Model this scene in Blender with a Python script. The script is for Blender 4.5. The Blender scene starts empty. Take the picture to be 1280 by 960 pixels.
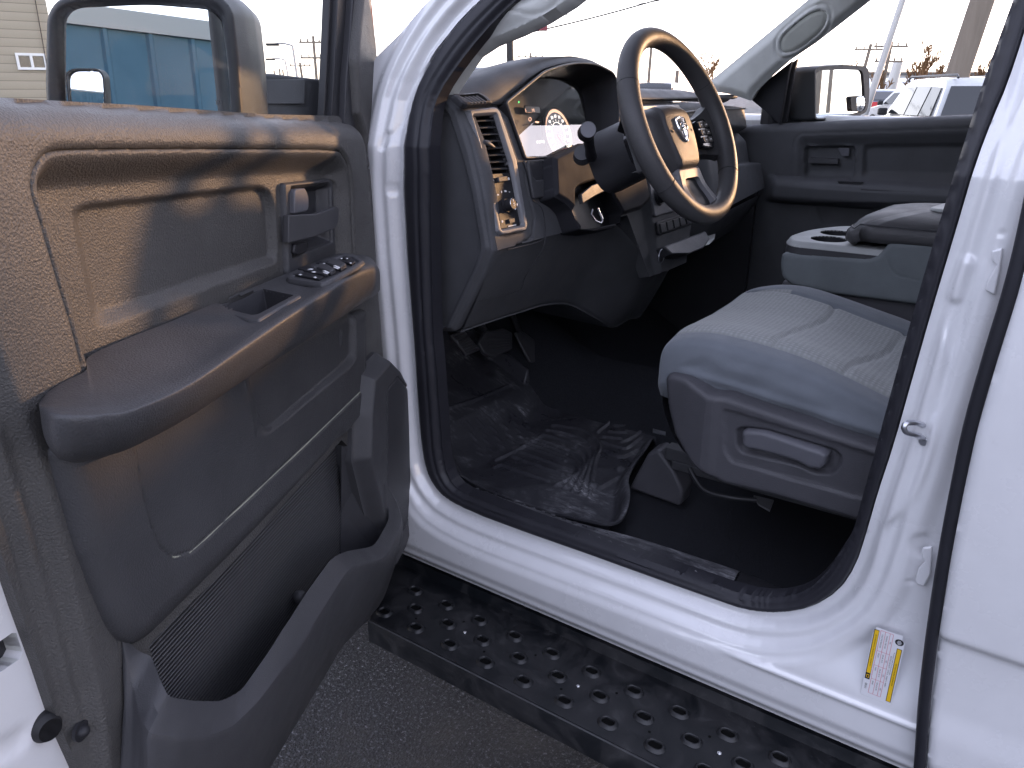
import bpy, bmesh, random
import numpy as np
from math import *
from mathutils import Vector as V, Matrix, Euler
random.seed(7)
scn = bpy.context.scene
COL = scn.collection
# ---------------------------------------------------------------- camera numbers (photo is 1280x960)
F = 961.0; PT = radians(20.9); YW = radians(55.2); CAM = V((0.0, -1.1, 1.6))
hx, hy = -cos(YW), sin(YW); rx, ry = hy, -hx
def ray(px, py):
    a = (px-640)/F; b = -(py-480)/F
    hf = cos(PT)+sin(PT)*b; v = cos(PT)*b-sin(PT)
    return V((hx*hf+rx*a, hy*hf+ry*a, v))
def plane_hit(px, py, o, n):
    d = ray(px, py)
    return CAM + d*((o-CAM).dot(n)/d.dot(n))
def YP(px, py, y): return plane_hit(px, py, V((0, y, 0)), V((0, 1, 0)))
def XP(px, py, x): return plane_hit(px, py, V((x, 0, 0)), V((1, 0, 0)))
def ZP(px, py, z): return plane_hit(px, py, V((0, 0, z)), V((0, 0, 1)))
def RP(px, py, t): return CAM + ray(px, py)*t        # at forward distance t
class Fr:
    """a flat working plane: origin, two axes, normal"""
    def __init__(s, o, e1, e2, n): s.o = V(o); s.e1 = V(e1).normalized(); s.e2 = V(e2).normalized(); s.n = V(n).normalized()
    def q(s, px, py, w=0.0):
        p = plane_hit(px, py, s.o+s.n*w, s.n)-s.o
        return (p.dot(s.e1), p.dot(s.e2))
    def qs(s, pts, w=0.0): return [s.q(p[0], p[1], p[2] if len(p) > 2 else w) for p in pts]
    def P(s, a, b, w=0.0): return s.o+s.e1*a+s.e2*b+s.n*w
    def pp(s, px, py, w=0.0): return s.P(*s.q(px, py, w), w)
DA = radians(66)
DOOR = Fr((-1.08, -.03, 0), (cos(DA), -sin(DA), 0), (0, 0, 1), (sin(DA), cos(DA), 0))
SIDE = Fr((0, 0, 0), (1, 0, 0), (0, 0, 1), (0, -1, 0))
PASS = Fr((0, 1.70, 0), (1, 0, 0), (0, 0, 1), (0, -1, 0))
_t = .27
DASH = Fr((-.90, 0, 1.33), (0, 1, 0), (-_t, 0, 1), (1, 0, _t))
TUM = .30; BELT = 1.50
UP = Fr((0, 0, BELT), (1, 0, 0), (0, TUM, 1), (0, -1, TUM))    # tumblehome plane above the belt
def side_px(px, py, y=0.0):
    """pixel -> (x,z) on the body side at offset y, following the lean above the belt"""
    p = YP(px, py, y)
    if p.z <= BELT: return (p.x, p.z)
    n = V((0, -1, TUM)); p = plane_hit(px, py, V((0, y, BELT)), n)
    return (p.x, p.z)
# ---------------------------------------------------------------- objects
def link(o, parent=None):
    COL.objects.link(o)
    if parent is not None: o.parent = parent
    return o
def empty(name, loc=(0, 0, 0), parent=None):
    o = bpy.data.objects.new(name, None); o.location = loc; o.empty_display_size = .1
    return link(o, parent)
def tag(o, label=None, cat=None, group=None, kind=None):
    if label: o['label'] = label
    if cat: o['category'] = cat
    if group: o['group'] = group
    if kind: o['kind'] = kind
    return o
def mesh_obj(name, verts, faces, mat, parent=None, smooth=True, bevel=0, bseg=2, solid=0, sub=0, angle=40, soff=-1):
    me = bpy.data.meshes.new(name)
    # world coordinates are given; parents carry translations only when at identity
    off = V((0, 0, 0))
    p = parent
    while p is not None: off += p.location; p = p.parent
    me.from_pydata([tuple(V(v)-off) for v in verts], [], faces)
    me.validate(); me.update()
    o = bpy.data.objects.new(name, me)
    mats = mat if isinstance(mat, (list, tuple)) else [mat]
    for m in mats: me.materials.append(m)
    if smooth:
        me.shade_smooth() if hasattr(me, 'shade_smooth') else None
        for p_ in me.polygons: p_.use_smooth = True
    link(o, parent)
    if solid:
        m = o.modifiers.new('s', 'SOLIDIFY'); m.thickness = solid; m.offset = soff
    if bevel:
        m = o.modifiers.new('b', 'BEVEL'); m.width = bevel; m.segments = bseg; m.limit_method = 'ANGLE'; m.angle_limit = radians(30)
        m.harden_normals = False
    if sub:
        m = o.modifiers.new('u', 'SUBSURF'); m.levels = m.render_levels = sub
    if smooth and angle < 180 and not sub:
        try:
            me.set_sharp_from_angle(angle=radians(angle))
        except Exception: pass
    return o
class MB:
    """mesh builder"""
    def __init__(s): s.v = []; s.f = []; s.mi = []
    def add(s, vs, fs, mi=0):
        k = len(s.v); s.v += [V(v) for v in vs]; s.f += [tuple(i+k for i in f) for f in fs]; s.mi += [mi]*len(fs); return s
    def box(s, c, e, ax=None, mi=0):
        c = V(c); ax = ax or (V((1, 0, 0)), V((0, 1, 0)), V((0, 0, 1)))
        vs = [c+ax[0]*(e[0]/2*i)+ax[1]*(e[1]/2*j)+ax[2]*(e[2]/2*k) for i in (-1, 1) for j in (-1, 1) for k in (-1, 1)]
        return s.add(vs, [(0, 1, 3, 2), (4, 6, 7, 5), (0, 4, 5, 1), (2, 3, 7, 6), (0, 2, 6, 4), (1, 5, 7, 3)], mi)
    def prism(s, pts, off, mi=0):
        n = len(pts); pts = [V(p) for p in pts]; off = V(off)
        return s.add(pts+[p+off for p in pts], [tuple(range(n))[::-1], tuple(range(n, 2*n))]+[(i, (i+1) % n, n+(i+1) % n, n+i) for i in range(n)], mi)
    def tube(s, pts, r, seg=10, closed=False, cap=True, flat=1.0, up=None, mi=0):
        pts = [V(p) for p in pts]; n = len(pts)
        rs = r if isinstance(r, (list, tuple)) else [r]*n
        vs = []; u = None
        for i, p in enumerate(pts):
            if closed: t = pts[(i+1) % n]-pts[i-1]
            else: t = pts[min(i+1, n-1)]-pts[max(i-1, 0)]
            t.normalize()
            if up is not None: u = V(up)-t*V(up).dot(t)
            elif u is None: u = t.orthogonal()
            else: u = u-t*u.dot(t)
            if u.length < 1e-6: u = t.orthogonal()
            u.normalize(); w = t.cross(u)
            for k in range(seg):
                a = 2*pi*k/seg; vs.append(p+u*(cos(a)*rs[i]*flat)+w*(sin(a)*rs[i]))
        fs = []
        for i in range(n if closed else n-1):
            j = (i+1) % n
            for k in range(seg): fs.append((i*seg+k, i*seg+(k+1) % seg, j*seg+(k+1) % seg, j*seg+k))
        if cap and not closed: fs += [tuple(range(seg))[::-1], tuple(range((n-1)*seg, n*seg))]
        return s.add(vs, fs, mi)
    def disc(s, c, n, r, depth, seg=32, r2=None, mi=0):
        """cylinder / cone frustum from c along n"""
        c = V(c); n = V(n).normalized(); u = n.orthogonal().normalized(); w = n.cross(u); r2 = r if r2 is None else r2
        vs = [c+(u*cos(2*pi*k/seg)+w*sin(2*pi*k/seg))*r for k in range(seg)]+[c+n*depth+(u*cos(2*pi*k/seg)+w*sin(2*pi*k/seg))*r2 for k in range(seg)]
        return s.add(vs, [tuple(range(seg))[::-1], tuple(range(seg, 2*seg))]+[(k, (k+1) % seg, seg+(k+1) % seg, seg+k) for k in range(seg)], mi)
    def build(s, name, mat, parent=None, **k):
        o = mesh_obj(name, s.v, s.f, mat, parent, **k)
        if isinstance(mat, (list, tuple)) and len(o.data.polygons) == len(s.mi):
            o.data.polygons.foreach_set('material_index', s.mi)
        return o
def ball(mb, c, r, seg=20, rings=12, sc=(1, 1, 1), ax=None, mi=0):
    c = V(c); ax = ax or (V((1, 0, 0)), V((0, 1, 0)), V((0, 0, 1)))
    vs = []; fs = []
    for i in range(rings+1):
        th = pi*i/rings
        for k in range(seg):
            ph = 2*pi*k/seg
            vs.append(c+ax[0]*(r*sc[0]*sin(th)*cos(ph))+ax[1]*(r*sc[1]*sin(th)*sin(ph))+ax[2]*(r*sc[2]*cos(th)))
    for i in range(rings):
        for k in range(seg): fs.append((i*seg+k, i*seg+(k+1) % seg, (i+1)*seg+(k+1) % seg, (i+1)*seg+k))
    mb.add(vs, fs, mi)
def cr(pts, n=6, closed=False):
    """Catmull-Rom through points (any dimension)"""
    P = [np.array(p, float) for p in pts]; N = len(P); out = []
    rng_ = range(N) if closed else range(N-1)
    for i in rng_:
        if closed: a, b, c, d = P[i-1], P[i], P[(i+1) % N], P[(i+2) % N]
        else: a, b, c, d = P[max(i-1, 0)], P[i], P[i+1], P[min(i+2, N-1)]
        for k in range(n):
            t = k/n
            out.append(.5*((2*b)+(-a+c)*t+(2*a-5*b+4*c-d)*t*t+(-a+3*b-3*c+d)*t**3))
    if not closed: out.append(P[-1])
    return [tuple(o) for o in out]
def chaikin(pts, it=2, closed=True, q=.25):
    P = [np.array(p, float) for p in pts]
    for _ in range(it):
        o = []; N = len(P)
        for i in range(N if closed else N-1):
            a, b = P[i], P[(i+1) % N]; o += [a*(1-q)+b*q, a*q+b*(1-q)]
        if not closed: o = [P[0]]+o+[P[-1]]
        P = o
    return [tuple(p) for p in P]
def rnd(pts, r, seg=5):
    """polygon with rounded corners of radius r (2-D)"""
    out = []; N = len(pts)
    for i in range(N):
        p = np.array(pts[i], float); a = np.array(pts[i-1], float); b = np.array(pts[(i+1) % N], float)
        rr = r[i] if isinstance(r, (list, tuple)) else r
        la, lb = np.linalg.norm(a-p), np.linalg.norm(b-p); l = min(rr, la*.49, lb*.49)
        A = p+(a-p)/la*l; B = p+(b-p)/lb*l
        for k in range(seg+1):
            t = k/seg; out.append(tuple(A*(1-t)**2+2*p*t*(1-t)+B*t*t))
    return out
def sdf(A, B, poly):
    poly = np.array(poly, float); d = np.full(A.shape, 1e9); ins = np.zeros(A.shape, bool)
    for i in range(len(poly)):
        x0, y0 = poly[i-1]; x1, y1 = poly[i]
        ex, ey = x1-x0, y1-y0; L = ex*ex+ey*ey
        if L < 1e-14: continue
        t = np.clip(((A-x0)*ex+(B-y0)*ey)/L, 0, 1)
        d = np.minimum(d, (A-x0-t*ex)**2+(B-y0-t*ey)**2)
        if y0 != y1:
            c = (y0 > B) != (y1 > B)
            ins ^= c & (A < (x1-x0)*(B-y0)/(y1-y0)+x0)
    d = np.sqrt(d)
    return np.where(ins, -d, d)
def ldist(A, B, line):
    d = np.full(A.shape, 1e9)
    for (x0, y0), (x1, y1) in zip(line[:-1], line[1:]):
        ex, ey = x1-x0, y1-y0; L = ex*ex+ey*ey+1e-14
        t = np.clip(((A-x0)*ex+(B-y0)*ey)/L, 0, 1)
        d = np.minimum(d, (A-x0-t*ex)**2+(B-y0-t*ey)**2)
    return np.sqrt(d)
def ss(x, a, b):
    t = np.clip((x-a)/(b-a), 0, 1); return t*t*(3-2*t)
def relief(name, fr, outline, h, step, mat, parent=None, skirt=.015, holes=(), pos=None, angle=50, **kw):
    """a moulded panel: fine grid inside an outline, height w=h(A,B) off the plane, edges turned back by `skirt`"""
    o = np.array(outline); a0, b0 = o.min(0)-step*2; a1, b1 = o.max(0)+step*2
    na = int((a1-a0)/step)+2; nb = int((b1-b0)/step)+2
    A, B = np.meshgrid(a0+np.arange(na)*step, b0+np.arange(nb)*step, indexing='ij')
    D = sdf(A, B, outline)
    for hl in holes: D = np.maximum(D, -sdf(A, B, hl))
    ga, gb = np.gradient(D, step); L = np.sqrt(ga**2+gb**2)+1e-9; ga /= L; gb /= L
    keep = D < step*.55; near = keep & (D > -step*.55)
    A = np.where(near, A-D*ga, A); B = np.where(near, B-D*gb, B)
    W = h(A, B)*np.ones(A.shape)
    idx = -np.ones(A.shape, int); idx[keep] = np.arange(keep.sum())
    Av, Bv, Wv = A[keep], B[keep], W[keep]
    if pos is None:
        pts = [fr.P(a, b, w) for a, b, w in zip(Av, Bv, Wv)]
    else: pts = [pos(a, b, w) for a, b, w in zip(Av, Bv, Wv)]
    faces = []
    q = np.stack([idx[:-1, :-1], idx[1:, :-1], idx[1:, 1:], idx[:-1, 1:]], -1).reshape(-1, 4)
    cnt = (q >= 0).sum(1)
    faces = [tuple(f) for f in q[cnt == 4].tolist()]
    faces += [tuple(i for i in f if i >= 0) for f in q[cnt == 3].tolist()]
    if fr.e1.cross(fr.e2).dot(fr.n) < 0: faces = [f[::-1] for f in faces]
    if skirt:
        ec = {}
        for f in faces:
            for i in range(len(f)):
                e = (f[i], f[(i+1) % len(f)])
                if (e[1], e[0]) in ec: del ec[(e[1], e[0])]
                else: ec[e] = 1
        m = {}
        for (i, j) in list(ec):
            for k in (i, j):
                if k not in m:
                    m[k] = len(pts)
                    pts.append(fr.P(Av[k], Bv[k], Wv[k]-skirt) if pos is None else pos(Av[k], Bv[k], Wv[k]-skirt))
            faces.append((j, i, m[i], m[j]))
    return mesh_obj(name, pts, faces, mat, parent, angle=angle, **kw)
def patch(name, rows, mat, parent=None, nu=4, nv=4, closed_u=False, lin_v=False, **kw):
    """smooth sheet through rows of points"""
    R = [cr([tuple(p) for p in r], nu, closed_u) for r in rows]
    if lin_v: G = R
    else:
        cols = list(zip(*R)); G = list(zip(*[cr(c, nv) for c in cols]))
    n = len(G[0]); vs = [p for r in G for p in r]; fs = []
    for i in range(len(G)-1):
        for k in range(n if closed_u else n-1):
            fs.append((i*n+k, i*n+(k+1) % n, (i+1)*n+(k+1) % n, (i+1)*n+k))
    return mesh_obj(name, vs, fs, mat, parent, **kw)
def slab(name, fr, pts, w0, w1, mat, parent=None, r=0, bevel=.001, **kw):
    """plate with an outline, from height w0 to w1"""
    if r: pts = rnd(pts, r)
    mb = MB(); mb.prism([fr.P(a, b, w0) for a, b in pts], fr.n*(w1-w0))
    return mb.build(name, mat, parent, bevel=bevel, angle=30, **kw)
def flatten(o):
    """bake modifiers into a mesh"""
    dg = bpy.context.evaluated_depsgraph_get(); dg.update()
    me = bpy.data.meshes.new_from_object(o.evaluated_get(dg)); o.modifiers.clear(); o.data = me; return o
def text_mesh(name, s, size, origin, ex, ey, mat, parent=None, depth=.0004, align='LEFT', sx=1.0):
    cu = bpy.data.curves.new(name, 'FONT'); cu.body = s; cu.size = size; cu.extrude = depth; cu.align_x = align; cu.align_y = 'CENTER'; cu.resolution_u = 2
    t = bpy.data.objects.new(name, cu); COL.objects.link(t)
    dg = bpy.context.evaluated_depsgraph_get(); dg.update()
    me = bpy.data.meshes.new_from_object(t.evaluated_get(dg)); bpy.data.objects.remove(t)
    ex = V(ex).normalized(); ey = V(ey).normalized(); ez = ex.cross(ey); origin = V(origin)
    vs = [origin+ex*(v.co.x*sx)+ey*v.co.y+ez*v.co.z for v in me.vertices]; fs = [tuple(p.vertices) for p in me.polygons]
    if mat is None: return vs, fs
    return mesh_obj(name, vs, fs, mat, parent, smooth=False)
# ---------------------------------------------------------------- materials
def mat(name, col=(.5, .5, .5), rough=.5, metal=0, coat=0, spec=.5, **k):
    m = bpy.data.materials.new(name); m.use_nodes = True; nt = m.node_tree; b = nt.nodes['Principled BSDF']
    b.inputs['Base Color'].default_value = (*col, 1); b.inputs['Roughness'].default_value = rough; b.inputs['Metallic'].default_value = metal
    b.inputs['Coat Weight'].default_value = coat; b.inputs['Coat Roughness'].default_value = .04; b.inputs['Specular IOR Level'].default_value = spec
    return m
def N_(nt, t, **k):
    n = nt.nodes.new(t)
    for a, v in k.items():
        if a in n.inputs: n.inputs[a].default_value = v
        else: setattr(n, a, v)
    return n
def coords(nt, scale=(1, 1, 1), rot=(0, 0, 0)):
    tc = N_(nt, 'ShaderNodeTexCoord'); mp = N_(nt, 'ShaderNodeMapping')
    mp.inputs['Scale'].default_value = scale; mp.inputs['Rotation'].default_value = rot
    nt.links.new(tc.outputs['Object'], mp.inputs['Vector']); return mp.outputs['Vector']
def ramp(nt, src, stops):
    r = N_(nt, 'ShaderNodeValToRGB'); e = r.color_ramp.elements
    while len(e) < len(stops): e.new(.5)
    for i, (p, c) in enumerate(stops):
        e[i].position = p; e[i].color = (*(c if isinstance(c, tuple) else (c, c, c)), 1)
    nt.links.new(src, r.inputs['Fac']); return r.outputs['Color']
def bump(nt, src, strength, dist, prev=None):
    b = N_(nt, 'ShaderNodeBump'); b.inputs['Strength'].default_value = strength; b.inputs['Distance'].default_value = dist
    nt.links.new(src, b.inputs['Height'])
    if prev is not None: nt.links.new(prev, b.inputs['Normal'])
    return b.outputs['Normal']
def noise(nt, vec, scale, detail=4, rough=.55, dist=0):
    n = N_(nt, 'ShaderNodeTexNoise'); n.inputs['Scale'].default_value = scale; n.inputs['Detail'].default_value = detail
    n.inputs['Roughness'].default_value = rough; n.inputs['Distortion'].default_value = dist
    nt.links.new(vec, n.inputs['Vector']); return n.outputs['Fac']
def voro(nt, vec, scale, feat='DISTANCE_TO_EDGE', rnd_=1):
    n = N_(nt, 'ShaderNodeTexVoronoi'); n.feature = feat; n.inputs['Scale'].default_value = scale; n.inputs['Randomness'].default_value = rnd_
    nt.links.new(vec, n.inputs['Vector']); return n.outputs['Distance']
def wave(nt, vec, scale, axis='Z', prof='SIN', dist=0):
    n = N_(nt, 'ShaderNodeTexWave'); n.bands_direction = axis; n.wave_profile = prof; n.inputs['Scale'].default_value = scale; n.inputs['Distortion'].default_value = dist
    nt.links.new(vec, n.inputs['Vector']); return n.outputs['Fac']
def bsdf(m): return m.node_tree.nodes['Principled BSDF']
def grain(name, col, rough=.5, scale=420, st=.5, dirt=.25, stretch=(1, 1, 1), vary=.12, spec=.3):
    """moulded plastic / vinyl with a leather grain"""
    m = mat(name, col, rough, spec=spec); nt = m.node_tree; b = bsdf(m)
    v = coords(nt, stretch)
    g = noise(nt, v, scale, 3, .6, .4); g2 = voro(nt, v, scale*.75, 'SMOOTH_F1')
    mx = N_(nt, 'ShaderNodeMath', operation='ADD'); nt.links.new(g, mx.inputs[0]); nt.links.new(g2, mx.inputs[1])
    nt.links.new(bump(nt, mx.outputs[0], st, .0008), b.inputs['Normal'])
    big = noise(nt, v, 9, 5, .6)
    nt.links.new(ramp(nt, big, [(.3, tuple(c*(1-vary) for c in col)), (.7, tuple(c*(1+vary) for c in col))]), b.inputs['Base Color'])
    nt.links.new(ramp(nt, noise(nt, v, 22, 4), [(.3, rough-.05), (.7, rough+.07)]), b.inputs['Roughness'])
    return m
M = {}
M['door_vinyl'] = grain('door_vinyl', (.070, .068, .066), .42, 560, 1.0)
M['vinyl_soft'] = grain('vinyl_soft', (.050, .050, .053), .42, 650, .6)
M['dash_vinyl'] = grain('dash_vinyl', (.072, .073, .078), .58, 700, .3, spec=.2)
M['plastic'] = grain('plastic_dark', (.036, .036, .040), .42, 900, .25)
M['plastic_dark'] = grain('plastic_black', (.020, .020, .023), .45, 900, .2)
M['plastic_mid'] = grain('plastic_mid', (.052, .052, .056), .45, 900, .3)
M['plastic_low'] = grain('plastic_low', (.026, .026, .030), .7, 900, .25, spec=.08)
M['trim_grey'] = grain('trim_grey', (.16, .16, .17), .38, 1200, .12)
M['pillar_grey'] = grain('pillar_grey', (.52, .53, .51), .6, 700, .3)
M['cover_grey'] = grain('cover_grey', (.36, .37, .34), .7, 700, .3)
M['headliner'] = grain('headliner', (.38, .38, .36), .9, 900, .3)
M['seat_plastic'] = grain('seat_plastic', (.066, .065, .072), .42, 700, .5)
M['lever'] = grain('lever_plastic', (.10, .10, .112), .38, 900, .2)
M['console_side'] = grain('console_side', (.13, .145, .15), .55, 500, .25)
M['console_top'] = grain('console_top', (.34, .35, .34), .42, 900, .2)  # lightened: sky reflection on the tray top is put into the colour
M['leather'] = grain('leather', (.055, .054, .056), .48, 500, .4)
M['hole_dark'] = mat('hole_dark', (.004, .004, .004), .9, spec=.1)
M['rubber'] = mat('rubber', (.016, .016, .018), .5, spec=.4)
M['seal'] = grain('seal_rubber', (.022, .022, .027), .42, 1500, .15)
M['gloss_black'] = mat('gloss_black', (.010, .010, .012), .15)
M['glint'] = mat('seam_glint', (.30, .30, .24), .4)  # pale colour standing in for light caught on the seam edge
M['chrome'] = mat('chrome', (.75, .75, .76), .12, 1)
M['steel'] = mat('steel', (.55, .56, .60), .3, 1)
M['white_mark'] = mat('white_mark', (.75, .75, .75), .5)
M['black_ink'] = mat('black_ink', (.01, .01, .012), .5)
M['yellow'] = mat('label_yellow', (.80, .50, .02), .45)
M['red_ink'] = mat('red_ink', (.55, .03, .08), .5)
M['label_white'] = mat('label_white', (.72, .72, .74), .4)
def make_paint(name, col, dirt=.3):
    m = mat(name, col, .22, coat=1); nt = m.node_tree; b = bsdf(m); v = coords(nt)
    n1 = noise(nt, v, 5, 6, .65); n2 = noise(nt, v, 60, 3)
    c = ramp(nt, n1, [(.35, tuple(x*.93 for x in col)), (.6, col)])
    c2 = ramp(nt, n2, [(.68, 0.), (.82, 1.)])
    mx = N_(nt, 'ShaderNodeMixRGB'); mx.inputs['Color2'].default_value = (col[0]*.75, col[1]*.74, col[2]*.72, 1)
    mu = N_(nt, 'ShaderNodeMath', operation='MULTIPLY'); nt.links.new(c2, mu.inputs[0]); mu.inputs[1].default_value = dirt
    nt.links.new(mu.outputs[0], mx.inputs['Fac']); nt.links.new(c, mx.inputs['Color1']); nt.links.new(mx.outputs[0], b.inputs['Base Color'])
    nt.links.new(ramp(nt, n1, [(.3, .34), (.7, .2)]), b.inputs['Roughness'])
    b.inputs['Coat Roughness'].default_value = .06
    nt.links.new(bump(nt, noise(nt, v, 3.5, 1), .25, .004), b.inputs['Normal'])
    return m
M['paint'] = make_paint('white_paint', (.69, .69, .70))
def glass(name, tint=(.9, .95, .93), rough=0, dust=.0, ior=1.5, edge=1.0):
    m = bpy.data.materials.new(name); m.use_nodes = True; nt = m.node_tree; nt.nodes.clear()
    out = N_(nt, 'ShaderNodeOutputMaterial'); tr = N_(nt, 'ShaderNodeBsdfTransparent'); tr.inputs[0].default_value = (*tint, 1)
    gl = N_(nt, 'ShaderNodeBsdfGlossy'); gl.inputs['Roughness'].default_value = rough; ge = N_(nt, 'ShaderNodeNewGeometry'); dp = N_(nt, 'ShaderNodeVectorMath', operation='DOT_PRODUCT'); nt.links.new(ge.outputs['Normal'], dp.inputs[0]); nt.links.new(ge.outputs['Incoming'], dp.inputs[1])
    def mth(op, a, b=None):
        m_ = N_(nt, 'ShaderNodeMath', operation=op)
        for i_, q_ in enumerate((a, b)):
            if q_ is None: continue
            if isinstance(q_, (int, float)): m_.inputs[i_].default_value = q_
            else: nt.links.new(q_, m_.inputs[i_])
        return m_.outputs[0]
    r0 = ((ior-1)/(ior+1))**2
    fac = mth('ADD', mth('MULTIPLY', mth('POWER', mth('SUBTRACT', 1., mth('ABSOLUTE', dp.outputs['Value'])), 5.), (1-r0)*edge), r0)
    mx = N_(nt, 'ShaderNodeMixShader'); nt.links.new(fac, mx.inputs[0]); nt.links.new(tr.outputs[0], mx.inputs[1]); nt.links.new(gl.outputs[0], mx.inputs[2])
    sh = mx.outputs[0]
    if dust:
        df = N_(nt, 'ShaderNodeBsdfDiffuse'); df.inputs[0].default_value = (.75, .75, .72, 1)
        v = coords(nt, (1, 1, 1)); n = noise(nt, v, 6, 6, .7)
        vs = coords(nt, (3, 3, 160), (.5, .9, .0)); st = noise(nt, vs, 3, 3, .6)
        a = ramp(nt, n, [(.35, dust*.25), (.75, dust)]); bb = ramp(nt, st, [(.66, 0.), (.74, dust*1.3)])
        ad = N_(nt, 'ShaderNodeMath', operation='ADD'); nt.links.new(a, ad.inputs[0]); nt.links.new(bb, ad.inputs[1])
        m2 = N_(nt, 'ShaderNodeMixShader'); nt.links.new(ad.outputs[0], m2.inputs[0]); nt.links.new(sh, m2.inputs[1]); nt.links.new(df.outputs[0], m2.inputs[2]); sh = m2.outputs[0]
    nt.links.new(sh, out.inputs['Surface']); return m
M['glass'] = glass('window_glass', (.95, .97, .96), dust=.008, ior=1.12, edge=.5)
M['glass_dusty'] = glass('dusty_door_glass', (.93, .96, .95), dust=.006, ior=1.05, edge=.12)
M['lens'] = glass('cluster_lens', (.92, .92, .92), dust=.0, ior=2.5)
M['privacy'] = glass('privacy_glass', (.30, .31, .30), dust=.01)
M['mirror'] = mat('mirror_silver', (.86, .90, .92), .01, 1)
M['dark_glass'] = mat('dark_glass', (.015, .017, .02), .05, spec=.8)
def m_rubber_mat():
    m = mat('floor_mat_rubber', (.02, .02, .022), .4); nt = m.node_tree; b = bsdf(m); v = coords(nt)
    n = noise(nt, v, 7, 8, .68, .6); n3 = noise(nt, coords(nt, (1, 3, 1), (0, 0, .5)), 34, 5, .7, .4)
    mx = N_(nt, 'ShaderNodeMath', operation='MULTIPLY'); nt.links.new(ramp(nt, n, [(.50, 0.), (.66, 1.)]), mx.inputs[0]); nt.links.new(ramp(nt, n3, [(.42, 0.), (.66, 1.)]), mx.inputs[1])
    nt.links.new(ramp(nt, mx.outputs[0], [(.0, (.034, .034, .040)), (.5, (.14, .14, .15)), (1, (.42, .42, .42))]), b.inputs['Base Color'])
    nt.links.new(ramp(nt, n, [(.36, .25), (.5, .62)]), b.inputs['Roughness'])
    nt.links.new(bump(nt, n, .12, .004), b.inputs['Normal']); return m
M['mat_rubber'] = m_rubber_mat()
def m_scuffed():
    m = mat('scuffed_sill', (.02, .02, .023), .45); nt = m.node_tree; b = bsdf(m); v = coords(nt)
    n = noise(nt, v, 9, 8, .7); n2 = noise(nt, coords(nt, (1, 6, 2), (0, 0, .8)), 60, 5, .7)
    mx = N_(nt, 'ShaderNodeMath', operation='MULTIPLY'); nt.links.new(ramp(nt, n, [(.40, 0.), (.60, 1.)]), mx.inputs[0]); nt.links.new(ramp(nt, n2, [(.38, 0.), (.6, 1.)]), mx.inputs[1])
    nt.links.new(ramp(nt, mx.outputs[0], [(.0, (.032, .032, .038)), (.5, (.16, .16, .17)), (1, (.45, .45, .45))]), b.inputs['Base Color'])
    nt.links.new(bump(nt, n2, .3, .0015), b.inputs['Normal']); return m
M['sill'] = m_scuffed()
def m_carpet():
    m = mat('carpet', (.010, .010, .012), .95, spec=.1); nt = m.node_tree; b = bsdf(m); v = coords(nt)
    n = noise(nt, v, 500, 3, .8)
    nt.links.new(ramp(nt, n, [(.35, (.014, .015, .018)), (.75, (.045, .046, .053))]), b.inputs['Base Color'])
    nt.links.new(bump(nt, n, .9, .003), b.inputs['Normal']); return m
M['carpet'] = m_carpet()
def m_fabric(name, col, pattern):
    m = mat(name, col, .88, spec=.2); nt = m.node_tree; b = bsdf(m); v = coords(nt)
    fine = noise(nt, v, 1400, 2, .7)
    nrm = bump(nt, fine, .45, .0008)
    if pattern:
        v2 = coords(nt, (1, 1, 0), (0, 0, .785))
        ch = N_(nt, 'ShaderNodeTexChecker'); ch.inputs['Scale'].default_value = 95; nt.links.new(v2, ch.inputs['Vector'])
        vr = voro(nt, coords(nt, (1, 1, 0)), 110, 'SMOOTH_F1', .15)
        nrm = bump(nt, vr, .55, .003, nrm)
        mix = N_(nt, 'ShaderNodeMixRGB'); mix.blend_type = 'MULTIPLY'; mix.inputs['Fac'].default_value = 1
        c1 = ramp(nt, vr, [(.15, tuple(c*1.12 for c in col)), (.6, tuple(c*.72 for c in col))])
        nt.links.new(c1, b.inputs['Base Color'])
    else:
        big = noise(nt, v, 14, 4); nt.links.new(ramp(nt, big, [(.3, tuple(c*.9 for c in col)), (.7, tuple(c*1.1 for c in col))]), b.inputs['Base Color'])
    nt.links.new(bump(nt, noise(nt, v, 16, 3, .6, .8), .25, .006, nrm), b.inputs['Normal'])
    b.inputs['Sheen Weight'].default_value = .25; b.inputs['Sheen Roughness'].default_value = .5
    return m
M['fab_centre'] = m_fabric('seat_fabric_patterned', (.26, .27, .265), True)
M['fab_side'] = m_fabric('seat_fabric_plain', (.135, .148, .165), False)
def m_ribs(name, vecrot, scale, col=(.02, .02, .022)):
    m = mat(name, col, .45); nt = m.node_tree; b = bsdf(m)
    w = wave(nt, coords(nt), scale, 'Z'); nt.links.new(bump(nt, w, 1, .002), b.inputs['Normal'])
    nt.links.new(ramp(nt, w, [(.2, tuple(c*.4 for c in col)), (.8, tuple(c*1.5 for c in col))]), b.inputs['Base Color']); return m
M['ribs'] = m_ribs('pocket_ribs', None, 52, (.05, .05, .055))
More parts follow.
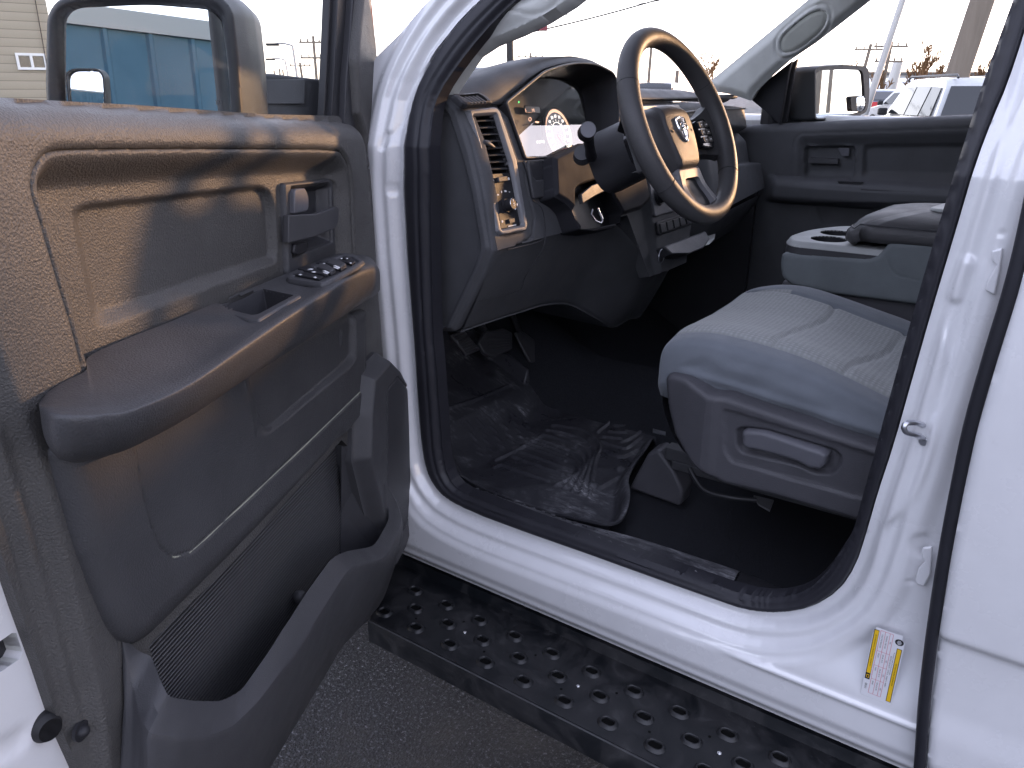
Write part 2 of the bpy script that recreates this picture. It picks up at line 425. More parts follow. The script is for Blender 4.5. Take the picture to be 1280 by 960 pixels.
def m_mesh():
    m = mat('speaker_mesh', (.03, .03, .034), .5); nt = m.node_tree; b = bsdf(m)
    c = coords(nt); sx = N_(nt, 'ShaderNodeVectorMath', operation='DOT_PRODUCT'); sx.inputs[1].default_value = tuple(DOOR.e1)
    nt.links.new(c, sx.inputs[0]); sp = N_(nt, 'ShaderNodeSeparateXYZ'); nt.links.new(c, sp.inputs[0])
    cb = N_(nt, 'ShaderNodeCombineXYZ'); nt.links.new(sx.outputs['Value'], cb.inputs[0]); nt.links.new(sp.outputs['Z'], cb.inputs[1])
    vr = voro(nt, cb.outputs[0], 260, 'F1', 0)
    nt.links.new(ramp(nt, vr, [(.2, (.003, .003, .004)), (.5, (.05, .05, .056))]), b.inputs['Base Color'])
    nt.links.new(bump(nt, vr, .8, .0015), b.inputs['Normal']); return m
M['mesh'] = m_mesh()
def m_asphalt():
    m = mat('asphalt', (.04, .04, .042), .85); nt = m.node_tree; b = bsdf(m); v = coords(nt)
    n = noise(nt, v, 1.6, 6, .65); f = noise(nt, v, 95, 5, .85); f2 = voro(nt, v, 150, 'F1')
    c1 = ramp(nt, n, [(.38, (.006, .006, .007)), (.5, (.019, .019, .021)), (.66, (.036, .036, .037))])
    c2 = ramp(nt, f, [(.42, .35), (.54, 1.0), (.60, 4.0), (.68, 14.)])
    mx = N_(nt, 'ShaderNodeMixRGB'); mx.blend_type = 'MULTIPLY'; mx.inputs['Fac'].default_value = 1
    nt.links.new(c1, mx.inputs['Color1']); nt.links.new(c2, mx.inputs['Color2']); nt.links.new(mx.outputs[0], b.inputs['Base Color'])
    nt.links.new(ramp(nt, n, [(.4, .45), (.6, .85)]), b.inputs['Roughness'])
    nr = bump(nt, f, .8, .006); nt.links.new(bump(nt, f2, .8, .006, nr), b.inputs['Normal']); return m
M['asphalt'] = m_asphalt()
def m_step():
    m = mat('step_black_wet', (.010, .010, .012), .3); nt = m.node_tree; b = bsdf(m); v = coords(nt)
    n = noise(nt, v, 14, 6, .6, 1.0); f = noise(nt, v, 260, 3)
    c = ramp(nt, n, [(.42, (.006, .007, .009)), (.60, (.015, .015, .017)), (.75, (.04, .04, .042))])
    mx = N_(nt, 'ShaderNodeMixRGB'); mx.blend_type = 'ADD'; mx.inputs['Fac'].default_value = 1; nt.links.new(c, mx.inputs['Color1'])
    nt.links.new(ramp(nt, f, [(.68, 0.), (.78, .05)]), mx.inputs['Color2']); nt.links.new(mx.outputs[0], b.inputs['Base Color'])
    nt.links.new(ramp(nt, n, [(.45, .36), (.56, .58)]), b.inputs['Roughness'])
    nt.links.new(bump(nt, f, .15, .001), b.inputs['Normal']); return m
M['step'] = m_step()
# ================================================================ THE TRUCK
truck = empty('pickup_truck', (-.5, .9, 0))
tag(truck, 'white crew cab pickup truck with its driver door wide open', 'pickup truck')
# ---------------------------------------------------------------- body side around the door opening
def wside(z):                     # lean of the side above the belt, smooth
    return -TUM*np.maximum(0, z-BELT)
SEAL_OUT_PX = [(700, -75), (650, -45), (596, 0), (561, 36.6), (533, 79), (514.5, 118), (506, 157), (502.4, 197), (501.2, 235), (503.3, 270), (505.6, 312),
               (509, 355), (512.7, 397), (516, 440), (519, 490), (523.4, 550), (529.7, 587.5), (540, 608), (556, 625), (594, 644), (640, 661), (684, 676.6),
               (750, 700), (800, 717.6), (845, 734), (888.5, 749.5), (915, 759), (941.7, 766), (977, 768), (1012.5, 762), (1048, 740.6), (1069, 708.8),
               (1083, 666), (1097.5, 615), (1116, 560), (1140, 475), (1165, 387), (1193, 294), (1221, 200), (1240, 150), (1259, 106), (1280, 42), (1300, -30)]
SO = [side_px(x, y, .04) for x, y in SEAL_OUT_PX]
xr = SO[-1][0]; xl = SO[0][0]
SO = [(x, z) for x, z in SO if z < 1.86]
SO = SO + [(SO[-1][0]+.01, 1.86), (SO[-1][0]-.02, 1.90), (SO[0][0]+.08, 1.90)]
SO = chaikin(SO, 1)
SEAL_IN_PX = [(745, -75), (690, -40), (638, 0), (597.5, 42), (566.5, 81.5), (544, 115), (535.6, 140.6), (534, 197), (533.7, 270), (535, 340), (536.5, 413.7),
              (541, 460), (546, 525), (549, 570), (556, 600), (570, 616), (600, 628), (650, 648), (700, 666), (760, 688), (820, 709), (880, 731), (930, 748), (970, 752), (1005, 744), (1030, 722), (1048, 695),
              (1064, 670), (1075, 628), (1091, 570), (1108, 507), (1132, 420), (1157.7, 330), (1180, 255), (1202, 185), (1228, 101), (1265, 0), (1290, -70)]
SI = [side_px(x, y, .04) for x, y in SEAL_IN_PX]
SI = [(x, z) for x, z in SI if z < 1.84]
SI = SI + [(SI[-1][0]-.02, 1.87), (SI[0][0]+.06, 1.87)]
SI = chaikin(SI, 1)
AP = [side_px(470, 60, 0), side_px(500, 30, 0), side_px(530, 0, 0)]
sl = (AP[2][1]-AP[0][1])/(AP[2][0]-AP[0][0])
ztop = 1.93
AX = AP[2][0]+(ztop-AP[2][1])/sl
BODY = [(-1.32, .584), (-1.32, 1.20), (-1.30, 1.36), (-1.20, 1.52)] + [(AP[0][0]-.02, AP[0][1]-.015), AP[0], AP[2], (AX, ztop), (-.02, ztop+.02), (.25, ztop), (.25, .584)]
CREASE = .690
RIDGE = [side_px(x, y, .02) for x, y in cr([(1262, 120), (1247, 200), (1236, 237), (1215, 300), (1199, 350), (1186, 380), (1181, 410), (1184, 444), (1180, 470), (1165, 560), (1149, 606), (1129, 641), (1105, 663), (1093, 700), (1078, 735), (1050, 762)], 4)]
OVAL = [side_px(x, y, .015) for x, y in ((1192, 372), (1200, 345), (1206, 332))]
def h_body(A, B):
    d = sdf(A, B, SO)
    w = wside(B)-.046
    w = w + .020*ss(d, .010, .026) + .012*ss(d, .036, .050)
    lo = ss(-B, -.80, -.70)                       # rocker comes further out
    w = w + .014*lo*ss(d, .045, .075)
    w = w - .010*(1-lo)*ss(d, .060, .085)
    w = w + .004*np.exp(-((d-.052)/.006)**2)*lo
    w = w - .006*ss(-B, -.640, -.615)-.016*ss(-B, -.612, -.584)     # underside tuck
    w = w + .006*np.exp(-((B-CREASE+.02*0)/.006)**2)*ss(A, -.40, -.25)
    xz = sorted([(p[1], p[0]) for p in RIDGE]); sg = A-np.interp(B, [p[0] for p in xz], [p[1] for p in xz])
    w = w+(.009*(1-ss(sg, -.007, .007))-.0045)*ss(B, .90, 1.02)*ss(A, -.17, -.13)
    ov = ldist(A, B, OVAL); w = w+.006*(1-ss(ov, .002, .014))
    # pressed shapes on the centre pillar
    for (cx, cz, rx_, rz_, hh) in ((-.060, .985, .018, .022, -.004),):
        q = np.sqrt(((A-cx)/rx_)**2+((B-cz)/rz_)**2); w = w+hh*(1-ss(q, .5, 1.1))
    for px, py in ((1137, 728), (1252, 292)):
        cx, cz = side_px(px, py, .02); q = np.sqrt((A-cx)**2+(B-cz)**2); w = w-.002*(1-ss(q, .003, .006))
    # hinge pillar pressings on the left
    q = np.sqrt(((A+1.075)/.010)**2+((B-1.42)/.016)**2); w = w-.005*(1-ss(q, .4, 1.1))
    ra = ldist(A, B, [(-1.085, 1.50), (-1.03, 1.62), (-.93, 1.72)]); w = w-.005*(1-ss(ra, .004, .012))
    rb = ldist(A, B, [(-1.075, 1.53), (-1.01, 1.66), (-.80, 1.82)]); w = w+.004*(1-ss(rb, .003, .010))
    return w
body = relief('body_side', SIDE, BODY, h_body, .0035, M['paint'], truck, skirt=.03, holes=[SO], angle=75)
def h_seal(A, B):
    d = np.minimum(-sdf(A, B, SO), sdf(A, B, SI)); do = -sdf(A, B, SO)
    t = np.clip(do/(do+sdf(A, B, SI)+1e-6), 0, 1)
    return wside(B)-.052+.016*np.sqrt(np.clip(1-(2*t-.75)**2, 0, 1)*np.clip(t*6, 0, 1))-.004*np.exp(-((t-.62)/.05)**2)
seal = relief('weather_seal', SIDE, SO, h_seal, .003, M['seal'], truck, skirt=.03, holes=[SI], angle=80)
# ---------------------------------------------------------------- sill plates along the bottom of the opening
def ribbon(name, pts_in, pts_out, m, zlift=.0, **k):
    pass
sl_in = [ZP(x, y, .752) for x, y in ((556, 600), (600, 622), (680, 646), (760, 668), (830, 690), (890, 706))]
sl_out = [ZP(x, y, .742) for x, y in ((549, 590), (566, 622), (660, 655), (740, 684), (820, 712), (889, 736))]
def sill_piece(name, a, b, c, m, parent, label=None):
    """a: outer edge points, b: inner edge points"""
    n = len(a); rows = []
    mid = [(p+q)/2+V((0, 0, .010)) for p, q in zip(a, b)]
    r0 = [p-V((0, 0, .05)) for p in a]; r4 = [q-V((0, .002, .06)) for q in b]
    o = patch(name, [r0, a, [p*.7+q*.3+V((0, 0, .008)) for p, q in zip(a, b)], [p*.3+q*.7+V((0, 0, .010)) for p, q in zip(a, b)], b, r4], m, parent, nu=12, nv=4, angle=180)
    return o
a = [V((x, .054, .772)) for x in (-1.03, -.95, -.85, -.70, -.55, -.40, -.334)]
b = [V((x, y_, .748)) for x, y_ in ((-1.03, .125), (-.95, .125), (-.85, .125), (-.70, .128), (-.55, .150), (-.40, .155), (-.348, .155))]
sp = sill_piece('sill_plate', a, b, 0, M['sill'], truck)
# small raised tread marks on the plate
mb = MB()
for i in range(26):
    for j in range(3):
        yy_ = .070+j*.017; c = V((-.98+i*.025+(j % 2)*.012, yy_, .7795-(yy_-.054)*.235))
        mb.prism([c+V((-.006, -.002, 0)), c+V((0, .003, 0)), c+V((.006, -.002, 0)), c+V((0, .0005, 0))], (0, 0, .0025))
tr = mb.build('tread_pattern', M['sill'], sp)
a = [V((x, .054, .768)) for x in (-.331, -.30, -.27, -.24, -.215)]
b = [V((x, y, .747)) for x, y in ((-.345, .155), (-.31, .155), (-.27, .150), (-.235, .135), (-.215, .110))]
sp2 = sill_piece('sill_plate', a, b, 0, M['plastic_dark'], truck)
# ---------------------------------------------------------------- door striker and hinge bracket on the centre pillar
mb = MB()
c0 = V(YP(1158, 512, .028)); c1 = V(YP(1150, 575, .028))
mb.prism([YP(1158, 511, .028), YP(1163, 513, .028), YP(1157, 545, .028), YP(1154, 576, .028), YP(1148, 574, .028), YP(1151, 545, .028)], (0, -.004, 0))
mb.disc(YP(1155, 551, .024), (0, -1, 0), .006, .005, 16)
striker = mb.build('door_striker', M['steel'], truck, bevel=.0008)
mb = MB()
mb.tube(cr([YP(1154, 532, .02), YP(1146, 529, -.004), YP(1134, 529, -.018), YP(1130, 535, -.022), YP(1134, 541, -.018), YP(1146, 544, -.004), YP(1154, 548, .02)], 5), .0037, 12)
mb.build('loop', M['steel'], striker)
for ys in ((308, 362), (662, 736)):
    mb = MB(); dx = 0 if ys[0] < 500 else -76
    def q(x, y, yy=.018): return YP(x, y, yy)
    y0, y1 = ys
    if y0 < 500: P_ = [(1254, 309), (1240, 313), (1240, 324), (1246, 331), (1240, 341), (1234, 352), (1232, 362), (1244, 368), (1250, 340)]
    else: P_ = [(1166, 681), (1154, 683), (1152, 690), (1157, 700), (1149, 708), (1145, 722), (1146, 728), (1156, 731), (1164, 716)]
    mb.prism([q(x, y) for x, y in P_], (0, -.006, 0))
    mb.build('door_hinge', M['paint'], truck, bevel=.002)
# ---------------------------------------------------------------- rear door (closed) with its front edge seal
RD0 = [YP(x, y, -.03) for x, y in ((1300, 205), (1280, 300), (1262, 370), (1236, 455), (1212, 540), (1195, 620), (1180, 700), (1166, 790), (1155, 880), (1150, 950), (1148, 975))]
edge = [(p.x+.008, p.z) for p in RD0]
RDo = [(edge[0][0]+.05, 1.93), (edge[0][0]+.01, 1.60)]+edge+[(edge[-1][0], .60), (1.02, .60), (1.04, 1.93)]
win = rnd([(.10, 1.56), (.88, 1.60), (.90, 1.86), (.14, 1.86)], .03)
def h_rd(A, B):
    w = wside(B)+.030
    w = w-.012*ss(-B, -.885, -.872)*1.0+.005*ss(-B, -.76, -.70)-.02*ss(-B, -.66, -.60)
    ed = sdf(A, B, RDo); w = w-.006*(1-ss(-ed, 0, .008))
    w = w+.012*np.exp(-((B-1.15)/.25)**2)
    return w
rdoor = empty('rear_door', (.5, 0, .6)); rdoor.parent = truck; rdoor.location = V((.5, 0, .6))-truck.location
relief('door_skin', SIDE, RDo, h_rd, .006, M['paint'], rdoor, skirt=.035, holes=[win], angle=60)
mb = MB(); mb.tube([p+V((-.001, .012, 0)) for p in cr([tuple(p) for p in RD0], 4) and [V(p) for p in cr([tuple(p) for p in RD0], 4)]], .0095, 12, flat=.8)
mb.build('edge_seal', M['seal'], rdoor)
relief('window_glass', SIDE, win, lambda A, B: wside(B)+.01, .05, M['privacy'], rdoor, skirt=0)
mb = MB()
for (x0, z0), (x1, z1) in zip(win, win[1:]+win[:1]): pass
mb.tube([(x, -(-TUM*max(0, z-BELT)+.012), z) for x, z in win], .012, 8, closed=True)
mb.build('window_frame', M['plastic_dark'], rdoor)
# ---------------------------------------------------------------- tyre-pressure / loading label on the pillar

def body_y(x, z): return -float(h_body(np.array([x]), np.array([z]))[0])
LX0, LX1, LZ0, LZ1 = -.0955, -.0515, .712, .841
LYP = min(body_y(x, z) for x in (LX0, -.085, -.075, -.065, LX1) for z in (LZ0, .74, .78, .81, LZ1))
def LW(u, v, k=0):        # u mm down from the top, v mm from the left edge
    x = LX0+v/1000; z = LZ1-u/1000
    return V((x, LYP-.0008-k*.00035, z))
def lbox(mb, u0, u1, v0, v1, k, mi): mb.add([LW(u0, v0, k), LW(u1, v0, k), LW(u1, v1, k), LW(u0, v1, k)], [(0, 1, 2, 3)], mi)
mb = MB()
for i in range(12):
    lbox(mb, i*10.75, (i+1)*10.75, 0 if i > 0 else 3, 31 if i < 11 else 26, 0, 0); lbox(mb, i*10.75, (i+1)*10.75, 31 if i < 11 else 26, 44 if i > 0 else 40, 0, 0)
lab = mb.build('pillar_label', M['label_white'], truck, smooth=False)
mb = MB(); lbox(mb, 4, 97, 1, 8, 1, 1); lbox(mb, 4.8, 85, 2, 7.6, 2, 0); lbox(mb, 24, 124, 35.6, 42.6, 1, 1); lbox(mb, 24.8, 123.2, 36.4, 41.8, 2, 0); lbox(mb, 88, 94, 2.6, 6.8, 2, 0); lbox(mb, 89, 93, 3.4, 6, 3, 1)
mb.build('caution_bar', [M['yellow'], M['black_ink']], lab, smooth=False)
mb = MB(); w_ = .45
for v in (10, 16.5, 23, 27.5): lbox(mb, 3, 121, v-w_/2, v+w_/2, 1, 0)
for u in (3, 40, 67, 93, 121): lbox(mb, u-w_/2, u+w_/2, 10, 27.5, 1, 0)
mb.build('table_lines', M['red_ink'], lab, smooth=False)
mb = MB()
cu, cv = 13, 37
mb.add([LW(cu+5.6*cos(t*pi/12), cv+6*sin(t*pi/12), 1) for t in range(24)], [tuple(range(24))], 0)
mb.build('label_emblem', M['black_ink'], lab, smooth=False)
mb = MB()
for k in range(5): lbox(mb, 10+k*1.5, 10.7+k*1.5, 33.5+abs(k-2)*.8, 40.5-abs(k-2)*.8, 2, 0)
mb.build('emblem_marks', M['label_white'], lab, smooth=False)
mb = MB()
random.seed(3)
def ltext(s, u, v, size, mi=0):
    vs, fs = text_mesh('t', s, size/1000, LW(u, v, 4), (0, 0, -1), (1, 0, 0), None, depth=0); mb.add(vs, fs)
ltext('SEE OWNERS MANUAL FOR ADDITIONAL INFORMATION', 12, 4.8, 2.3)
ltext('TIRE AND LOADING INFORMATION', 50, 39.1, 2.6)
for u, a_, b_, c_ in ((8, 'COLD TIRE PRESSURE', 'ORIGINAL TIRE SIZE', 'TIRE'), (43, 'FRONT', '240 kPa 35 PSI', 'SIZE'), (70, 'REAR', '240 kPa 35 PSI', 'SIZE'), (96, 'SPARE', '240 kPa 35 PSI', 'SIZE')):
    ltext(a_, u, 13.2, 2.6); ltext(b_, u, 19.6, 2.6); ltext(c_, u+8, 25.2, 2.4)
ltext('SEATING CAPACITY   TOTAL 6   FRONT 3   REAR 3', 40, 30.4, 2.6); ltext('The combined weight of occupants and cargo', 32, 33.6, 2.3); ltext('00151', 104, 4.6, 4.4)
mb.build('label_text', M['black_ink'], lab, smooth=False)
# ---------------------------------------------------------------- running board
BZ = .548
i0, i1 = ZP(470, 703, BZ), ZP(1100, 988, BZ)          # inner edge line
o0, o1 = ZP(465, 777, BZ), ZP(833, 958, BZ)
YI = .012; YO = -.164
def bx(px, py): p = ZP(px, py, BZ); return p.x, p.y
X0b, X1b = -1.12, .62
rb_front = [(-1.13, YI), (-1.075, -.03), (-1.015, YO), ]
HOLES = []
rows_px = [[(540, 761), (560, 754)], ]
hx_px = [  # (row, list of pixel centres) big oval punches, read off the photo
    (520, 761), (560, 755), (518, 787), (560, 780), (602, 773.5), (560, 808), (603, 800), (644, 793.5), (605, 830), (649, 822), (692, 815), (652, 854), (697, 846), (740, 838),
    (704, 880), (749, 871), (793, 862), (758, 908), (806, 897), (851, 888), (819, 936), (867, 925), (914, 916), (932, 956), (980, 947)]
pts = [bx(*p) for p in hx_px]
# regular pattern fitted to those: three rows across, staggered along
ys_rows = (YO+.034, YO+.082, YO+.130)
import itertools
def run_board():
    root = empty('running_board', (0, 0, 0), truck); root.location = V((-.3, -.08, .5))-truck.location
    holes = []; pitch = .0905
    for r, yy in enumerate(ys_rows):
        near = sorted([p for p in pts if abs(p[1]-yy) < .028])
        ph = np.median([(p[0]/pitch) % 1 for p in near]) if near else .5
        k = -14
        while True:
            x = (k+ph)*pitch; k += 1
            if x < -1.02+(yy-YO)*.0: continue
            if x > .55: break
            holes.append((x, yy))
    TOP = Fr((0, 0, BZ), (1, 0, 0), (0, 1, 0), (0, 0, 1))
    def oval(x, y, a, b, n=16): 
        return [(x+a*np.sign(cos(2*pi*k/n))*.55+b*cos(2*pi*k/n)*.9, y+b*sin(2*pi*k/n)) for k in range(n)]
    out = [(-1.135, YI+.012), (-1.09, -.06), (-1.02, YO), (X1b, YO), (X1b, YI+.012)]
    relief('deck', TOP, out, lambda A, B: 0*A, .02, M['step'], root, skirt=.002, angle=80)
    proto = None; q0 = None
    def ovp(n, a, r, z, cx=0, cy=0): return [V((cx+a*(1 if cos(2*pi*k/n) > 0 else -1)*(1 if abs(cos(2*pi*k/n)) > 1e-6 else 0)+r*cos(2*pi*k/n), cy+r*sin(2*pi*k/n), z)) for k in range(n)]
    for i_, (x, y) in enumerate(holes):
        if x > .30: continue
        if proto is None:
            mb = MB(); n = 28; rr_ = [(.0155, .0), (.0135, .0018), (.0115, .0042), (.0100, .0050), (.0088, .0046), (.0080, .0025), (.0078, -.004)]
            for r_, z_ in rr_: mb.v += ovp(n, .0042, r_, BZ+.0003+z_*1.15, x, y)
            for i in range(len(rr_)-1):
                for k in range(n): mb.f.append((i*n+k, i*n+(k+1) % n, (i+1)*n+(k+1) % n, (i+1)*n+k)); mb.mi.append(0)
            mb.v += ovp(n, .0042, .0079, BZ+.0012, x, y); k0 = len(mb.v)-n; mb.f.append(tuple(range(k0, k0+n))); mb.mi.append(1)
            proto = mb.build('grip_punch', [M['step'], M['hole_dark']], root, angle=60); q0 = (x, y)
        else:
            c_ = proto.copy(); COL.objects.link(c_); c_.parent = root; c_.location = proto.location+V((x-q0[0], y-q0[1], 0))
    # outer flange, rolled edge, inner upstand, brackets below
    mb = MB()
    prof = [(YO, BZ), (YO-.0035, BZ-.001), (YO-.005, BZ-.005), (YO-.005, BZ-.055), (YO+.012, BZ-.062), (YO+.012, BZ-.058), (YO-.001, BZ-.051), (YO-.001, BZ-.004)]
    vs = []; fs = []
    xs = [-1.02, X1b]
    for x in xs: vs += [(x, y, z) for y, z in prof]
    n = len(prof); fs = [(k, (k+1) % n, n+(k+1) % n, n+k) for k in range(n)]+[tuple(range(n)), tuple(range(n, 2*n))[::-1]]
    mb.add(vs, fs); mb.build('outer_flange', M['step'], root, bevel=.0012, angle=30)
    mb = MB(); mb.prism([(-1.135, YI+.012, BZ), (-1.09, -.06, BZ), (-1.02, YO, BZ), (-1.02, YO, BZ-.055), (-1.09, -.06, BZ-.055), (-1.135, YI+.012, BZ-.04)], (.002, .0015, 0)); mb.build('end_flange', M['step'], root)
    mb = MB(); mb.add([(-1.10, YI+.010, BZ-.001), (X1b, YI+.010, BZ-.001), (X1b, YI+.016, BZ+.022), (-1.10, YI+.016, BZ+.022), (X1b, YI+.05, BZ+.026), (-1.10, YI+.05, BZ+.026)], [(0, 1, 2, 3), (3, 2, 4, 5)])
    mb.build('inner_upstand', M['step'], root)
    mb = MB()
    for px, py in ((581, 791), (722.5, 858), (899, 942)):
        mb = MB(); x, y = bx(px, py); mb.disc((x, y, BZ), (0, 0, 1), .0042, .002, 6); mb.disc((x, y, BZ+.002), (0, 0, 1), .0022, .0015, 10); mb.build('bolt', M['chrome'], root, bevel=.0004)
    for i in range(12):
        mb = MB(); mb.disc((-.96+i*.0905+.02, YO+.058+(i % 2)*.05, BZ+.0002), (0, 0, 1), .0026, .0003, 10); mb.build('drain_hole', M['hole_dark'], root)
    for x in (-.85, -.05): 
        mb = MB(); mb.box((x, .02, BZ-.035), (.05, .30, .04)); mb.build('bracket', M['rubber'], root, bevel=.003)
    return root
run_board()
# under-body dark rocker box so that nothing shows beneath the sill
mb = MB(); mb.box((-.3, .30, .56), (3.0, .46, .12)); mb.box((-.5, .9, .50), (4.6, .12, .16)); mb.box((-.5, 1.3, .56), (3.2, .8, .1)); mb.build('chassis_frame', M['rubber'], truck)
# ================================================================ DRIVER DOOR (open)
door = empty('front_door', (0, 0, 0), truck); door.location = V((-.9, -.4, .9))-truck.location
dq = DOOR.q
def dqs(pts, w=0.): return DOOR.qs(pts, w)
# polygons read off the photograph on the door's own plane
INS_O = rnd(dqs([(43, 214), (60, 189), (85, 186), (240, 185), (400, 186), (427, 188), (437, 205), (441, 240), (443, 300), (447, 372), (124, 520), (106, 461), (92, 405), (75, 350), (52, 270), (42, 240)]), .012, 4)
IN_LIP = rnd(dqs([(90, 262), (101, 256), (326, 231), (341, 239), (347, 262), (350, 328), (130, 413), (118, 405), (104, 335)], -.034), .014, 5)
IN_FLR = rnd(dqs([(101, 266), (110, 262), (322, 238), (331, 243), (335, 262), (338, 319), (133, 386), (126, 380), (112, 320)], -.045), .010, 5)
HB = rnd(dqs([(353, 229), (411, 223), (414, 228), (417, 300), (418, 325), (358, 345)], -.03), .006, 4)
CAV = dqs([(186, 806), (300, 694), (349, 636), (427, 550), (452, 575), (487, 620), (505, 660), (505, 740), (300, 905), (212, 905)], .0)
CAVI = dqs([(190, 812), (300, 700), (349, 641), (427, 556), (457, 580), (484, 630), (500, 664), (500, 735), (300, 900), (215, 900)], .0)
LDr = dqs([(0, 690), (22, 757), (49, 832), (75, 911), (97, 960)], -.025)
TRIM = [(.025, 1.557), (.30, 1.567), (.60, 1.585), (.905, 1.60), (.93, 1.585), (.925, 1.40)] + [(a, b) for a, b in LDr] + [(LDr[-1][0]-.01, .70), (LDr[-1][0]-.06, .655), (-.0, .655), (-.06, .70), (-.085, 1.0), (-.075, 1.12), (-.062, 1.30), (-.048, 1.47), (-.035, 1.50), (-.01, 1.535)]
print('LDr', LDr)
Lb = dqs([(0, 435), (22, 495), (45, 556), (60, 610), (75, 668), (90, 724), (108, 795), (124, 862), (131, 905), (138, 960)], 0.0)
Lc = dqs([(0, 566), (11, 600), (37, 690), (67, 790), (97, 900), (112, 960)], -.015)
Lb = [(Lb[0][0], 1.62)]+Lb+[(Lb[-1][0], .6)]; Lc = [(Lc[0][0]+.002, 1.62)]+Lc+[(Lc[-1][0], .6)]
def side_of(A, B, line):      # horizontal distance past a near-vertical line (positive towards the door's rear edge)
    l = sorted(line, key=lambda p: p[1]); return A-np.interp(B, [p[1] for p in l], [p[0] for p in l])
def belt_z(A): return 1.551+(A-.133)*.0605
FRONTSEAM = dqs([(443, 290), (446, 240), (449, 170)])
def h_trim(A, B):
    w = np.zeros(A.shape)
    top = belt_z(A)-B
    w = w-.034*(1-np.sqrt(np.clip(1-(1-np.clip(top/.034, 0, 1))**2, 0, 1)))       # rolled top rail
    sb = side_of(A, B, Lb); sc = side_of(A, B, Lc)
    w = w-.014*ss(sb, -.002, .012)-.010*ss(sc, -.001, .006)
    fe = A-np.interp(B, [.95, 1.3, 1.5, 1.56], [-.04, -.028, -.01, .01])
    w = w-.010*ss(-fe, -.004, .004)                                   # front edge strip sits back
    ins = sdf(A, B, INS_O); w = w-.004*(1-ss(ins, 0, .006))
    seam = np.abs(B-1.462-(A)*.05)
    w = w-.004*(1-ss(seam, .0008, .0022))*(fe < 0)
    return w
trim = relief('trim_panel', DOOR, TRIM, h_trim, .0035, M['door_vinyl'], door, skirt=.03, holes=[INS_O, CAV], angle=70)
def h_ins(A, B):
    d = -sdf(A, B, INS_O)
    topd = belt_z(A)-.044-B
    w = -.003-.004*(1-ss(d, 0, .0025))
    w = w-.034*ss(d, .003, .040)
    li = -sdf(A, B, IN_LIP); fl = -sdf(A, B, IN_FLR)
    t = np.clip(li/(li-fl+1e-5), 0, 1); t = np.where(fl > 0, 1, np.where(li < 0, 0, t))
    w = w-.013*np.clip(t*1.15-.07, 0, 1)
    hb = sdf(A, B, HB); w = w+.002*(1-ss(hb, -.001, .006))
    return w
ins = relief('upper_insert', DOOR, INS_O, h_ins, .003, M['door_vinyl'], door, skirt=.02, holes=[HB], angle=75)
# ---- inside handle and lock lever in their bezel
HW = -.030
HBi = rnd(dqs([(361, 234), (408, 229), (411, 233), (413, 303), (363, 322)], HW), .004, 4)
bez = relief('handle_bezel', DOOR, HB, lambda A, B: HW+.004*ss(-sdf(A, B, HB), 0, .003)-.003*(1-ss(sdf(A, B, HBi), 0, .002)), .0012, M['plastic_mid'], door, skirt=.01, holes=[HBi], angle=60)
def h_cup(A, B):
    d = -sdf(A, B, HBi); return HW-.020*ss(d, 0, .014)
relief('bowl', DOOR, HBi, h_cup, .0015, M['plastic'], bez, skirt=0, angle=80)
mb = MB()
hp = [(361, 269, -.018), (361, 304, -.018), (394, 296, -.006), (420, 285, .004), (423, 278, .006), (424, 260, .006), (422, 258.5, .006), (395, 267.5, -.006)]
mb.prism([DOOR.pp(x, y, w) for x, y, w in hp], DOOR.n*-.010)
mb.build('pull_lever', M['trim_grey'] if False else M['plastic_mid'], bez, bevel=.0018, bseg=3, angle=30)
mb = MB(); mb.prism([DOOR.pp(x, y, -.028) for x, y in ((361, 240), (363, 236), (374, 235), (377, 240), (379, 247), (379, 260), (376, 264), (361, 267))], DOOR.n*.010); mb.build('lock_lever', M['lever'], bez, bevel=.002, angle=30)
mb = MB(); mb.prism([DOOR.pp(x, y, -.028) for x, y in ((363, 305), (380, 301), (380, 310), (376, 316), (366, 320), (362, 316))], DOOR.n*.008); mb.build('finger_rest', M['plastic_dark'], bez, bevel=.003, angle=30)
# ---- lower padded body with its insert
LP = rnd(dqs([(77, 560), (86, 600), (98, 640), (112, 690), (130, 740), (150, 787), (163, 804), (182, 811), (198, 805), (300, 700), (349, 647), (425, 562), (443, 538), (458, 540), (460, 520), (462, 470), (463, 385), (350, 420), (210, 500)], .018), .012, 5)
LI = rnd(dqs([(169, 540), (175, 600), (187, 650), (199, 682), (217, 697), (240, 689), (290, 643), (337, 599), (400, 539), (459, 481), (462, 370), (349, 430), (210, 515)], .018), .008, 5)
LRo = rnd(dqs([(304, 462), (322, 552), (332, 549), (441, 460), (449, 448), (450, 378), (400, 380)], .02), .008, 4)
LRi = rnd(dqs([(317, 470), (333, 535), (340, 533), (432, 452), (438, 445), (440, 385), (400, 390)], .01), .008, 4)
SEAM = dqs([(462, 479), (400, 539), (337, 599), (290, 643), (240, 689), (217, 697), (199, 682), (187, 650), (175, 600), (169, 553)], .018)
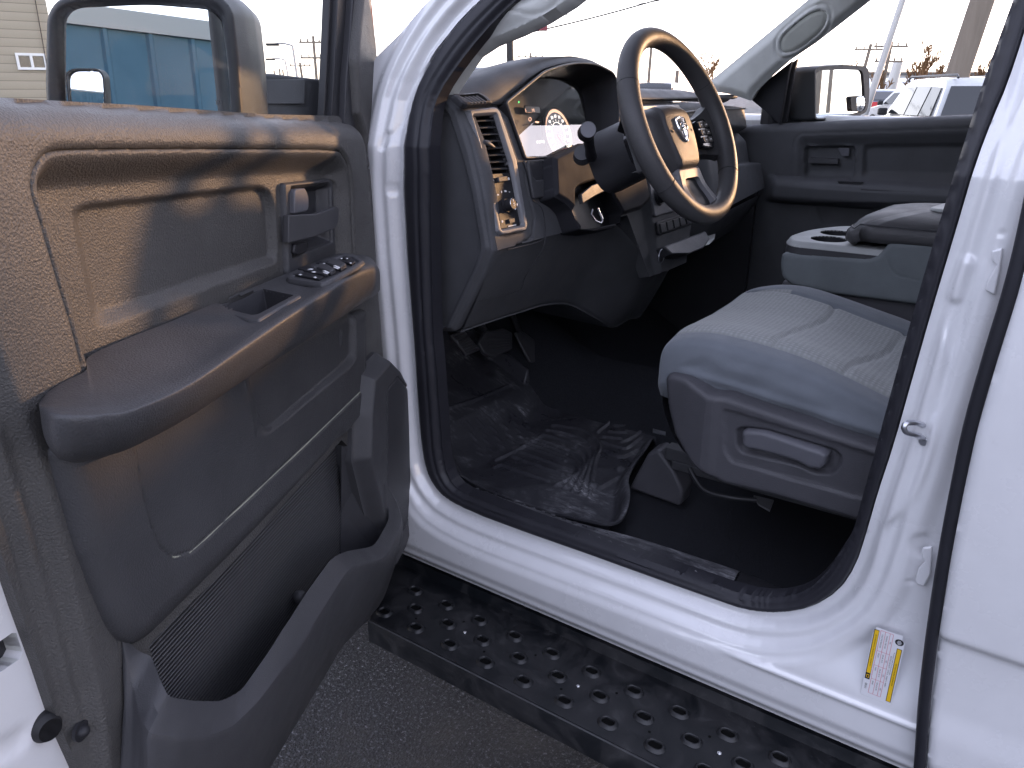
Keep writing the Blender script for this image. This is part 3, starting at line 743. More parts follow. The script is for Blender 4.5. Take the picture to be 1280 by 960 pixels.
def h_low(A, B):
    d = -sdf(A, B, LP)
    w = -.004+.024*np.sqrt(np.clip(1-(1-np.clip(d/.026, 0, 1))**2, 0, 1))
    bot = ldist(A, B, dqs([(198, 805), (300, 700), (349, 647), (425, 562)], .018)); w = w-.010*(1-ss(bot, .0, .045))
    s_ = ldist(A, B, SEAM); ins_ = -sdf(A, B, LI)
    w = w-.0035*ss(ins_, 0, .001)-.004*(1-ss(s_, .0007, .0022))
    li = -sdf(A, B, LRo); fl = -sdf(A, B, LRi); t = np.clip(li/(li-fl+1e-5), 0, 1); t = np.where(fl > 0, 1, np.where(li < 0, 0, t))
    w = w-.012*ss(t, 0, 1)
    c = DOOR.q(430, 424, .01); q = np.sqrt(((A-c[0])/.01)**2+((B-c[1])/.02)**2); w = w+.003*(1-ss(q, .2, 1))
    m = dqs([(413, 560), (430, 545), (446, 522), (444, 538)], .01); q = ldist(A, B, m); w = w-.010*(1-ss(q, .002, .010))
    return w
low = relief('lower_panel', DOOR, LP, h_low, .0022, M['vinyl_soft'], door, skirt=.012, angle=75)
mb = MB()
sm_ = cr([DOOR.pp(x, y, .0165) for x, y in ((460.5, 480), (400, 539), (337, 599), (290, 643), (240, 689), (222, 696), (215, 696))], 8)
mb.tube([V(p) for p in sm_], .0013, 8); mb.build('seam_glint', M['glint'], low)  # bright reflection along the seam, drawn as a thin pale tube
# ---- pocket liner with ribs
relief('pocket_liner', DOOR, CAVI, lambda A, B: -.022+0*A, .02, M['ribs'], door, skirt=0)
mb = MB()
nc = len(CAV)
mb.add([DOOR.P(a, b, 0) for a, b in CAV]+[DOOR.P(a, b, -.024) for a, b in CAV], [(k, (k+1) % nc, nc+(k+1) % nc, nc+k) for k in range(nc)])
mb.build('pocket_side', M['plastic'], door, angle=30)
# smooth inner front wall of the pocket (right part) and the bottle holder bump
mb = MB(); mb.prism([DOOR.pp(427, 557, -.004), DOOR.pp(456, 579, .012), DOOR.pp(486, 636, .035), DOOR.pp(480, 700, .03), DOOR.pp(425, 760, -.016), DOOR.pp(427, 640, -.02)], DOOR.n*-.002)
mb.build('pocket_side', M['plastic'], door, smooth=False)
mb = MB(); ball(mb, DOOR.pp(375, 747, -.010), .012, sc=(1, 1, 1.2)); mb.build('pocket_boss', M['plastic_mid'], door)
# ---- pocket front
I_ = [(157, 800, .002), (176, 815, .006), (191, 818, .022), (201, 845, .042), (212, 868, .052), (240, 873, .055), (277, 874, .055), (302, 861, .055), (337, 810, .055), (382, 739, .055), (413, 697, .055), (431, 688, .055), (467, 682, .055), (485, 650, .05), (485, 633, .045), (470, 600, .03), (456, 578, .016)]
O_ = [(152, 793, .000), (156, 815, .004), (166, 858, .012), (174, 900, .03), (184, 921, .055), (222, 925, .072), (264, 922, .078), (291, 911, .080), (323, 881, .080), (376, 809, .080), (437, 711, .080), (452, 705, .080), (482, 699, .078), (504, 652, .066), (496, 626, .056), (479, 598, .04), (462, 573, .018)]
B_ = [(150, 960, 0.000), (150, 985, 0.002), (155, 1010, 0.006), (165, 1050, 0.013), (185, 1085, 0.019), (222, 1100, 0.021), (262, 1080, 0.022), (290, 1040, 0.023), (322, 990, 0.023), (372, 905, 0.023), (408, 845, 0.023), (424, 815, 0.023), (478, 756, 0.023), (500, 690, 0.021), (505, 668, 0.020), (500, 645, 0.017), (480, 610, 0.008)]
def dd(l): return [DOOR.pp(*p) for p in l]
I2 = [p+V((0, 0, -.10))-DOOR.n*.012 for p in dd(I_)]
Ii = dd(I_); Oo = dd(O_); Bb = dd(B_)
mid = [o*.5+b*.5+DOOR.n*.004 for o, b in zip(Oo, Bb)]
Uu = [DOOR.P((p-DOOR.o).dot(DOOR.e1), p.z-.01, -.02) for p in Bb]
def dens(r, n=5): return [V(p) for p in chaikin(chaikin([tuple(p) for p in r], 1, closed=False, q=.14), 1, closed=False, q=.2)]
R = [dens(x) for x in (I2, Ii, Oo, mid, Bb, Uu)]
rows = [R[0], R[1], R[1]*1]
vs = []; fs = []
def mix(a, b, t): return [p*(1-t)+q*t for p, q in zip(a, b)]
seq = [R[0], mix(R[0], R[1], .93), [p+V((0, 0, .0)) for p in mix(R[1], R[2], .06)], mix(R[1], R[2], .5), mix(R[1], R[2], .93), mix(R[2], R[3], .05), R[3], mix(R[3], R[4], .92), mix(R[4], R[5], .1), R[5]]
n = len(seq[0])
for r in seq: vs += r
for i in range(len(seq)-1):
    for k in range(n-1): fs.append((i*n+k, i*n+k+1, (i+1)*n+k+1, (i+1)*n+k))
pocket = mesh_obj('map_pocket', vs, fs, M['plastic_mid'], door, angle=32)
# ---- front speaker pod
SPo = dqs([(462, 466), (486, 440), (500, 455), (503, 462), (517, 486), (522, 513), (526, 560), (527, 600), (525, 622), (506, 690), (490, 720), (470, 640), (456, 578), (457, 520)], .035)
SPo = rnd(SPo, .008, 4)
GR = rnd(dqs([(485.5, 487), (499, 470), (512, 486), (519, 513), (523, 560), (524, 600), (521, 622), (506, 665), (494, 640), (486, 612)], .045), .006, 4)
def h_sp(A, B):
    d = -sdf(A, B, SPo); g = sdf(A, B, GR)
    return .008+.034*ss(d, 0, .022)-.005*(1-ss(g, -.001, .001))
pod = relief('speaker_pod', DOOR, SPo, h_sp, .0022, M['plastic_mid'], door, skirt=.06, angle=60)
relief('speaker_grille', DOOR, GR, lambda A, B: .0395+.003*ss(-sdf(A, B, GR), 0, .004), .003, M['mesh'], pod, skirt=.004)
# ---- armrest
NS = 12
back = [(49, 503, .004), (60, 490, .004), (80, 477, .004), (107, 463, .004), (111, 446, -.02), (150, 427, -.022), (220, 399, -.022), (300, 366, -.022), (358, 342, -.022), (416, 319, -.022), (443, 316, -.012), (462, 321, .000), (472, 333, .008)]
ridg = [(49, 508, .030), (62, 511, .052), (84, 513, .066), (112, 513, .075), (130, 511, .079), (165, 505, .083), (235, 474, .086), (305, 427, .086), (362, 389, .086), (412, 358, .084), (447, 338, .076), (466, 333, .058), (474, 337, .03)]
front = [(50, 516, .034), (63, 523, .060), (85, 526, .075), (112, 526, .084), (130, 524, .088), (165, 518, .092), (235, 487, .094), (305, 440, .094), (362, 401, .094), (412, 370, .092), (448, 348, .084), (468, 342, .064), (475, 344, .03)]
low1 = [(54, 542, .030), (66, 557, .052), (88, 565, .064), (114, 562, .072), (132, 558, .076), (170, 545, .080), (238, 508, .082), (308, 462, .082), (364, 425, .082), (413, 396, .080), (448, 373, .072), (468, 362, .054), (475, 360, .024)]
low2 = [(60, 557, .012), (72, 572, .028), (92, 578, .040), (116, 575, .048), (134, 570, .052), (172, 556, .054), (240, 519, .054), (310, 472, .054), (366, 436, .054), (414, 405, .054), (449, 381, .048), (468, 370, .034), (474, 364, .012)]
und = [(62, 556, .0), (76, 570, .0), (94, 574, .0), (118, 570, .0), (136, 564, .0), (174, 549, .0), (240, 512, .0), (310, 466, .0), (366, 430, .0), (414, 400, .0), (449, 378, .0), (466, 368, .0), (473, 362, .0)]
top1 = [tuple(np.array(b_)*.35+np.array(r_)*.65) for b_, r_ in zip(back, ridg)]
arm = patch('armrest', [dd(back), dd(top1), dd(ridg), dd(front), dd(low1), dd(low2), dd(und)], M['vinyl_soft'], door, nu=26, nv=12, angle=180)
# armrest top surface frame, for the cup and the switch panel
pa, pb, pc = DOOR.pp(235, 474, .086), DOOR.pp(412, 358, .084), DOOR.pp(358, 342, -.022)
tn = (pb-pa).cross(pc-pa).normalized()
if tn.z < 0: tn = -tn
ex = (pb-pa).normalized(); ey = tn.cross(ex)
ARM = Fr(pa, ex, ey, tn)
CUP = rnd(ARM.qs([(255, 386), (297, 378), (327, 361), (377, 371), (324, 402), (310, 402)], .0015), .003, 4)
CUPi = rnd(ARM.qs([(274, 386), (329, 363), (368, 371), (323, 395), (315, 396)], .0015), .003, 4)
bm = bmesh.new(); bm.from_mesh(arm.data); aoff = door.location+truck.location
cen = [f.calc_center_median()+aoff-ARM.o for f in bm.faces]
ca_ = np.array([c.dot(ARM.e1) for c in cen]); cb2 = np.array([c.dot(ARM.e2) for c in cen]); cw_ = np.array([c.dot(ARM.n) for c in cen])
kill = (sdf(ca_, cb2, CUPi) < .0015) & (cw_ > -.03) & (cw_ < .06); bm.faces.ensure_lookup_table()
bmesh.ops.delete(bm, geom=[bm.faces[i] for i in np.nonzero(kill)[0]], context='FACES'); bm.to_mesh(arm.data); bm.free()
cup = relief('pull_cup', ARM, CUP, lambda A, B: .0022*ss(-sdf(A, B, CUP), 0, .0025)+.0018, .0012, M['plastic_mid'], door, skirt=.004, holes=[CUPi], angle=60)
mb = MB(); ci = [ARM.P(a, b, .002) for a, b in CUPi]; cb = [ARM.P(a*.9+.1*np.mean([p[0] for p in CUPi]), b*.85+.15*np.mean([p[1] for p in CUPi]), -.045) for a, b in CUPi]
nn = len(ci); mb.add(ci+cb, [(k, (k+1) % nn, nn+(k+1) % nn, nn+k) for k in range(nn)]+[tuple(range(nn, 2*nn))]); mb.build('cup_well', M['plastic'], cup, angle=30)
SW = rnd(ARM.qs([(357, 349), (366, 342), (410, 325), (432, 318), (445, 320), (456, 328), (447, 335), (410, 355), (402, 357), (392, 356.5), (360, 352)], .0015), .003, 4)
SWi = rnd(ARM.qs([(366, 346), (410, 328), (428, 321), (441, 322.5), (449, 328), (440, 334), (412, 349), (400, 353), (366, 349)], .003), .003, 4)
swp = relief('switch_panel', ARM, SW, lambda A, B: .001+.004*ss(-sdf(A, B, SW), 0, .003)-.003*(1-ss(sdf(A, B, SWi), -.0015, .0005)), .0012, M['plastic_mid'], door, skirt=.003, angle=50)
SWM = M['plastic_dark']
def sw(pxs, w0, w1, bev=.0012, m=None, nm='window_switch'):
    mb = MB(); mb.prism([ARM.pp(x, y, w0) for x, y in pxs], ARM.n*(w1-w0)); mb.build(nm, m or SWM, door, bevel=bev, angle=30)
def dz(x, y): return (350+x/11.636, 310+y/11.636)     # from the enlarged crop of the switches
sw([dz(180, 408), dz(375, 375), dz(640, 440), dz(575, 482)], .002, .0055, nm='lock_switch')
sw([dz(260, 340), dz(420, 290), dz(545, 345), dz(690, 395), dz(700, 425), dz(640, 430), dz(430, 385)], .002, .0070)
sw([dz(535, 350), dz(590, 285), dz(700, 310), dz(815, 375), dz(740, 415)], .002, .0105, .002, M['plastic_mid'])
sw([dz(690, 290), dz(730, 205), dz(850, 230), dz(975, 300), dz(890, 350)], .002, .0105, .002, M['plastic_mid'])
sw([dz(520, 250), dz(600, 215), dz(690, 235), dz(640, 275)], .002, .006)
sw([dz(800, 195), dz(850, 180), dz(1010, 230), dz(940, 235)], .002, .0055, nm='mirror_switch')
sw([dz(935, 235), dz(1010, 195), dz(1100, 230), dz(1050, 270)], .002, .0065, nm='mirror_switch')
mb = MB(); c = ARM.pp(*dz(965, 160), .003); mb.disc(c, ARM.n, .0075, .004, 24, .006); mb.build('mirror_switch', SWM, door, bevel=.0008)
mb = MB()
def mark(pxs, w): mb.prism([ARM.pp(*dz(x, y), w) for x, y in pxs], ARM.n*.0003)
mark([(268, 388), (300, 378), (325, 388), (300, 398)], .0057); mark([(485, 425), (515, 415), (535, 430), (512, 442)], .0057)
mark([(400, 315), (440, 300), (490, 305), (470, 318)], .0072); mark([(455, 350), (500, 338), (525, 350), (505, 362)], .0072)
mark([(545, 262), (590, 240), (640, 258), (625, 270)], .0062); mark([(600, 232), (640, 220), (662, 228), (640, 238)], .0062)
for (x0, y0) in ((615, 335), (770, 262)):
    mark([(x0, y0), (x0+40, y0-8), (x0+105, y0+20), (x0+95, y0+36), (x0+35, y0+8)], .0107)
    mark([(x0+5, y0+16), (x0+60, y0+24), (x0+88, y0+42), (x0+70, y0+46), (x0+15, y0+26)], .0107)
mark([(725, 168), (760, 150), (770, 156), (740, 172)], .0035); mark([(880, 150), (905, 146), (912, 158), (888, 160)], .0073); mark([(965, 148), (985, 145), (990, 157), (970, 160)], .0073); mark([(1010, 218), (1035, 212), (1045, 222), (1022, 228)], .0067)
mb.build('switch_symbols', M['white_mark'], door, smooth=False)
# ---- white shell of the door behind the trim, rubber stop, latch, trim screw
SH = [(-.07, .63), (-.085, 1.10), (-.06, 1.50), (.02, 1.545), (.45, 1.565), (.97, 1.60), (1.02, 1.56), (1.03, 1.2), (1.03, .80), (1.01, .64), (.98, .61)]
def h_sh(A, B):
    d = -sdf(A, B, SH); w = -.036-.045*(1-ss(side_of(A, B, Lc), -.055, -.015))*ss(d, .01, .04)
    w = w+.006*ss(A, .90, .925)*0
    r1 = ldist(A, B, [(.955, .66), (.965, .80), (.96, .92)]); w = w-.007*(1-ss(r1, .004, .028))
    r2 = ldist(A, B, [(.99, .84), (.955, .86)]); w = w+.004*(1-ss(r2, .003, .012))
    r3 = ldist(A, B, [(.935, 1.0), (.99, 1.02)]); w = w-.004*(1-ss(r3, .004, .018))
    return w-.03*ss(-d, -.02, 0)**2
lat = [DOOR.q(x, y, -.036) for x, y in ((-6, 806), (19, 788), (30, 818), (27, 822), (4, 838), (-12, 846))]
relief('door_shell', DOOR, SH, h_sh, .006, M['paint'], door, skirt=.10, holes=[lat], angle=75)
mb = MB(); nn = len(lat); mb.add([DOOR.P(a, b, -.037) for a, b in lat]+[DOOR.P(a, b, -.06) for a, b in lat], [(k, (k+1) % nn, nn+(k+1) % nn, nn+k) for k in range(nn)]); mb.build('latch_recess', M['pillar_grey'], door, angle=30)
mb = MB(); mb.prism([DOOR.P(a, b, -.055) for a, b in lat], DOOR.n*-.004); mb.build('latch', M['plastic_dark'], door)
mb = MB(); c = DOOR.pp(52, 905, -.04); ax = (DOOR.n+DOOR.e1*.35).normalized()
mb.disc(c, ax, .0165, .010, 36, .0155); mb.disc(c+ax*.010, ax, .0155, .006, 36, .012); mb.disc(c+ax*.016, ax, .012, -.003, 36, .009); mb.disc(c+ax*.0131, ax, .0035, .002, 20)
mb.build('rubber_stop', M['rubber'], door, angle=35)
mb = MB(); c = DOOR.pp(103, 914, -.012); ball(mb, c, .0075, sc=(1, 1, .9)); mb.disc(c-DOOR.n*.004, DOOR.n, .011, .004, 24); mb.build('trim_clip', M['plastic_dark'], door)
# outer skin
mb = MB(); mb.add([DOOR.P(a, b, -.135-.02*(1-abs(b-1.1)/.5)) for a, b in [(-.08, .60), (-.08, 1.54), (1.03, 1.60), (1.03, .60)]]+[DOOR.P(a, b, -.17) for a, b in ((-.08, 1.05), (1.03, 1.05))], [(0, 4, 5, 3), (4, 1, 2, 5)]); mb.build('outer_skin', M['paint'], door)
# ---- window frame, glass, mirror sail trim
WG = -.060
gl = [DOOR.pp(x, y, WG) for x, y in ((403, -260), (398, 0), (398, 153))]
fp0 = DOOR.q(404, 0, WG); fp1 = DOOR.q(398, 150, WG)
# glass: bounded by the front channel, runs back to the rear edge and up to the frame top
zt = 1.99
tmm = lambda b: -TUM*max(0, b-1.55)      # leans with the cab above the belt (towards the inside of the car)
GLp = [(fp1[0], 1.50), (fp0[0], fp0[1]), (fp0[0]+.05, 1.86), (.30, zt-.04), (.95, zt-.02), (.97, 1.55)]
relief('window_glass', DOOR, GLp, lambda A, B: WG+0*A, .06, M['glass_dusty'], door, skirt=0)
def strip(name, pxs, w0, w1, m, bev=.002, par=None):
    mb = MB(); mb.prism([DOOR.pp(x, y, w0) for x, y in pxs], DOOR.n*(w1-w0)); return mb.build(name, m, par or door, bevel=bev, angle=30)
strip('window_channel', [(405, -60), (414, -60), (408, 90), (406, 150), (396, 146), (400, 60)], -.064, -.050, M['rubber'])
strip('window_frame', [(414, -60), (430, -60), (424, 40), (419, 100), (418, 157), (404, 152), (408, 80)], -.056, -.040, M['plastic_dark'])
strip('window_frame', [(430, -60), (462, -60), (449, 20), (443, 70), (443, 110), (449, 165), (417, 158), (419, 100), (424, 40)], -.05, -.028, M['plastic'])
SAIL = rnd(dqs([(452, -40), (461, 15), (467, 50), (470, 90), (470.5, 108), (467, 116), (466, 150), (468, 196), (470, 206), (458, 210), (452.5, 170), (445, 142), (441, 75), (444, 40)], -.02), .003, 3)
relief('mirror_sail', DOOR, SAIL, lambda A, B: -.028+.016*np.sqrt(np.clip(1-(1-np.clip(-sdf(A, B, SAIL)/.012, 0, 1))**2, 0, 1)), .0018, M['door_vinyl'], door, skirt=.03, angle=80)
# rear upright and top of the frame (outside the picture, but there)
mb = MB(); mb.tube([DOOR.P(.98, 1.55, -.05), DOOR.P(.965, 1.80, -.05), DOOR.P(.93, 1.97, -.05), DOOR.P(.35, 1.955, -.05), DOOR.P(.16, 1.90, -.05)], .022, 10); mb.build('window_frame', M['plastic'], door)
# ================================================================ DRIVER MIRROR (on the door)
mm_ = V((.650, -.760, .050)).normalized(); mc = RP(185, 70, 1.10)
me1 = V((0, 0, 1)).cross(mm_).normalized(); me2 = mm_.cross(me1)
MIR = Fr(mc, me1, me2, mm_)
def ring_px(l): return rnd(MIR.qs(l), .018, 5)
g_out = rnd(MIR.qs([(80, 18), (96, 10), (187, 6), (262, 12), (277, 24), (285, 80), (290, 160), (292, 225), (100, 215), (86, 195), (81, 110)]), [.01, .01, .02, .02, .014, .03, .03, .02, .02, .02, .02], 5)
f_out = rnd(MIR.qs([(64, 20), (78, 0), (110, -8), (187, -11), (275, -6), (293, 12), (301, 80), (306, 160), (306, 245), (90, 235), (70, 205), (62, 110)]), .02, 5)



relief('mirror_rim', MIR, f_out, lambda A, B: .012+.006*np.sin(np.clip(-sdf(A, B, f_out)/.016, 0, 1)*pi)-.016*(1-ss(sdf(A, B, g_out), 0, .003)), .002, M['plastic_dark'], door, skirt=.02, holes=[g_out], angle=70)
MIRROR_OBJ = relief('mirror_glass', MIR, g_out, lambda A, B: .0+0*A, .01, M['mirror'], door, skirt=.004)
cx_, cy_ = np.mean([p[0] for p in f_out]), np.mean([p[1] for p in f_out])
N0 = len(f_out); vs = []; fs = []
for sc_, dp, sh in ((1, .006, 0), (1.05, -.02, .0), (1.07, -.06, .004), (1.02, -.105, .012), (.86, -.14, .02), (.5, -.155, .02), (.02, -.158, .02)):
    for (a, b) in f_out: vs.append(MIR.P(cx_+(a-cx_)*sc_+sh, cy_+(b-cy_)*sc_, dp))
for i in range(6):
    for k in range(N0): fs.append((i*N0+k, i*N0+(k+1) % N0, (i+1)*N0+(k+1) % N0, (i+1)*N0+k))
mesh_obj('mirror_housing', vs, fs, M['plastic_mid'], door, angle=80)
SP_ = rnd(MIR.qs([(84, 92), (92, 86), (125, 86), (132, 94), (134, 125), (135, 170), (98, 168), (90, 150)], .004), .006, 4)
sx_, sy_ = np.mean([p[0] for p in SP_]), np.mean([p[1] for p in SP_])
SPi = [(sx_+(a-sx_)*.92, sy_+(b-sy_)*.95) for a, b in SP_]
relief('spot_mirror', MIR, SPi, lambda A, B: .009-((A-sx_)**2+(B-sy_)**2)*2.6, .0015, M['mirror'], door, skirt=0, angle=180)
relief('spot_mirror_rim', MIR, SP_, lambda A, B: .0105+0*A, .0015, M['plastic_dark'], door, skirt=.011, holes=[SPi], angle=40)
# arm from the door to the housing
a0 = MIR.pp(300, 88, -.07); 
mb = MB()
def ar(x, y, w): return DOOR.pp(x, y, w)
mb.prism([ar(312, 96, -.17), ar(319, 91, -.17), ar(340, 92, -.15), ar(408, 100, -.075), ar(410, 158, -.075), ar(312, 150, -.17)], V((-.05, .03, 0)))
mb.build('mirror_arm', M['plastic'], door, bevel=.006, bseg=3, angle=30)
mb = MB(); mb.prism([ar(318, 100, -.168), ar(380, 99, -.105), ar(378, 130, -.105), ar(316, 130, -.168)], -DOOR.n*-.004); mb.build('mirror_arm_cover', M['plastic_mid'], door, bevel=.003, angle=30)
mb = MB()
for k in range(3): mb.tube([MIR.pp(270+k*3, 131, .0008), MIR.pp(271+k*3, 128, .0008), MIR.pp(269.5+k*3, 125, .0008)], .0005, 6)
mb.build('heat_symbol', M['plastic_mid'], door)
# ================================================================ DASHBOARD
dash = empty('dashboard', (0, 0, 0), truck); dash.location = V((-1.0, .9, 1.4))-truck.location
Y0, Y1 = .135, 1.66
def fdash(px, py, w=0): return DASH.q(px, py, w)
CO = DASH.qs([(631, 129), (679, 90), (700, 83), (721, 79), (745, 81), (767, 93), (771, 115), (772, 150), (768, 190), (722, 181), (687, 197), (655, 198)])
CO = rnd(CO, [.006, .02, .03, .04, .04, .03, .02, .02, .03, .01, .004, .006], 5)
BZo = rnd(DASH.qs([(583, 138), (617, 134), (622, 139), (643, 200), (657, 283), (655, 289), (625, 295), (619, 290), (602, 204)]), .004, 4)
BZi = rnd(DASH.qs([(588, 146), (616, 144), (635, 204), (650.5, 282), (623, 287), (609, 217)], -.002), .002, 3)
FACE = [(Y0, -.028), (Y0, .235), (.17, .262), (.24, .262), (.40, .262), (.8, .262), (.95, .262), (Y1, .22), (Y1, -.06), (1.05, -.10), (.97, -.20), (.76, -.20), (.70, -.028)]
# centre stack and glove recess on the face plane
STK = rnd([(.78, -.22), (.78, .235), (.84, .25), (1.06, .25), (1.10, .22), (1.10, -.16), (1.04, -.25)], .03, 5)
GLV = rnd(DASH.qs([(913, 156), (951, 160), (957, 196), (956, 202), (905, 207), (900, 160)], .03), .012, 4)
def h_face(A, B):
    w = .0*A
    w = w+.016*ss(-sdf(A, B, STK), 0, .03)
    g = sdf(A, B, GLV); pas = ss(A, 1.12, 1.2)
    w = w+.030*pas*ss(-B, -.16, -.10)+.01*pas
    w = w-.040*(1-ss(g, -.008, .006))*pas
    w = w-.02*ss(B, .22, .262)
    c = sdf(A, B, CO); w = w-.004*(1-ss(c, 0, .006))
    bz = sdf(A, B, BZo); w = w-.002*(1-ss(bz, 0, .002))
    # seam lines of the lower panels
    for a_ in ([(Y0+.02, -.035), (.20, -.03), (.262, -.02), (.285, .02), (.283, .11)],): w = w-.004*(1-ss(ldist(A, B, a_), .0008, .003))
    return w
face = relief('dash_face', DASH, FACE, h_face, .004, M['dash_vinyl'], dash, skirt=.03, holes=[CO, BZo], angle=70)
def fp(y, b, w=0): return DASH.P(y, b, w)
# top pad: from the face's upper edge forward to the windscreen, with the hood over the instruments
ys = list(np.linspace(Y0, Y1, 60)); rows = []
def hood(y):        # extra height of the instrument hood, from the outline in the photograph
    return float(np.interp(y, [.13, .16, .25, .33, .46, .60, .70, .78, .84, .90, 1.0, 1.7], [0, .004, .028, .044, .062, .068, .060, .030, .012, .002, .0, .0]))
def topz(y): return float(np.interp(y, [.13, .5, .9, 1.3, 1.5, 1.66], [1.600, 1.608, 1.605, 1.600, 1.588, 1.56]))
co_top = sorted([p for p in CO if p[1] > .215 or True], key=lambda p: p[0])
def rim_b(y):       # b coordinate of the opening's upper edge at y
    up_ = [p for p in CO[:40]]
    best = [p for p in CO]
    ys_ = [];
    E = 1e9
    out = -9
    n = len(CO)
    for i in range(n):
        (a0, b0), (a1, b1) = CO[i-1], CO[i]
        if (a0 <= y <= a1) or (a1 <= y <= a0):
            if abs(a1-a0) < 1e-9: continue
            out = max(out, b0+(b1-b0)*(y-a0)/(a1-a0))
    return out
secs = []
for y in ys:
    rb = rim_b(y); base = .258
    if rb > 0: b0 = max(rb+.006, .1)
    else: b0 = base
    k = ss(np.array([y]), .22, .30)[0]*(1-ss(np.array([y]), .72, .80)[0]) if True else 0
    p0 = fp(y, b0, -.006+.0*k)
    zt_ = topz(y)+hood(y)
    edge_ = p0+V((.004, 0, .004))
    a1 = V((max(-.985, -1.0+.0), y, zt_-.012)); 
    pA = V((p0.x-.012, y, max(p0.z+.010, zt_-.016)))
    pB = V((-1.02, y, zt_)); pC = V((-1.12, y, zt_+.002 if hood(y) < .02 else zt_-.012)); pD = V((-1.30, y, topz(y)-.002)); pE = V((-1.62, y, 1.50))
    secs.append([p0+V((-.015, 0, -.006)), p0, pA, pB, pC, pD, pE])
rows = list(zip(*secs))
top = patch('top_pad', [list(r) for r in rows], M['dash_vinyl'], dash, nu=2, nv=4, angle=60)
# thin bright break line across the passenger side, upper band and lower shelf
mb = MB(); mb.tube([fp(y, .214+.0*y, .012+(.012 if y > 1.15 else 0)) for y in np.linspace(1.10, 1.63, 12)], .0035, 8); mb.build('trim_strip', M['plastic_mid'], dash)
# lower covers below the face, going back to the firewall
def low_pt(y, k):
    return [fp(y, -.02-.10*(y < .7)*0, 0)][0]
ysl = [.137, .20, .28, .36, .48, .60, .72, .80, .90, 1.0, 1.10, 1.25, 1.45, Y1]
RW = [[] for _ in range(7)]
for y in ysl:
    zb = float(np.interp(y, [.13, .68, .76, .98, 1.06, 1.66], [1.308, 1.308, 1.14, 1.14, 1.23, 1.26]))
    bot = float(np.interp(y, [.13, .30, .55, .70, .76, 1.0, 1.1, 1.66], [1.12, 1.115, 1.10, 1.03, .97, .97, 1.10, 1.12]))
    xf = min(-.90-_t*(zb-1.33), -.87)+float(np.interp(y, [.13, 1.1, 1.2, 1.66], [0, 0, .035, .035]))*.8
    dr = zb-bot
    for r_, (dx, dzz) in zip(RW, ((-.004, 0), (-.010, .10), (-.045, .5), (-.085, .90), (-.10, 1.0), (-.14, 1.03), (-.50, .95))): r_.append(V((xf+dx, y, zb-dr*dzz)))
patch('lower_cover', RW, M['dash_vinyl'], dash, nu=4, nv=4, angle=60)
mb = MB()
for l_ in ([(632, 312), (668, 303), (680, 296)], [(592, 377), (645, 364), (655, 345), (676, 312), (680, 290), (676, 262), (664, 250)]):
    mb.tube([V(p) for p in cr([tuple(XP(x, y, -.893-max(0, (y-312))*.0010)+V((.004, 0, 0))) for x, y in l_], 5)], .0011, 6)
mb.build('panel_seam', M['plastic'], dash)
# ---- end cap seen through the open door
EC = Fr((0, Y0-.005, 0), (1, 0, 0), (0, 0, 1), (0, -1, 0))
ecp = [(541, 116), (556, 114), (569, 122), (577, 134), (593, 174), (603, 213), (611, 253), (618.5, 312), (617, 318), (606, 345), (570, 414), (538, 414), (537, 330), (536, 220)]
ECo = rnd(EC.qs(ecp), .006, 4)
eci = [(536, 122), (546, 124), (563, 144), (580, 197), (591, 240), (603, 311), (594, 337), (558, 410), (538, 410), (534, 300)]
ECi = rnd(EC.qs(eci, .01), .006, 4)
ECh = rnd(EC.qs([(536, 120), (553, 118), (572, 138), (588, 190), (599, 240), (611, 312), (600, 340), (565, 412), (538, 412), (534, 300)], .01), .006, 4)
def h_ec(A, B):
    a = -sdf(A, B, ECi); b_ = -sdf(A, B, ECh)
    return .0+.006*ss(-sdf(A, B, ECo), 0, .004)+.007*ss(b_, 0, .004)-.008*ss(a, 0, .004)
ec = relief('end_cap', EC, ECo, h_ec, .0025, M['dash_vinyl'], dash, skirt=.03, angle=50)
# ---- vent + light switch bezel
bz = relief('vent_bezel', DASH, BZo, lambda A, B: .001+.006*ss(-sdf(A, B, BZo), 0, .003)-.006*(1-ss(sdf(A, B, BZi), 0, .004)), .0015, M['trim_grey'], dash, skirt=.012, holes=[BZi], angle=60)
mb = MB(); c_ = [DASH.P(a, b, -.002) for a, b in BZi]; d_ = [DASH.P(a, b, -.05) for a, b in BZi]; nn = len(c_)
mb.add(c_+d_, [(k, (k+1) % nn, nn+(k+1) % nn, nn+k) for k in range(nn)]+[tuple(range(nn, 2*nn))]); mb.build('vent_well', M['plastic_dark'], dash, angle=30)
def dpx(x, y, w): return DASH.pp(x, y, w)
def lx(y, side):       # bezel inner edge pixel x at pixel row y
    L = [(144, 588), (204, 606), (217, 609), (287, 622.5)]; R = [(144, 616), (204, 635), (282, 650.5)]
    t = L if side == 0 else R; return float(np.interp(y, [p[0] for p in t], [p[1] for p in t]))
for i in range(8):
    y = 150.5+i*8.6
    mb = MB(); w = -.004
    a, b = dpx(lx(y, 0)+.5, y+2.4, w), dpx(lx(y, 1)-.5, y+1.2, w)
    mb.prism([a, b, b+DASH.n*-.022+V((0, 0, .007)), a+DASH.n*-.022+V((0, 0, .007))], (.0008, 0, .0030))
    mb.build('louvre', M['plastic_mid'], dash, bevel=.0008, angle=30)
mb = MB()
for t in (.3, .65):
    for j in range(3):
        a = dpx(lx(150, 0)*(1-t)+lx(150, 1)*t, 150, -.030); b = dpx(lx(214, 0)*(1-t)+lx(214, 1)*t, 214, -.030)
    mb.prism([a, b, b-DASH.n*.015, a-DASH.n*.015], (0, .002, 0))
mb.build('rear_vane', M['plastic_mid'], dash)
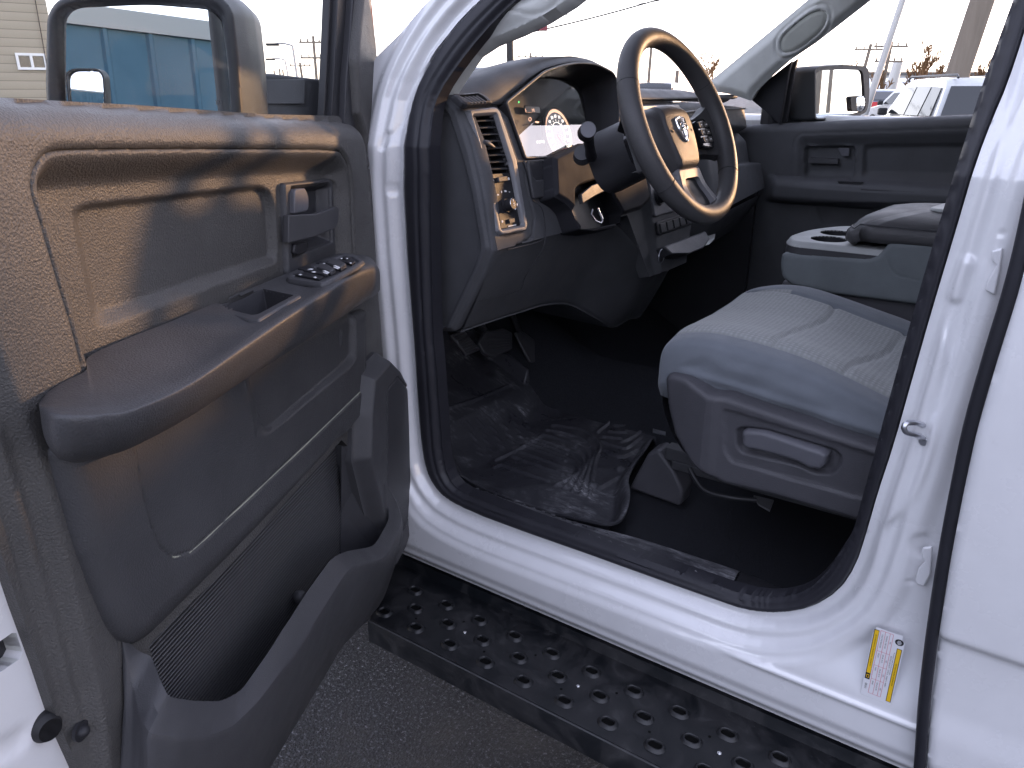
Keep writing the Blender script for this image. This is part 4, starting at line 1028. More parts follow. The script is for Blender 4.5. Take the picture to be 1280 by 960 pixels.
mb = MB(); c = dpx(608, 179.5, .0); mb.tube([dpx(600, 179, .001), dpx(604, 177.5, .004), dpx(610, 179, .005), dpx(616, 183, .003), dpx(619, 184, -.002)], [.003, .0055, .007, .005, .001], 12, flat=.7); mb.build('vent_tab', M['plastic'], dash)
LS = rnd(DASH.qs([(609.5, 218), (637.5, 216), (650, 281.5), (623.5, 286.5)], -.003), .002, 3)
mb = MB(); mb.prism([DASH.P(a, b, -.006) for a, b in LS], DASH.n*.0035); mb.build('light_switch_panel', M['gloss_black'] if False else M['plastic_dark'], dash, bevel=.0006, angle=30)
mb = MB(); mb.prism([dpx(x, y, -.002) for x, y in ((620, 222), (631, 220.5), (632.5, 226.5), (621, 228.5))], DASH.n*.006); mb.build('dimmer_wheel', M['plastic_mid'], dash, bevel=.0012, angle=30)
mb = MB(); mb.prism([dpx(x, y, -.002) for x, y in ((635, 274), (642, 272.5), (642.5, 278), (636, 279.5))], DASH.n*.003); mb.build('lamp_button', M['plastic_mid'], dash, bevel=.0006, angle=30)
kc = dpx(632.5, 257, -.002)
mb = MB(); mb.disc(kc, DASH.n, .0145, .004, 40, .0135); mb.disc(kc+DASH.n*.004, DASH.n, .0118, .016, 40, .0112); mb.build('light_knob', M['plastic_dark'], dash, angle=35)
mb = MB(); mb.tube([kc+DASH.n*.020+(DASH.e1*cos(t*pi/20)+DASH.e2*sin(t*pi/20))*.0112 for t in range(40)], .0009, 8, closed=True); mb.build('knob_ring', M['chrome'], dash)
mb = MB()
def dm(pxs, w=-.0022): mb.prism([dpx(x, y, w) for x, y in pxs], DASH.n*.0004)
for (x, y, a, b) in ((616, 225.5, 3, 4), (636, 223.5, 2.6, 3), (617.5, 239.5, 1.8, 3), (622.5, 243.5, 3, 1.6), (626.8, 240, 1.8, 2.4), (631.8, 239, 3.2, 2.2), (636.8, 240, 2, 1), (628, 277, 2.5, 3)):
    dm([(x-a/2, y-b/2), (x-a/2+a*.6, y-b/2-.2), (x+a/2, y+b*.1), (x+a/2-.6, y+b/2), (x-a/2+.4, y+b/2)])
dm([(635, 282.3), (645, 280.4), (645.2, 281.8), (635.2, 283.7)])
kw = .0215-.002
mb.prism([kc+DASH.n*.0202+DASH.e1*a+DASH.e2*b for a, b in ((-.0015, .009), (.001, .009), (.0005, .0045), (-.001, .0045))], DASH.n*.0003)
mb.prism([kc+DASH.n*.0202+DASH.e1*a+DASH.e2*b for a, b in ((-.002, .0015), (.002, .002), (.0018, -.0005), (-.001, -.001))], DASH.n*.0003)
mb.prism([kc+DASH.n*.0202+DASH.e1*a+DASH.e2*b for a, b in ((-.002, -.003), (.003, -.002), (.003, -.003), (-.002, -.004))], DASH.n*.0003)
mb.build('switch_symbols', M['white_mark'], dash, smooth=False)
# ---- small demister vent on the top of the dash
tq = [(566, 118), (598, 116.5), (606, 121), (615, 129), (585, 131), (578, 132)]
n_t = V((.80, -.10, .62)).normalized(); TV = Fr(XP(592, 124, -.962), V((0, 1, 0)).cross(n_t).cross(n_t)*-1, n_t.cross(V((0, 1, 0))), n_t)
TV = Fr(XP(592, 124, -.948), (0, 1, .16), V((0, 1, .16)).cross(n_t)*-1, n_t)
tvo = rnd(TV.qs([(566, 119), (597, 116), (606, 120), (615.5, 129), (584, 132), (578, 130)]), .003, 3)
tvi = rnd(TV.qs([(572, 120.5), (596, 118), (602.5, 121.5), (609, 127.5), (585, 129.8)]), .002, 3)
relief('demister_vent', TV, tvo, lambda A, B: .003*ss(-sdf(A, B, tvo), 0, .003)+.001, .0015, M['plastic'], dash, skirt=.012, holes=[tvi], angle=50)
mb = MB(); mb.prism([TV.P(a, b, -.008) for a, b in tvi], TV.n*-.002); mb.build('vent_well', M['rubber'], dash)
for i in range(5):
    t = (i+.5)/5; x0 = 573+t*24; x1 = 586+t*21
    mb = MB(); a, b = TV.pp(x0+1, 121-t*2, .004), TV.pp(x1+3, 129.5-t*2, .004); mb.prism([a, b, b-TV.n*.006, a-TV.n*.006], (0, .0016, 0)); mb.build('louvre', M['trim_grey'], dash)
# ---- instrument cluster
CW = -.085
def crow(pts, w, sc=1.0, dz_=0):
    cy = .48; cb = .19
    return [DASH.P(cy+(a-cy)*sc, cb+(b-cb)*sc+dz_, w) for a, b in pts]
mb = MB(); nn = len(CO); A0 = crow(CO, .004, 1.0); A1 = crow(CO, -.012, .99); A2 = crow(CO, CW, .93)
mb.add(A0+A1+A2, [(k, (k+1) % nn, nn+(k+1) % nn, nn+k) for k in range(nn)]+[(nn+k, nn+(k+1) % nn, 2*nn+(k+1) % nn, 2*nn+k) for k in range(nn)]+[tuple(range(2*nn, 3*nn))])
mb.build('cluster_housing', M['plastic'], dash, angle=40)
mb = MB(); mb.tube([DASH.P(a, b, .004) for a, b in CO], .003, 8, closed=True); mb.build('cluster_rim', M['plastic_mid'], dash)
def gauge(cy, cb, r, val_a, nums):
    g = MB(); C0 = DASH.P(cy, cb, CW+.004); 
    g.disc(C0, DASH.n, r, .006, 48); g.build('gauge', M['gloss_black'], dash, angle=30)
    g = MB(); g.tube([C0+DASH.n*.008+(DASH.e1*cos(t*pi/28)+DASH.e2*sin(t*pi/28))*r for t in range(56)], .0035, 8, closed=True); g.build('gauge_ring', M['plastic_mid'], dash)
    g = MB(); R1, R2 = r*.96, r*.83; seg = []
    for t in range(41):
        a = radians(225-270*t/40); d = DASH.e1*cos(a)+DASH.e2*sin(a); seg += [C0+DASH.n*.0066+d*R1, C0+DASH.n*.0066+d*R2]
    g.add(seg, [(2*t, 2*t+1, 2*t+3, 2*t+2) for t in range(40)]); g.build('gauge_scale', M['amber'], dash, smooth=False)
    g = MB()
    for i in range(nums+1):
        a = radians(225-270*i/nums); d = DASH.e1*cos(a)+DASH.e2*sin(a)
        vs, fs = text_mesh('n', str(i*10 if nums > 9 else i), r*.17, C0+DASH.n*.0070+d*r*.68-DASH.e1*r*.07, DASH.e1, DASH.e2, None, depth=0); g.add(vs, fs)
        p = DASH.n.cross(d); g.prism([C0+DASH.n*.0067+d*r*.50+p*.0004, C0+DASH.n*.0067+d*r*.50-p*.0004, C0+DASH.n*.0067+d*r*.56-p*.0004, C0+DASH.n*.0067+d*r*.56+p*.0004], DASH.n*.0003)
    g.tube([C0+DASH.n*.007+(DASH.e1*cos(radians(225-270*t/40))+DASH.e2*sin(radians(225-270*t/40)))*r*.45 for t in range(41)], .0005, 6)
    g.build('gauge_numbers', M['lit_white'], dash, smooth=False)
    g = MB(); a = radians(val_a); d = DASH.e1*cos(a)+DASH.e2*sin(a); p = DASH.n.cross(d)
    g.prism([C0+DASH.n*.010+p*.0018, C0+DASH.n*.010-p*.0018, C0+DASH.n*.010+d*r*.5-p*.0007, C0+DASH.n*.010+d*r*.5+p*.0007], DASH.n*.001); g.build('needle', M['red_lit'], dash)
def emit(name, col, s):
    m = mat(name, col, .5); b = bsdf(m); b.inputs['Emission Color'].default_value = (*col, 1); b.inputs['Emission Strength'].default_value = s; return m
M['amber'] = emit('gauge_amber', (.75, .42, .28), .25); M['lit_white'] = emit('gauge_white', (.9, .8, .72), .5); M['red_lit'] = emit('needle_red', (.9, .03, .02), .6); M['green_lit'] = emit('signal_green', (.05, .6, .15), .5)
gc = DASH.q(697, 168, CW+.008); gauge(gc[0], gc[1], .062, -52, 12)
gt = DASH.q(620, 168, CW+.008); gauge(gt[0], gt[1], .062, -135, 8)
mb = MB(); vs, fs = text_mesh('t', 'E ___ MI', .011, DASH.pp(656.5, 138.5, CW+.012), DASH.e1, DASH.e2, None, depth=0); mb.add(vs, fs); mb.build('display_text', M['amber'], dash, smooth=False)
mb = MB(); vs, fs = text_mesh('t', '0 4 9 9 2', .009, DASH.pp(671, 178, CW+.012), DASH.e1, DASH.e2, None, depth=0); mb.add(vs, fs); mb.build('odometer_text', M['lit_white'], dash, smooth=False)
mb = MB(); mb.tube([DASH.pp(662.5+1.6*cos(t*pi/8), 149+2.2*sin(t*pi/8), CW+.012) for t in range(16)], .0007, 6, closed=True); mb.prism([DASH.pp(x, y, CW+.012) for x, y in ((669, 151.5), (674, 152), (673, 154), (669.5, 153.5))], DASH.n*.0005); mb.build('warning_lamps', M['amber'], dash)
mb = MB(); mb.prism([DASH.pp(x, y, CW+.012) for x, y in ((648, 126.5), (649.5, 127.5), (648, 129))], DASH.n*.0005); mb.build('turn_arrow', M['green_lit'], dash)
mb = MB(); mb.prism([DASH.pp(x, y, CW+.006) for x, y in ((654, 132), (673, 134), (674, 142), (656, 141))], DASH.n*.004); mb.build('trip_display', M['gloss_black'], dash, bevel=.001)
# clear lens, leaning forward at the top
la, lb_ = [DASH.P(a, b, 0) for a, b in CO], None
LT = V((.87, .055, .305)).normalized()
lo_ = DASH.P(.45, .13, -.018)
mb = MB(); pts_l = []
for a, b in CO:
    p = DASH.P(.48+(a-.48)*.985, .19+(b-.19)*.985, 0); x = lo_.x-((p.z-lo_.z)*LT.z+(p.y-lo_.y)*LT.y)/LT.x
    pts_l.append(V((x, p.y, p.z)))
mb.add(pts_l, [tuple(range(len(pts_l)))]); LENS = mb.build('cluster_lens', M['lens'], dash, smooth=False)
# ---- knee-side pieces right of the vent: dark pocket and grey bar, column cover, ignition
mb = MB(); mb.prism([dpx(x, y, .004) for x, y in ((653, 201), (687, 199), (689, 224), (662, 227))], DASH.n*.004); mb.build('pocket_cover', M['plastic'], dash, bevel=.003, angle=30)
mb = MB(); mb.prism([dpx(x, y, .004) for x, y in ((658, 201), (663, 222), (667, 226), (690, 223), (692.5, 240), (690, 245), (664, 249), (656, 206))], DASH.n*.008); mb.build('knee_bar', M['plastic_mid'], dash, bevel=.003, angle=30)
# ================================================================ STEERING COLUMN + WHEEL
SWC = V((-.647, .427, 1.532)); ti, ya = .436, -.046
wn = V((cos(ti)*cos(ya), cos(ti)*sin(ya), sin(ti))).normalized(); we1 = V((0, 0, 1)).cross(wn).normalized(); we2 = wn.cross(we1)
WH = Fr(SWC, we1, we2, wn)
print('wheel axes', we1, we2, wn)
col = empty('steering_column', (0, 0, 0), truck); col.location = V((-.85, .43, 1.4))-truck.location
ax0 = SWC-wn*.07; rowsC = []
def colring(p, rx_, rz_, n=24, dz_=0):
    return [p+we1*(rx_*np.sign(cos(2*pi*k/n))*abs(cos(2*pi*k/n))**.7)+we2*(rz_*np.sign(sin(2*pi*k/n))*abs(sin(2*pi*k/n))**.7)+V((0, 0, dz_)) for k in range(n)]
vs = []; fs = []
rg = [colring(ax0+wn*.02, .050, .050), colring(ax0+wn*.014, .058, .058), colring(ax0-wn*.02, .062, .062), colring(ax0-wn*.07, .064, .064), colring(ax0-wn*.12, .066, .066)]
n = len(rg[0])
for r in rg: vs += r
for i in range(len(rg)-1):
    for k in range(n): fs.append((i*n+k, i*n+(k+1) % n, (i+1)*n+(k+1) % n, (i+1)*n+k))
fs.append(tuple(range(n)))
mesh_obj('column_shroud', vs, fs, M['plastic'], col, angle=50)
# stalk
s0 = SWC-wn*.13-we1*.07; kn = XP(734, 164, -.755)
print('stalk', s0, kn)
mb = MB(); b0 = XP(739, 196, -.80)
mb.disc(b0+V((-.02, 0, 0)), (kn-b0), .020, .02, 28, .016); mb.build('stalk_boot', M['plastic_mid'], col, angle=40)
mb = MB(); mb.tube([b0, b0*.6+kn*.4, kn], [.012, .010, .012], 18); mb.build('stalk', M['plastic_dark'], col, angle=50)
kd = (V((.55, -.70, .25))).normalized()
mb = MB(); mb.disc(kn-kd*.018, kd, .0165, .030, 36, .0155); mb.build('stalk_knob', M['plastic_dark'], col, angle=40, bevel=.001)
mb = MB(); mb.disc(kn+kd*.0122, kd, .0145, .0008, 36, .0145); mb.build('stalk_cap', M['lever'], col)
# lower shroud, column surround on the dash, ignition recess
CF = Fr((-.855, 0, 1.33), (0, 1, 0), (-.35, 0, 1), (1, 0, .35))
cs = rnd(CF.qs([(690, 196), (722, 180), (770, 176), (800, 200), (812, 250), (800, 262), (775, 270), (768, 285), (745, 288), (724, 287), (714, 262), (706, 254), (692, 246)]), .006, 4)
ig = rnd(CF.qs([(716, 238), (722, 232), (752, 222), (758, 232), (772, 258), (777, 266), (776, 278), (745, 285), (727, 286), (716, 265)]), .005, 4)
relief('column_surround', CF, cs, lambda A, B: .008*ss(-sdf(A, B, cs), 0, .010)-.010*(1-ss(sdf(A, B, ig), -.002, .004)), .002, M['plastic_low'], dash, skirt=.05, holes=[ig], angle=60)
mb = MB(); c_ = [CF.P(a, b, -.002) for a, b in ig]; d_ = [CF.P(a, b, -.035) for a, b in ig]; nn = len(c_); mb.add(c_+d_, [(k, (k+1) % nn, nn+(k+1) % nn, nn+k) for k in range(nn)]+[tuple(range(nn, 2*nn))]); mb.build('ignition_recess', M['plastic_dark'], dash, angle=30)
mb = MB(); mb.prism([CF.pp(x, y, -.006) for x, y in ((722, 244), (735, 233), (755, 226), (760, 236), (740, 246), (724, 256))], CF.n*.010); mb.build('control_module', M['plastic_mid'], dash, bevel=.002, angle=30)
mb = MB(); mb.tube([CF.pp(x, y, .004) for x, y in ((741, 262), (739, 268), (744, 276), (751, 279), (753, 276), (748, 262))], .0022, 10); mb.build('ignition_key', M['steel'], dash)
mb = MB(); mb.tube([CF.pp(x, y, .004) for x, y in ((747, 260), (750, 268), (753, 274))], .003, 10); mb.build('ignition_key', M['chrome'], dash)
# ---- wheel
wheel = empty('steering_wheel', (0, 0, 0), truck); wheel.location = SWC-truck.location
Rr = .1830; rr = .0202
mb = MB()
NSEG = 96; pts = []; rad = []
for k in range(NSEG):
    a = 2*pi*k/NSEG; pts.append(WH.P(Rr*cos(a), Rr*sin(a))); rad.append(rr*(1+.06*cos(2*a)))
mb.tube(pts, rad, 20, closed=True, up=None); mb.build('rim', M['leather'], wheel, angle=180)
for a in (28, 152, 208+8, 332-8):
    t = radians(a); d = we1*cos(t)+we2*sin(t); tn_ = -we1*sin(t)+we2*cos(t); c = SWC+d*Rr
    mb = MB(); mb.tube([c+(d*cos(2*pi*k/24)+wn*sin(2*pi*k/24))*(rr*1.012) for k in range(24)], .0009, 6, closed=True); mb.build('seam', M['plastic_dark'], wheel)
# airbag cover: shield shape in the wheel plane
def ab(l): return [(x/1000, y/1000) for x, y in l]
AB = rnd(ab([(-92, 40), (-70, 50), (-40, 55), (0, 57), (40, 55), (70, 50), (92, 40), (98, 15), (94, -20), (78, -55), (50, -92), (-50, -92), (-78, -55), (-94, -20), (-98, 15)]), .014, 6)
ABc = rnd(ab([(-46, 60), (46, 60), (58, 10), (54, -25), (40, -80), (-40, -80), (-54, -25), (-58, 10)]), .010, 5)
def h_ab(A, B):
    d = -sdf(A, B, AB); c = sdf(A, B, ABc)
    return -.040+.034*np.sqrt(np.clip(1-(1-np.clip(d/.030, 0, 1))**2, 0, 1))+.006*(1-ss(c, -.003, .004))-.0012*np.exp(-(c/.0012)**2)-((A)**2*.9+B**2*.4)
abg = relief('airbag_cover', WH, AB, h_ab, .0022, M['leather'], wheel, skirt=.030, angle=80)
# spokes: two side spokes with switch pods, grey forked lower spoke
def h_sp2(A, B): return .004*np.exp(-(B/.03)**2)-.004
for sgn in (-1, 1):
    spk = rnd([(sgn*.070, .022), (sgn*.105, .020), (sgn*.140, .030), (sgn*.172, .050), (sgn*.176, -.075), (sgn*.145, -.062), (sgn*.105, -.055), (sgn*.070, -.055)], .01, 5)
    if sgn < 0: spk = spk[::-1]
    relief('spoke', WH, spk, lambda A, B: (-.020 if sgn > 0 else -.045)+(.016 if sgn > 0 else .040)*ss(abs(A), .12, .17), .002, M['leather'], wheel, skirt=.026, angle=60)
    po = rnd([(sgn*.082, .012), (sgn*.130, .018), (sgn*.148, .002), (sgn*.146, -.040), (sgn*.134, -.050), (sgn*.082, -.044)], .008, 4)
    pz = 0 if sgn > 0 else -.035
    relief('switch_pod', WH, po, lambda A, B: pz-.008+.002*ss(-sdf(A, B, po), 0, .003), .0015, M['gloss_black'], wheel, skirt=.010, angle=40)
    for i in range(2):
        for j in range(3):
            x = sgn*(.098+i*.025); y = .002-j*.016
            b_ = rnd([(x-.010, y-.0062), (x+.010, y-.0062), (x+.010, y+.0062), (x-.010, y+.0062)], .002, 2)
            slab('cruise_button', WH, b_, pz-.008, pz-.0025, M['plastic_dark'], wheel, bevel=.0008)
    if sgn < 0: continue
    mb = MB()
    for i in range(2):
        for j in range(3):
            x = sgn*(.098+i*.025); y = .002-j*.016; mb.prism([WH.P(x-.004, y-.001, -.0024), WH.P(x+.004, y-.001, -.0024), WH.P(x+.003, y+.0012, -.0024), WH.P(x-.002, y+.0012, -.0024)], wn*.0002)
    mb.build('button_symbols', M['white_mark'], wheel, smooth=False)
LSK = rnd(ab([(-50, -78), (50, -78), (53, -100), (60, -130), (64, -172), (-64, -172), (-60, -130), (-53, -100)]), .01, 5)
LSH = rnd(ab([(-32, -100), (32, -100), (38, -128), (42, -166), (-42, -166), (-38, -128)]), .010, 5)
relief('lower_spoke', WH, LSK, lambda A, B: -.016+.014*ss(-B, .11, .17)+.003*ss(-sdf(A, B, LSK), 0, .004), .0018, M['trim_grey'], wheel, skirt=.02, holes=[LSH], angle=60)
relief('spoke_insert', WH, LSH, lambda A, B: -.022+.001*ss(-sdf(A, B, LSH), 0, .003)+.010*ss(-B, .11, .16), .002, M['plastic_dark'], wheel, skirt=.01, angle=60)
# chrome shield emblem with a horned head in relief
EM = rnd(ab([(-19, 18), (0, 22), (19, 18), (19, -6), (10, -25), (0, -33), (-10, -25), (-19, -6)]), .003, 3)
def h_em(A, B):
    d = -sdf(A, B, EM); base = h_ab(A, B)
    ax = np.abs(A)*900; bb = B*900+5
    w = .0025+.0014*np.exp(-((d-.0016)/.0009)**2)
    horn = np.minimum(np.hypot(ax-8.5, bb-4)-5.2, 9); horn = np.abs(horn)      # curled horns
    w = w+.0024*np.exp(-(horn/1.7)**2)+.0012*np.exp(-(np.hypot(ax-8.5, bb-3)/1.4)**2)
    head = np.maximum(ax-(4.6-.10*(12-bb)), np.maximum(bb-13, -16-bb)); w = w+.0034*(1-ss(head, -2.2, .6))
    eye = np.hypot(ax-2.6, bb-4); w = w-.0012*np.exp(-(eye/1.0)**2)
    nose = np.hypot(ax-1.4, bb+13.5); w = w-.0010*np.exp(-(nose/.8)**2)
    return base+w
relief('emblem', WH, EM, h_em, .0007, M['chrome'], wheel, skirt=.004, angle=180)
mb = MB()
vs, fs = text_mesh('t', 'SRS', .0055, WH.P(.004, -.062, float(h_ab(np.array([.01]), np.array([-.062]))[0])+.001), we1, we2, None, depth=0); mb.add(vs, fs)
mb.build('airbag_text', M['black_ink'], wheel, smooth=False)
mb = MB()
for sgn in (-1, 1):
    c = WH.P(sgn*.042, -.006, float(h_ab(np.array([.042]), np.array([-.006]))[0])+.0006); mb.tube([c-we1*.003+we2*.001, c+we1*.0, c+we1*.004], .0008, 6); mb.tube([c, c-we2*.002, c+we1*.002-we2*.003], .0007, 6)
mb.build('horn_marks', M['black_ink'], wheel)
# ================================================================ CENTRE STACK
mb = MB(); SC = Fr(DASH.P(0, 0, .018), DASH.e1, DASH.e2, DASH.n)
def srect(name, a0, a1, b0, b1, w0, w1, m, r=.008, bev=.002):
    return slab(name, SC, rnd([(a0, b0), (a1, b0), (a1, b1), (a0, b1)], r, 4), w0, w1, m, dash, bevel=bev)
srect('stack_frame', .80, 1.09, .06, .235, -.004, .004, M['trim_grey'])
srect('radio', .83, 1.06, .12, .225, .0, .007, M['plastic_dark'])
srect('radio_screen', .88, 1.01, .165, .215, .006, .0078, M['screen'] if 'screen' in M else M['mirror'], .003, .0005)
srect('climate_panel', .81, 1.08, -.05, .055, -.004, .005, M['trim_grey'])
for i in range(3):
    c = SC.P(.85+i*.09, .0, .005); mb = MB(); mb.disc(c, SC.n, .026, .006, 32, .024); mb.disc(c+SC.n*.006, SC.n, .020, .018, 32, .018); mb.build('climate_knob', M['plastic_dark'], dash, angle=35)
    mb = MB(); mb.tube([c+SC.n*.024+(SC.e1*cos(t*pi/16)+SC.e2*sin(t*pi/16))*.0185 for t in range(32)], .0012, 8, closed=True); mb.build('knob_ring', M['chrome'], dash)
srect('switch_bank', .81, 1.08, -.10, -.065, -.002, .006, M['plastic_dark'])
for i in range(6): srect('bank_switch', .822+i*.043, .855+i*.043, -.095, -.072, .004, .010, M['plastic_mid'], .002, .001)
# lower stack tray with the light crescent (cup tray lid) and power outlet
mb = MB(); tc = SC.P(.945, -.175, .01)
mb.prism([SC.P(.80, -.13, .02), SC.P(1.09, -.13, .02), SC.P(1.08, -.155, .035), SC.P(1.0, -.17, .045), SC.P(.90, -.17, .045), SC.P(.81, -.155, .035)], (-.06, 0, -.03)); mb.build('lower_tray', M['plastic'], dash, bevel=.004, angle=30)
mb = MB(); mb.add([ZP(x, y, 1.17) for x, y in ((857, 304), (894, 293), (893, 299), (886, 306), (875, 309), (866, 308))], [tuple(range(6))]); mb.build('tray_liner', M['pillar_grey'], dash, solid=.002)
c = YP(827, 320, .80)
mb = MB(); mb.tube([c+V((0, cos(t*pi/12)*.018, sin(t*pi/12)*.018)) for t in range(24)], .0012, 6, closed=True); mb.build('power_socket', M['steel'], dash)
# narrow passenger end vent
mb = MB(); pv = rnd(DASH.qs([(956, 140), (962, 143), (972, 175), (976, 225), (970, 225), (963, 180)], .02), .004, 4); mb.prism([DASH.P(a, b, .02) for a, b in pv], DASH.n*.01); mb.build('side_vent', M['trim_grey'], dash, bevel=.002, angle=30)
for i in range(8):
    mb = MB(); mb.prism([DASH.pp(x, y, .032) for x, y in ((959+i*1.2, 147+i*5), (965+i*1.2, 147+i*5.2), (965.6+i*1.2, 149+i*5.2), (959.5+i*1.2, 149.5+i*5))], DASH.n*.004); mb.build('louvre', M['plastic_dark'], dash)
# ================================================================ FLOOR, PEDALS
FLZ = .700
def floor_z(x, y):
    z = FLZ
    if x < -1.05: z += (-1.05-x)*.42*min(1, (-1.05-x)/.15)
    t = max(0, 1-abs(y-.90)/.23); z += .13*(t*t*(3-2*t))             # hump between the seats
    if y < .17: z += .045*(1-max(0, (y-.08))/.09)
    return z
rows = [[V((x, y, floor_z(x, y))) for y in np.linspace(.07, 1.70, 34)] for x in np.linspace(.95, -1.62, 40)]
patch('floor_carpet', rows, M['carpet'], truck, nu=1, nv=1)
mb = MB(); mb.add([(-1.55, .05, .70), (-1.55, 1.75, .70), (-1.58, 1.75, 1.5), (-1.58, .05, 1.5)], [(0, 1, 2, 3)]); mb.build('firewall', M['carpet'], truck)
mb = MB(); mb.add([(-1.05, .11, .70), (-1.60, .11, .70), (-1.60, .11, 1.40), (-1.02, .11, 1.18)], [(0, 1, 2, 3)]); mb.prism([(-1.08, .06, .72), (-1.60, .06, .72), (-1.60, .06, 1.5), (-1.06, .06, 1.5)], (0, .04, 0)); mb.build('kick_panel', M['plastic'], truck, bevel=.004)
mb = MB(); mb.prism([(-1.7, 1.68, .68), (-.88, 1.68, .68), (-.88, 1.68, 1.30), (-1.02, 1.68, 1.45), (-1.7, 1.68, 1.50)], (0, .05, 0)); mb.build('kick_panel', M['plastic'], truck, bevel=.004)
def pedal(name, pxs, x, th, m, pad=None):
    e = empty(name, (0, 0, 0), truck); c = XP(*pxs[0], x); e.location = c-truck.location
    n_ = V((.86, 0, .5)); 
    pl = [plane_hit(px, py, V((x, 0, .9)), n_) for px, py in pxs]
    mb = MB(); mb.prism(pl, n_.normalized()*-th); mb.build('pad', M['plastic_mid'], e, bevel=.004, angle=30)
    return e, pl, n_.normalized()
e, pl, n_ = pedal('parking_brake_pedal', [(563, 418), (580, 412), (601, 437), (584, 444)], -1.15, .012, M['rubber'])
cpl = (pl[0]+pl[1]+pl[2]+pl[3])/4
mb = MB()
for k in range(9):
    t = (k+.5)/9; a = pl[0]*(1-t)+pl[3]*t; b = pl[1]*(1-t)+pl[2]*t; a, b = a*.92+b*.08, a*.08+b*.92; mb.tube([a+n_*.0005, b+n_*.0005], .0017, 6)
mb.build('ribs', M['plastic_mid'], e)
mb = MB(); mb.tube([cpl-n_*.015, cpl-n_*.06+V((-.05, 0, .10)), cpl+V((-.12, 0, .30))], .010, 8); mb.build('lever_arm', M['rubber'], e)
e, pl, n_ = pedal('brake_pedal', [(598, 428), (606, 414), (630, 410), (641, 416), (641, 437), (618, 446), (606, 441)], -1.22, .014, M['rubber'])
cpl = sum(pl, V((0, 0, 0)))/len(pl)
mb = MB()
for k in range(6):
    t = (k+.8)/7; a = pl[1]*(1-t)+pl[6]*t; b = pl[3]*(1-t)+pl[4]*t; a, b = a*.88+b*.12, a*.12+b*.88; mb.tube([a+n_*.0003, b+n_*.0003], .0014, 6)
mb.build('ribs', M['plastic_mid'], e)
mb = MB(); mb.tube([cpl-n_*.012, cpl-n_*.05+V((-.03, -.01, .10)), cpl+V((-.06, -.02, .32))], .011, 8); mb.build('lever_arm', M['rubber'], e)
e, pl, n_ = pedal('accelerator_pedal', [(644, 415), (654, 414), (668, 424), (674, 449), (671, 453), (663, 452), (654, 436)], -1.26, .010, M['rubber'])
cpl = sum(pl, V((0, 0, 0)))/len(pl)
mb = MB(); mb.tube([cpl-n_*.01, cpl-n_*.04+V((-.03, 0, .12)), cpl+V((-.06, 0, .30))], .009, 8); mb.build('lever_arm', M['rubber'], e)
# ================================================================ FLOOR MAT (a loose tray)
MZ = FLZ+.010
MT = Fr((0, 0, MZ), (1, 0, 0), (0, 1, 0), (0, 0, 1))
mo = [ZP(x, y, MZ+.035) for x, y in ((553, 562), (566, 590), (590, 607), (625, 622), (687, 642), (730, 652), (766, 659), (782, 648), (789, 620), (783, 596), (816, 553), (822, 530), (815, 512), (790, 505), (760, 500))]
MO = [(p.x, p.y) for p in mo]+[(-1.00, .70), (-1.30, .73), (-1.50, .72), (-1.50, .15), (-1.30, .12)]
MO = chaikin(MO, 2)
def h_mat(A, B):
    d = -sdf(A, B, MO)
    base = np.where(A < -1.05, (-1.05-A)*.42*np.minimum(1, (-1.05-A)/.15), 0.)
    w = base+.040*(1-ss(d, .004, .035))*(A > -1.2)*(1-ss(B, .60, .68))+.040*(1-ss(d, .004, .03))*(A <= -1.2)
    # moulded treads read off the photograph
    def L(pts): return [(p.x, p.y) for p in [ZP(x, y, MZ) for x, y in pts]]
    rib = np.zeros(A.shape)
    def add(pts, wd=.0052, h=.006, sm=True):
        nonlocal rib
        l = L(pts); l = cr(l, 5) if sm and len(l) > 2 else l
        rib = np.maximum(rib, h*(1-ss(ldist(A, B, l), wd*.5, wd)))
    def zp(x, y): return (540+x/4.267, 440+y/4.267)
    add([zp(*p) for p in ((340, 580), (460, 520), (600, 440))])
    add([zp(*p) for p in ((330, 620), (370, 605), (620, 690))], sm=False)
    for k in range(4): add([zp(430+k*26, 560-k*32), zp(700+k*6, 655-k*36-(0))], .0045)
    for k in range(5):
        o = k*30
        add([zp(*p) for p in ((660+o*1.5, 712+o*.5), (760+o*.9, 660-o*.6), (775+o, 610-o*.9), (700+o, 560-o*1.1), (560+o, 505-o*.9), (520+o, 492-o*.8))])
    for k in range(4): add([zp(905+k*32, 455-k*30), zp(1010+k*28, 465-k*32)], .004)
    add([zp(*p) for p in ((1010, 480), (1060, 460), (1140, 390), (1000, 360), (950, 375), (880, 430))])
    add([zp(*p) for p in ((900, 480), (1010, 515), (1060, 500), (1170, 400))]); add([zp(*p) for p in ((920, 520), (1020, 560), (1180, 460))])
    add([zp(*p) for p in ((890, 730), (1040, 640), (1180, 545))])
    for i in range(6):
        for j in range(4):
            add([zp(190+i*55+j*18, 470-i*24+j*26), zp(215+i*55+j*18, 480-i*24+j*26)], .004, .003)
    add([zp(*p) for p in ((85, 450), (200, 400), (330, 340), (430, 290))], .005, .004)
    for cx, cy in ((1000, 625), (860, 715)):
        p = L([zp(cx, cy)])[0]; q = np.hypot(A-p[0], B-p[1]); rib = np.maximum(rib, .008*(1-ss(q, .008, .013)))
    w = w+rib*ss(d, .03, .05)
    w = w+.006*np.sin(A*23+B*9)*np.sin(B*31-A*7)*ss(d, .03, .1)*.15
    return w
fm = relief('floor_mat', MT, MO, h_mat, .0035, M['mat_rubber'], None, skirt=.006, angle=80)
tag(fm, 'dusty black rubber floor mat with raised treads and upturned rim, in the driver footwell', 'floor mat')
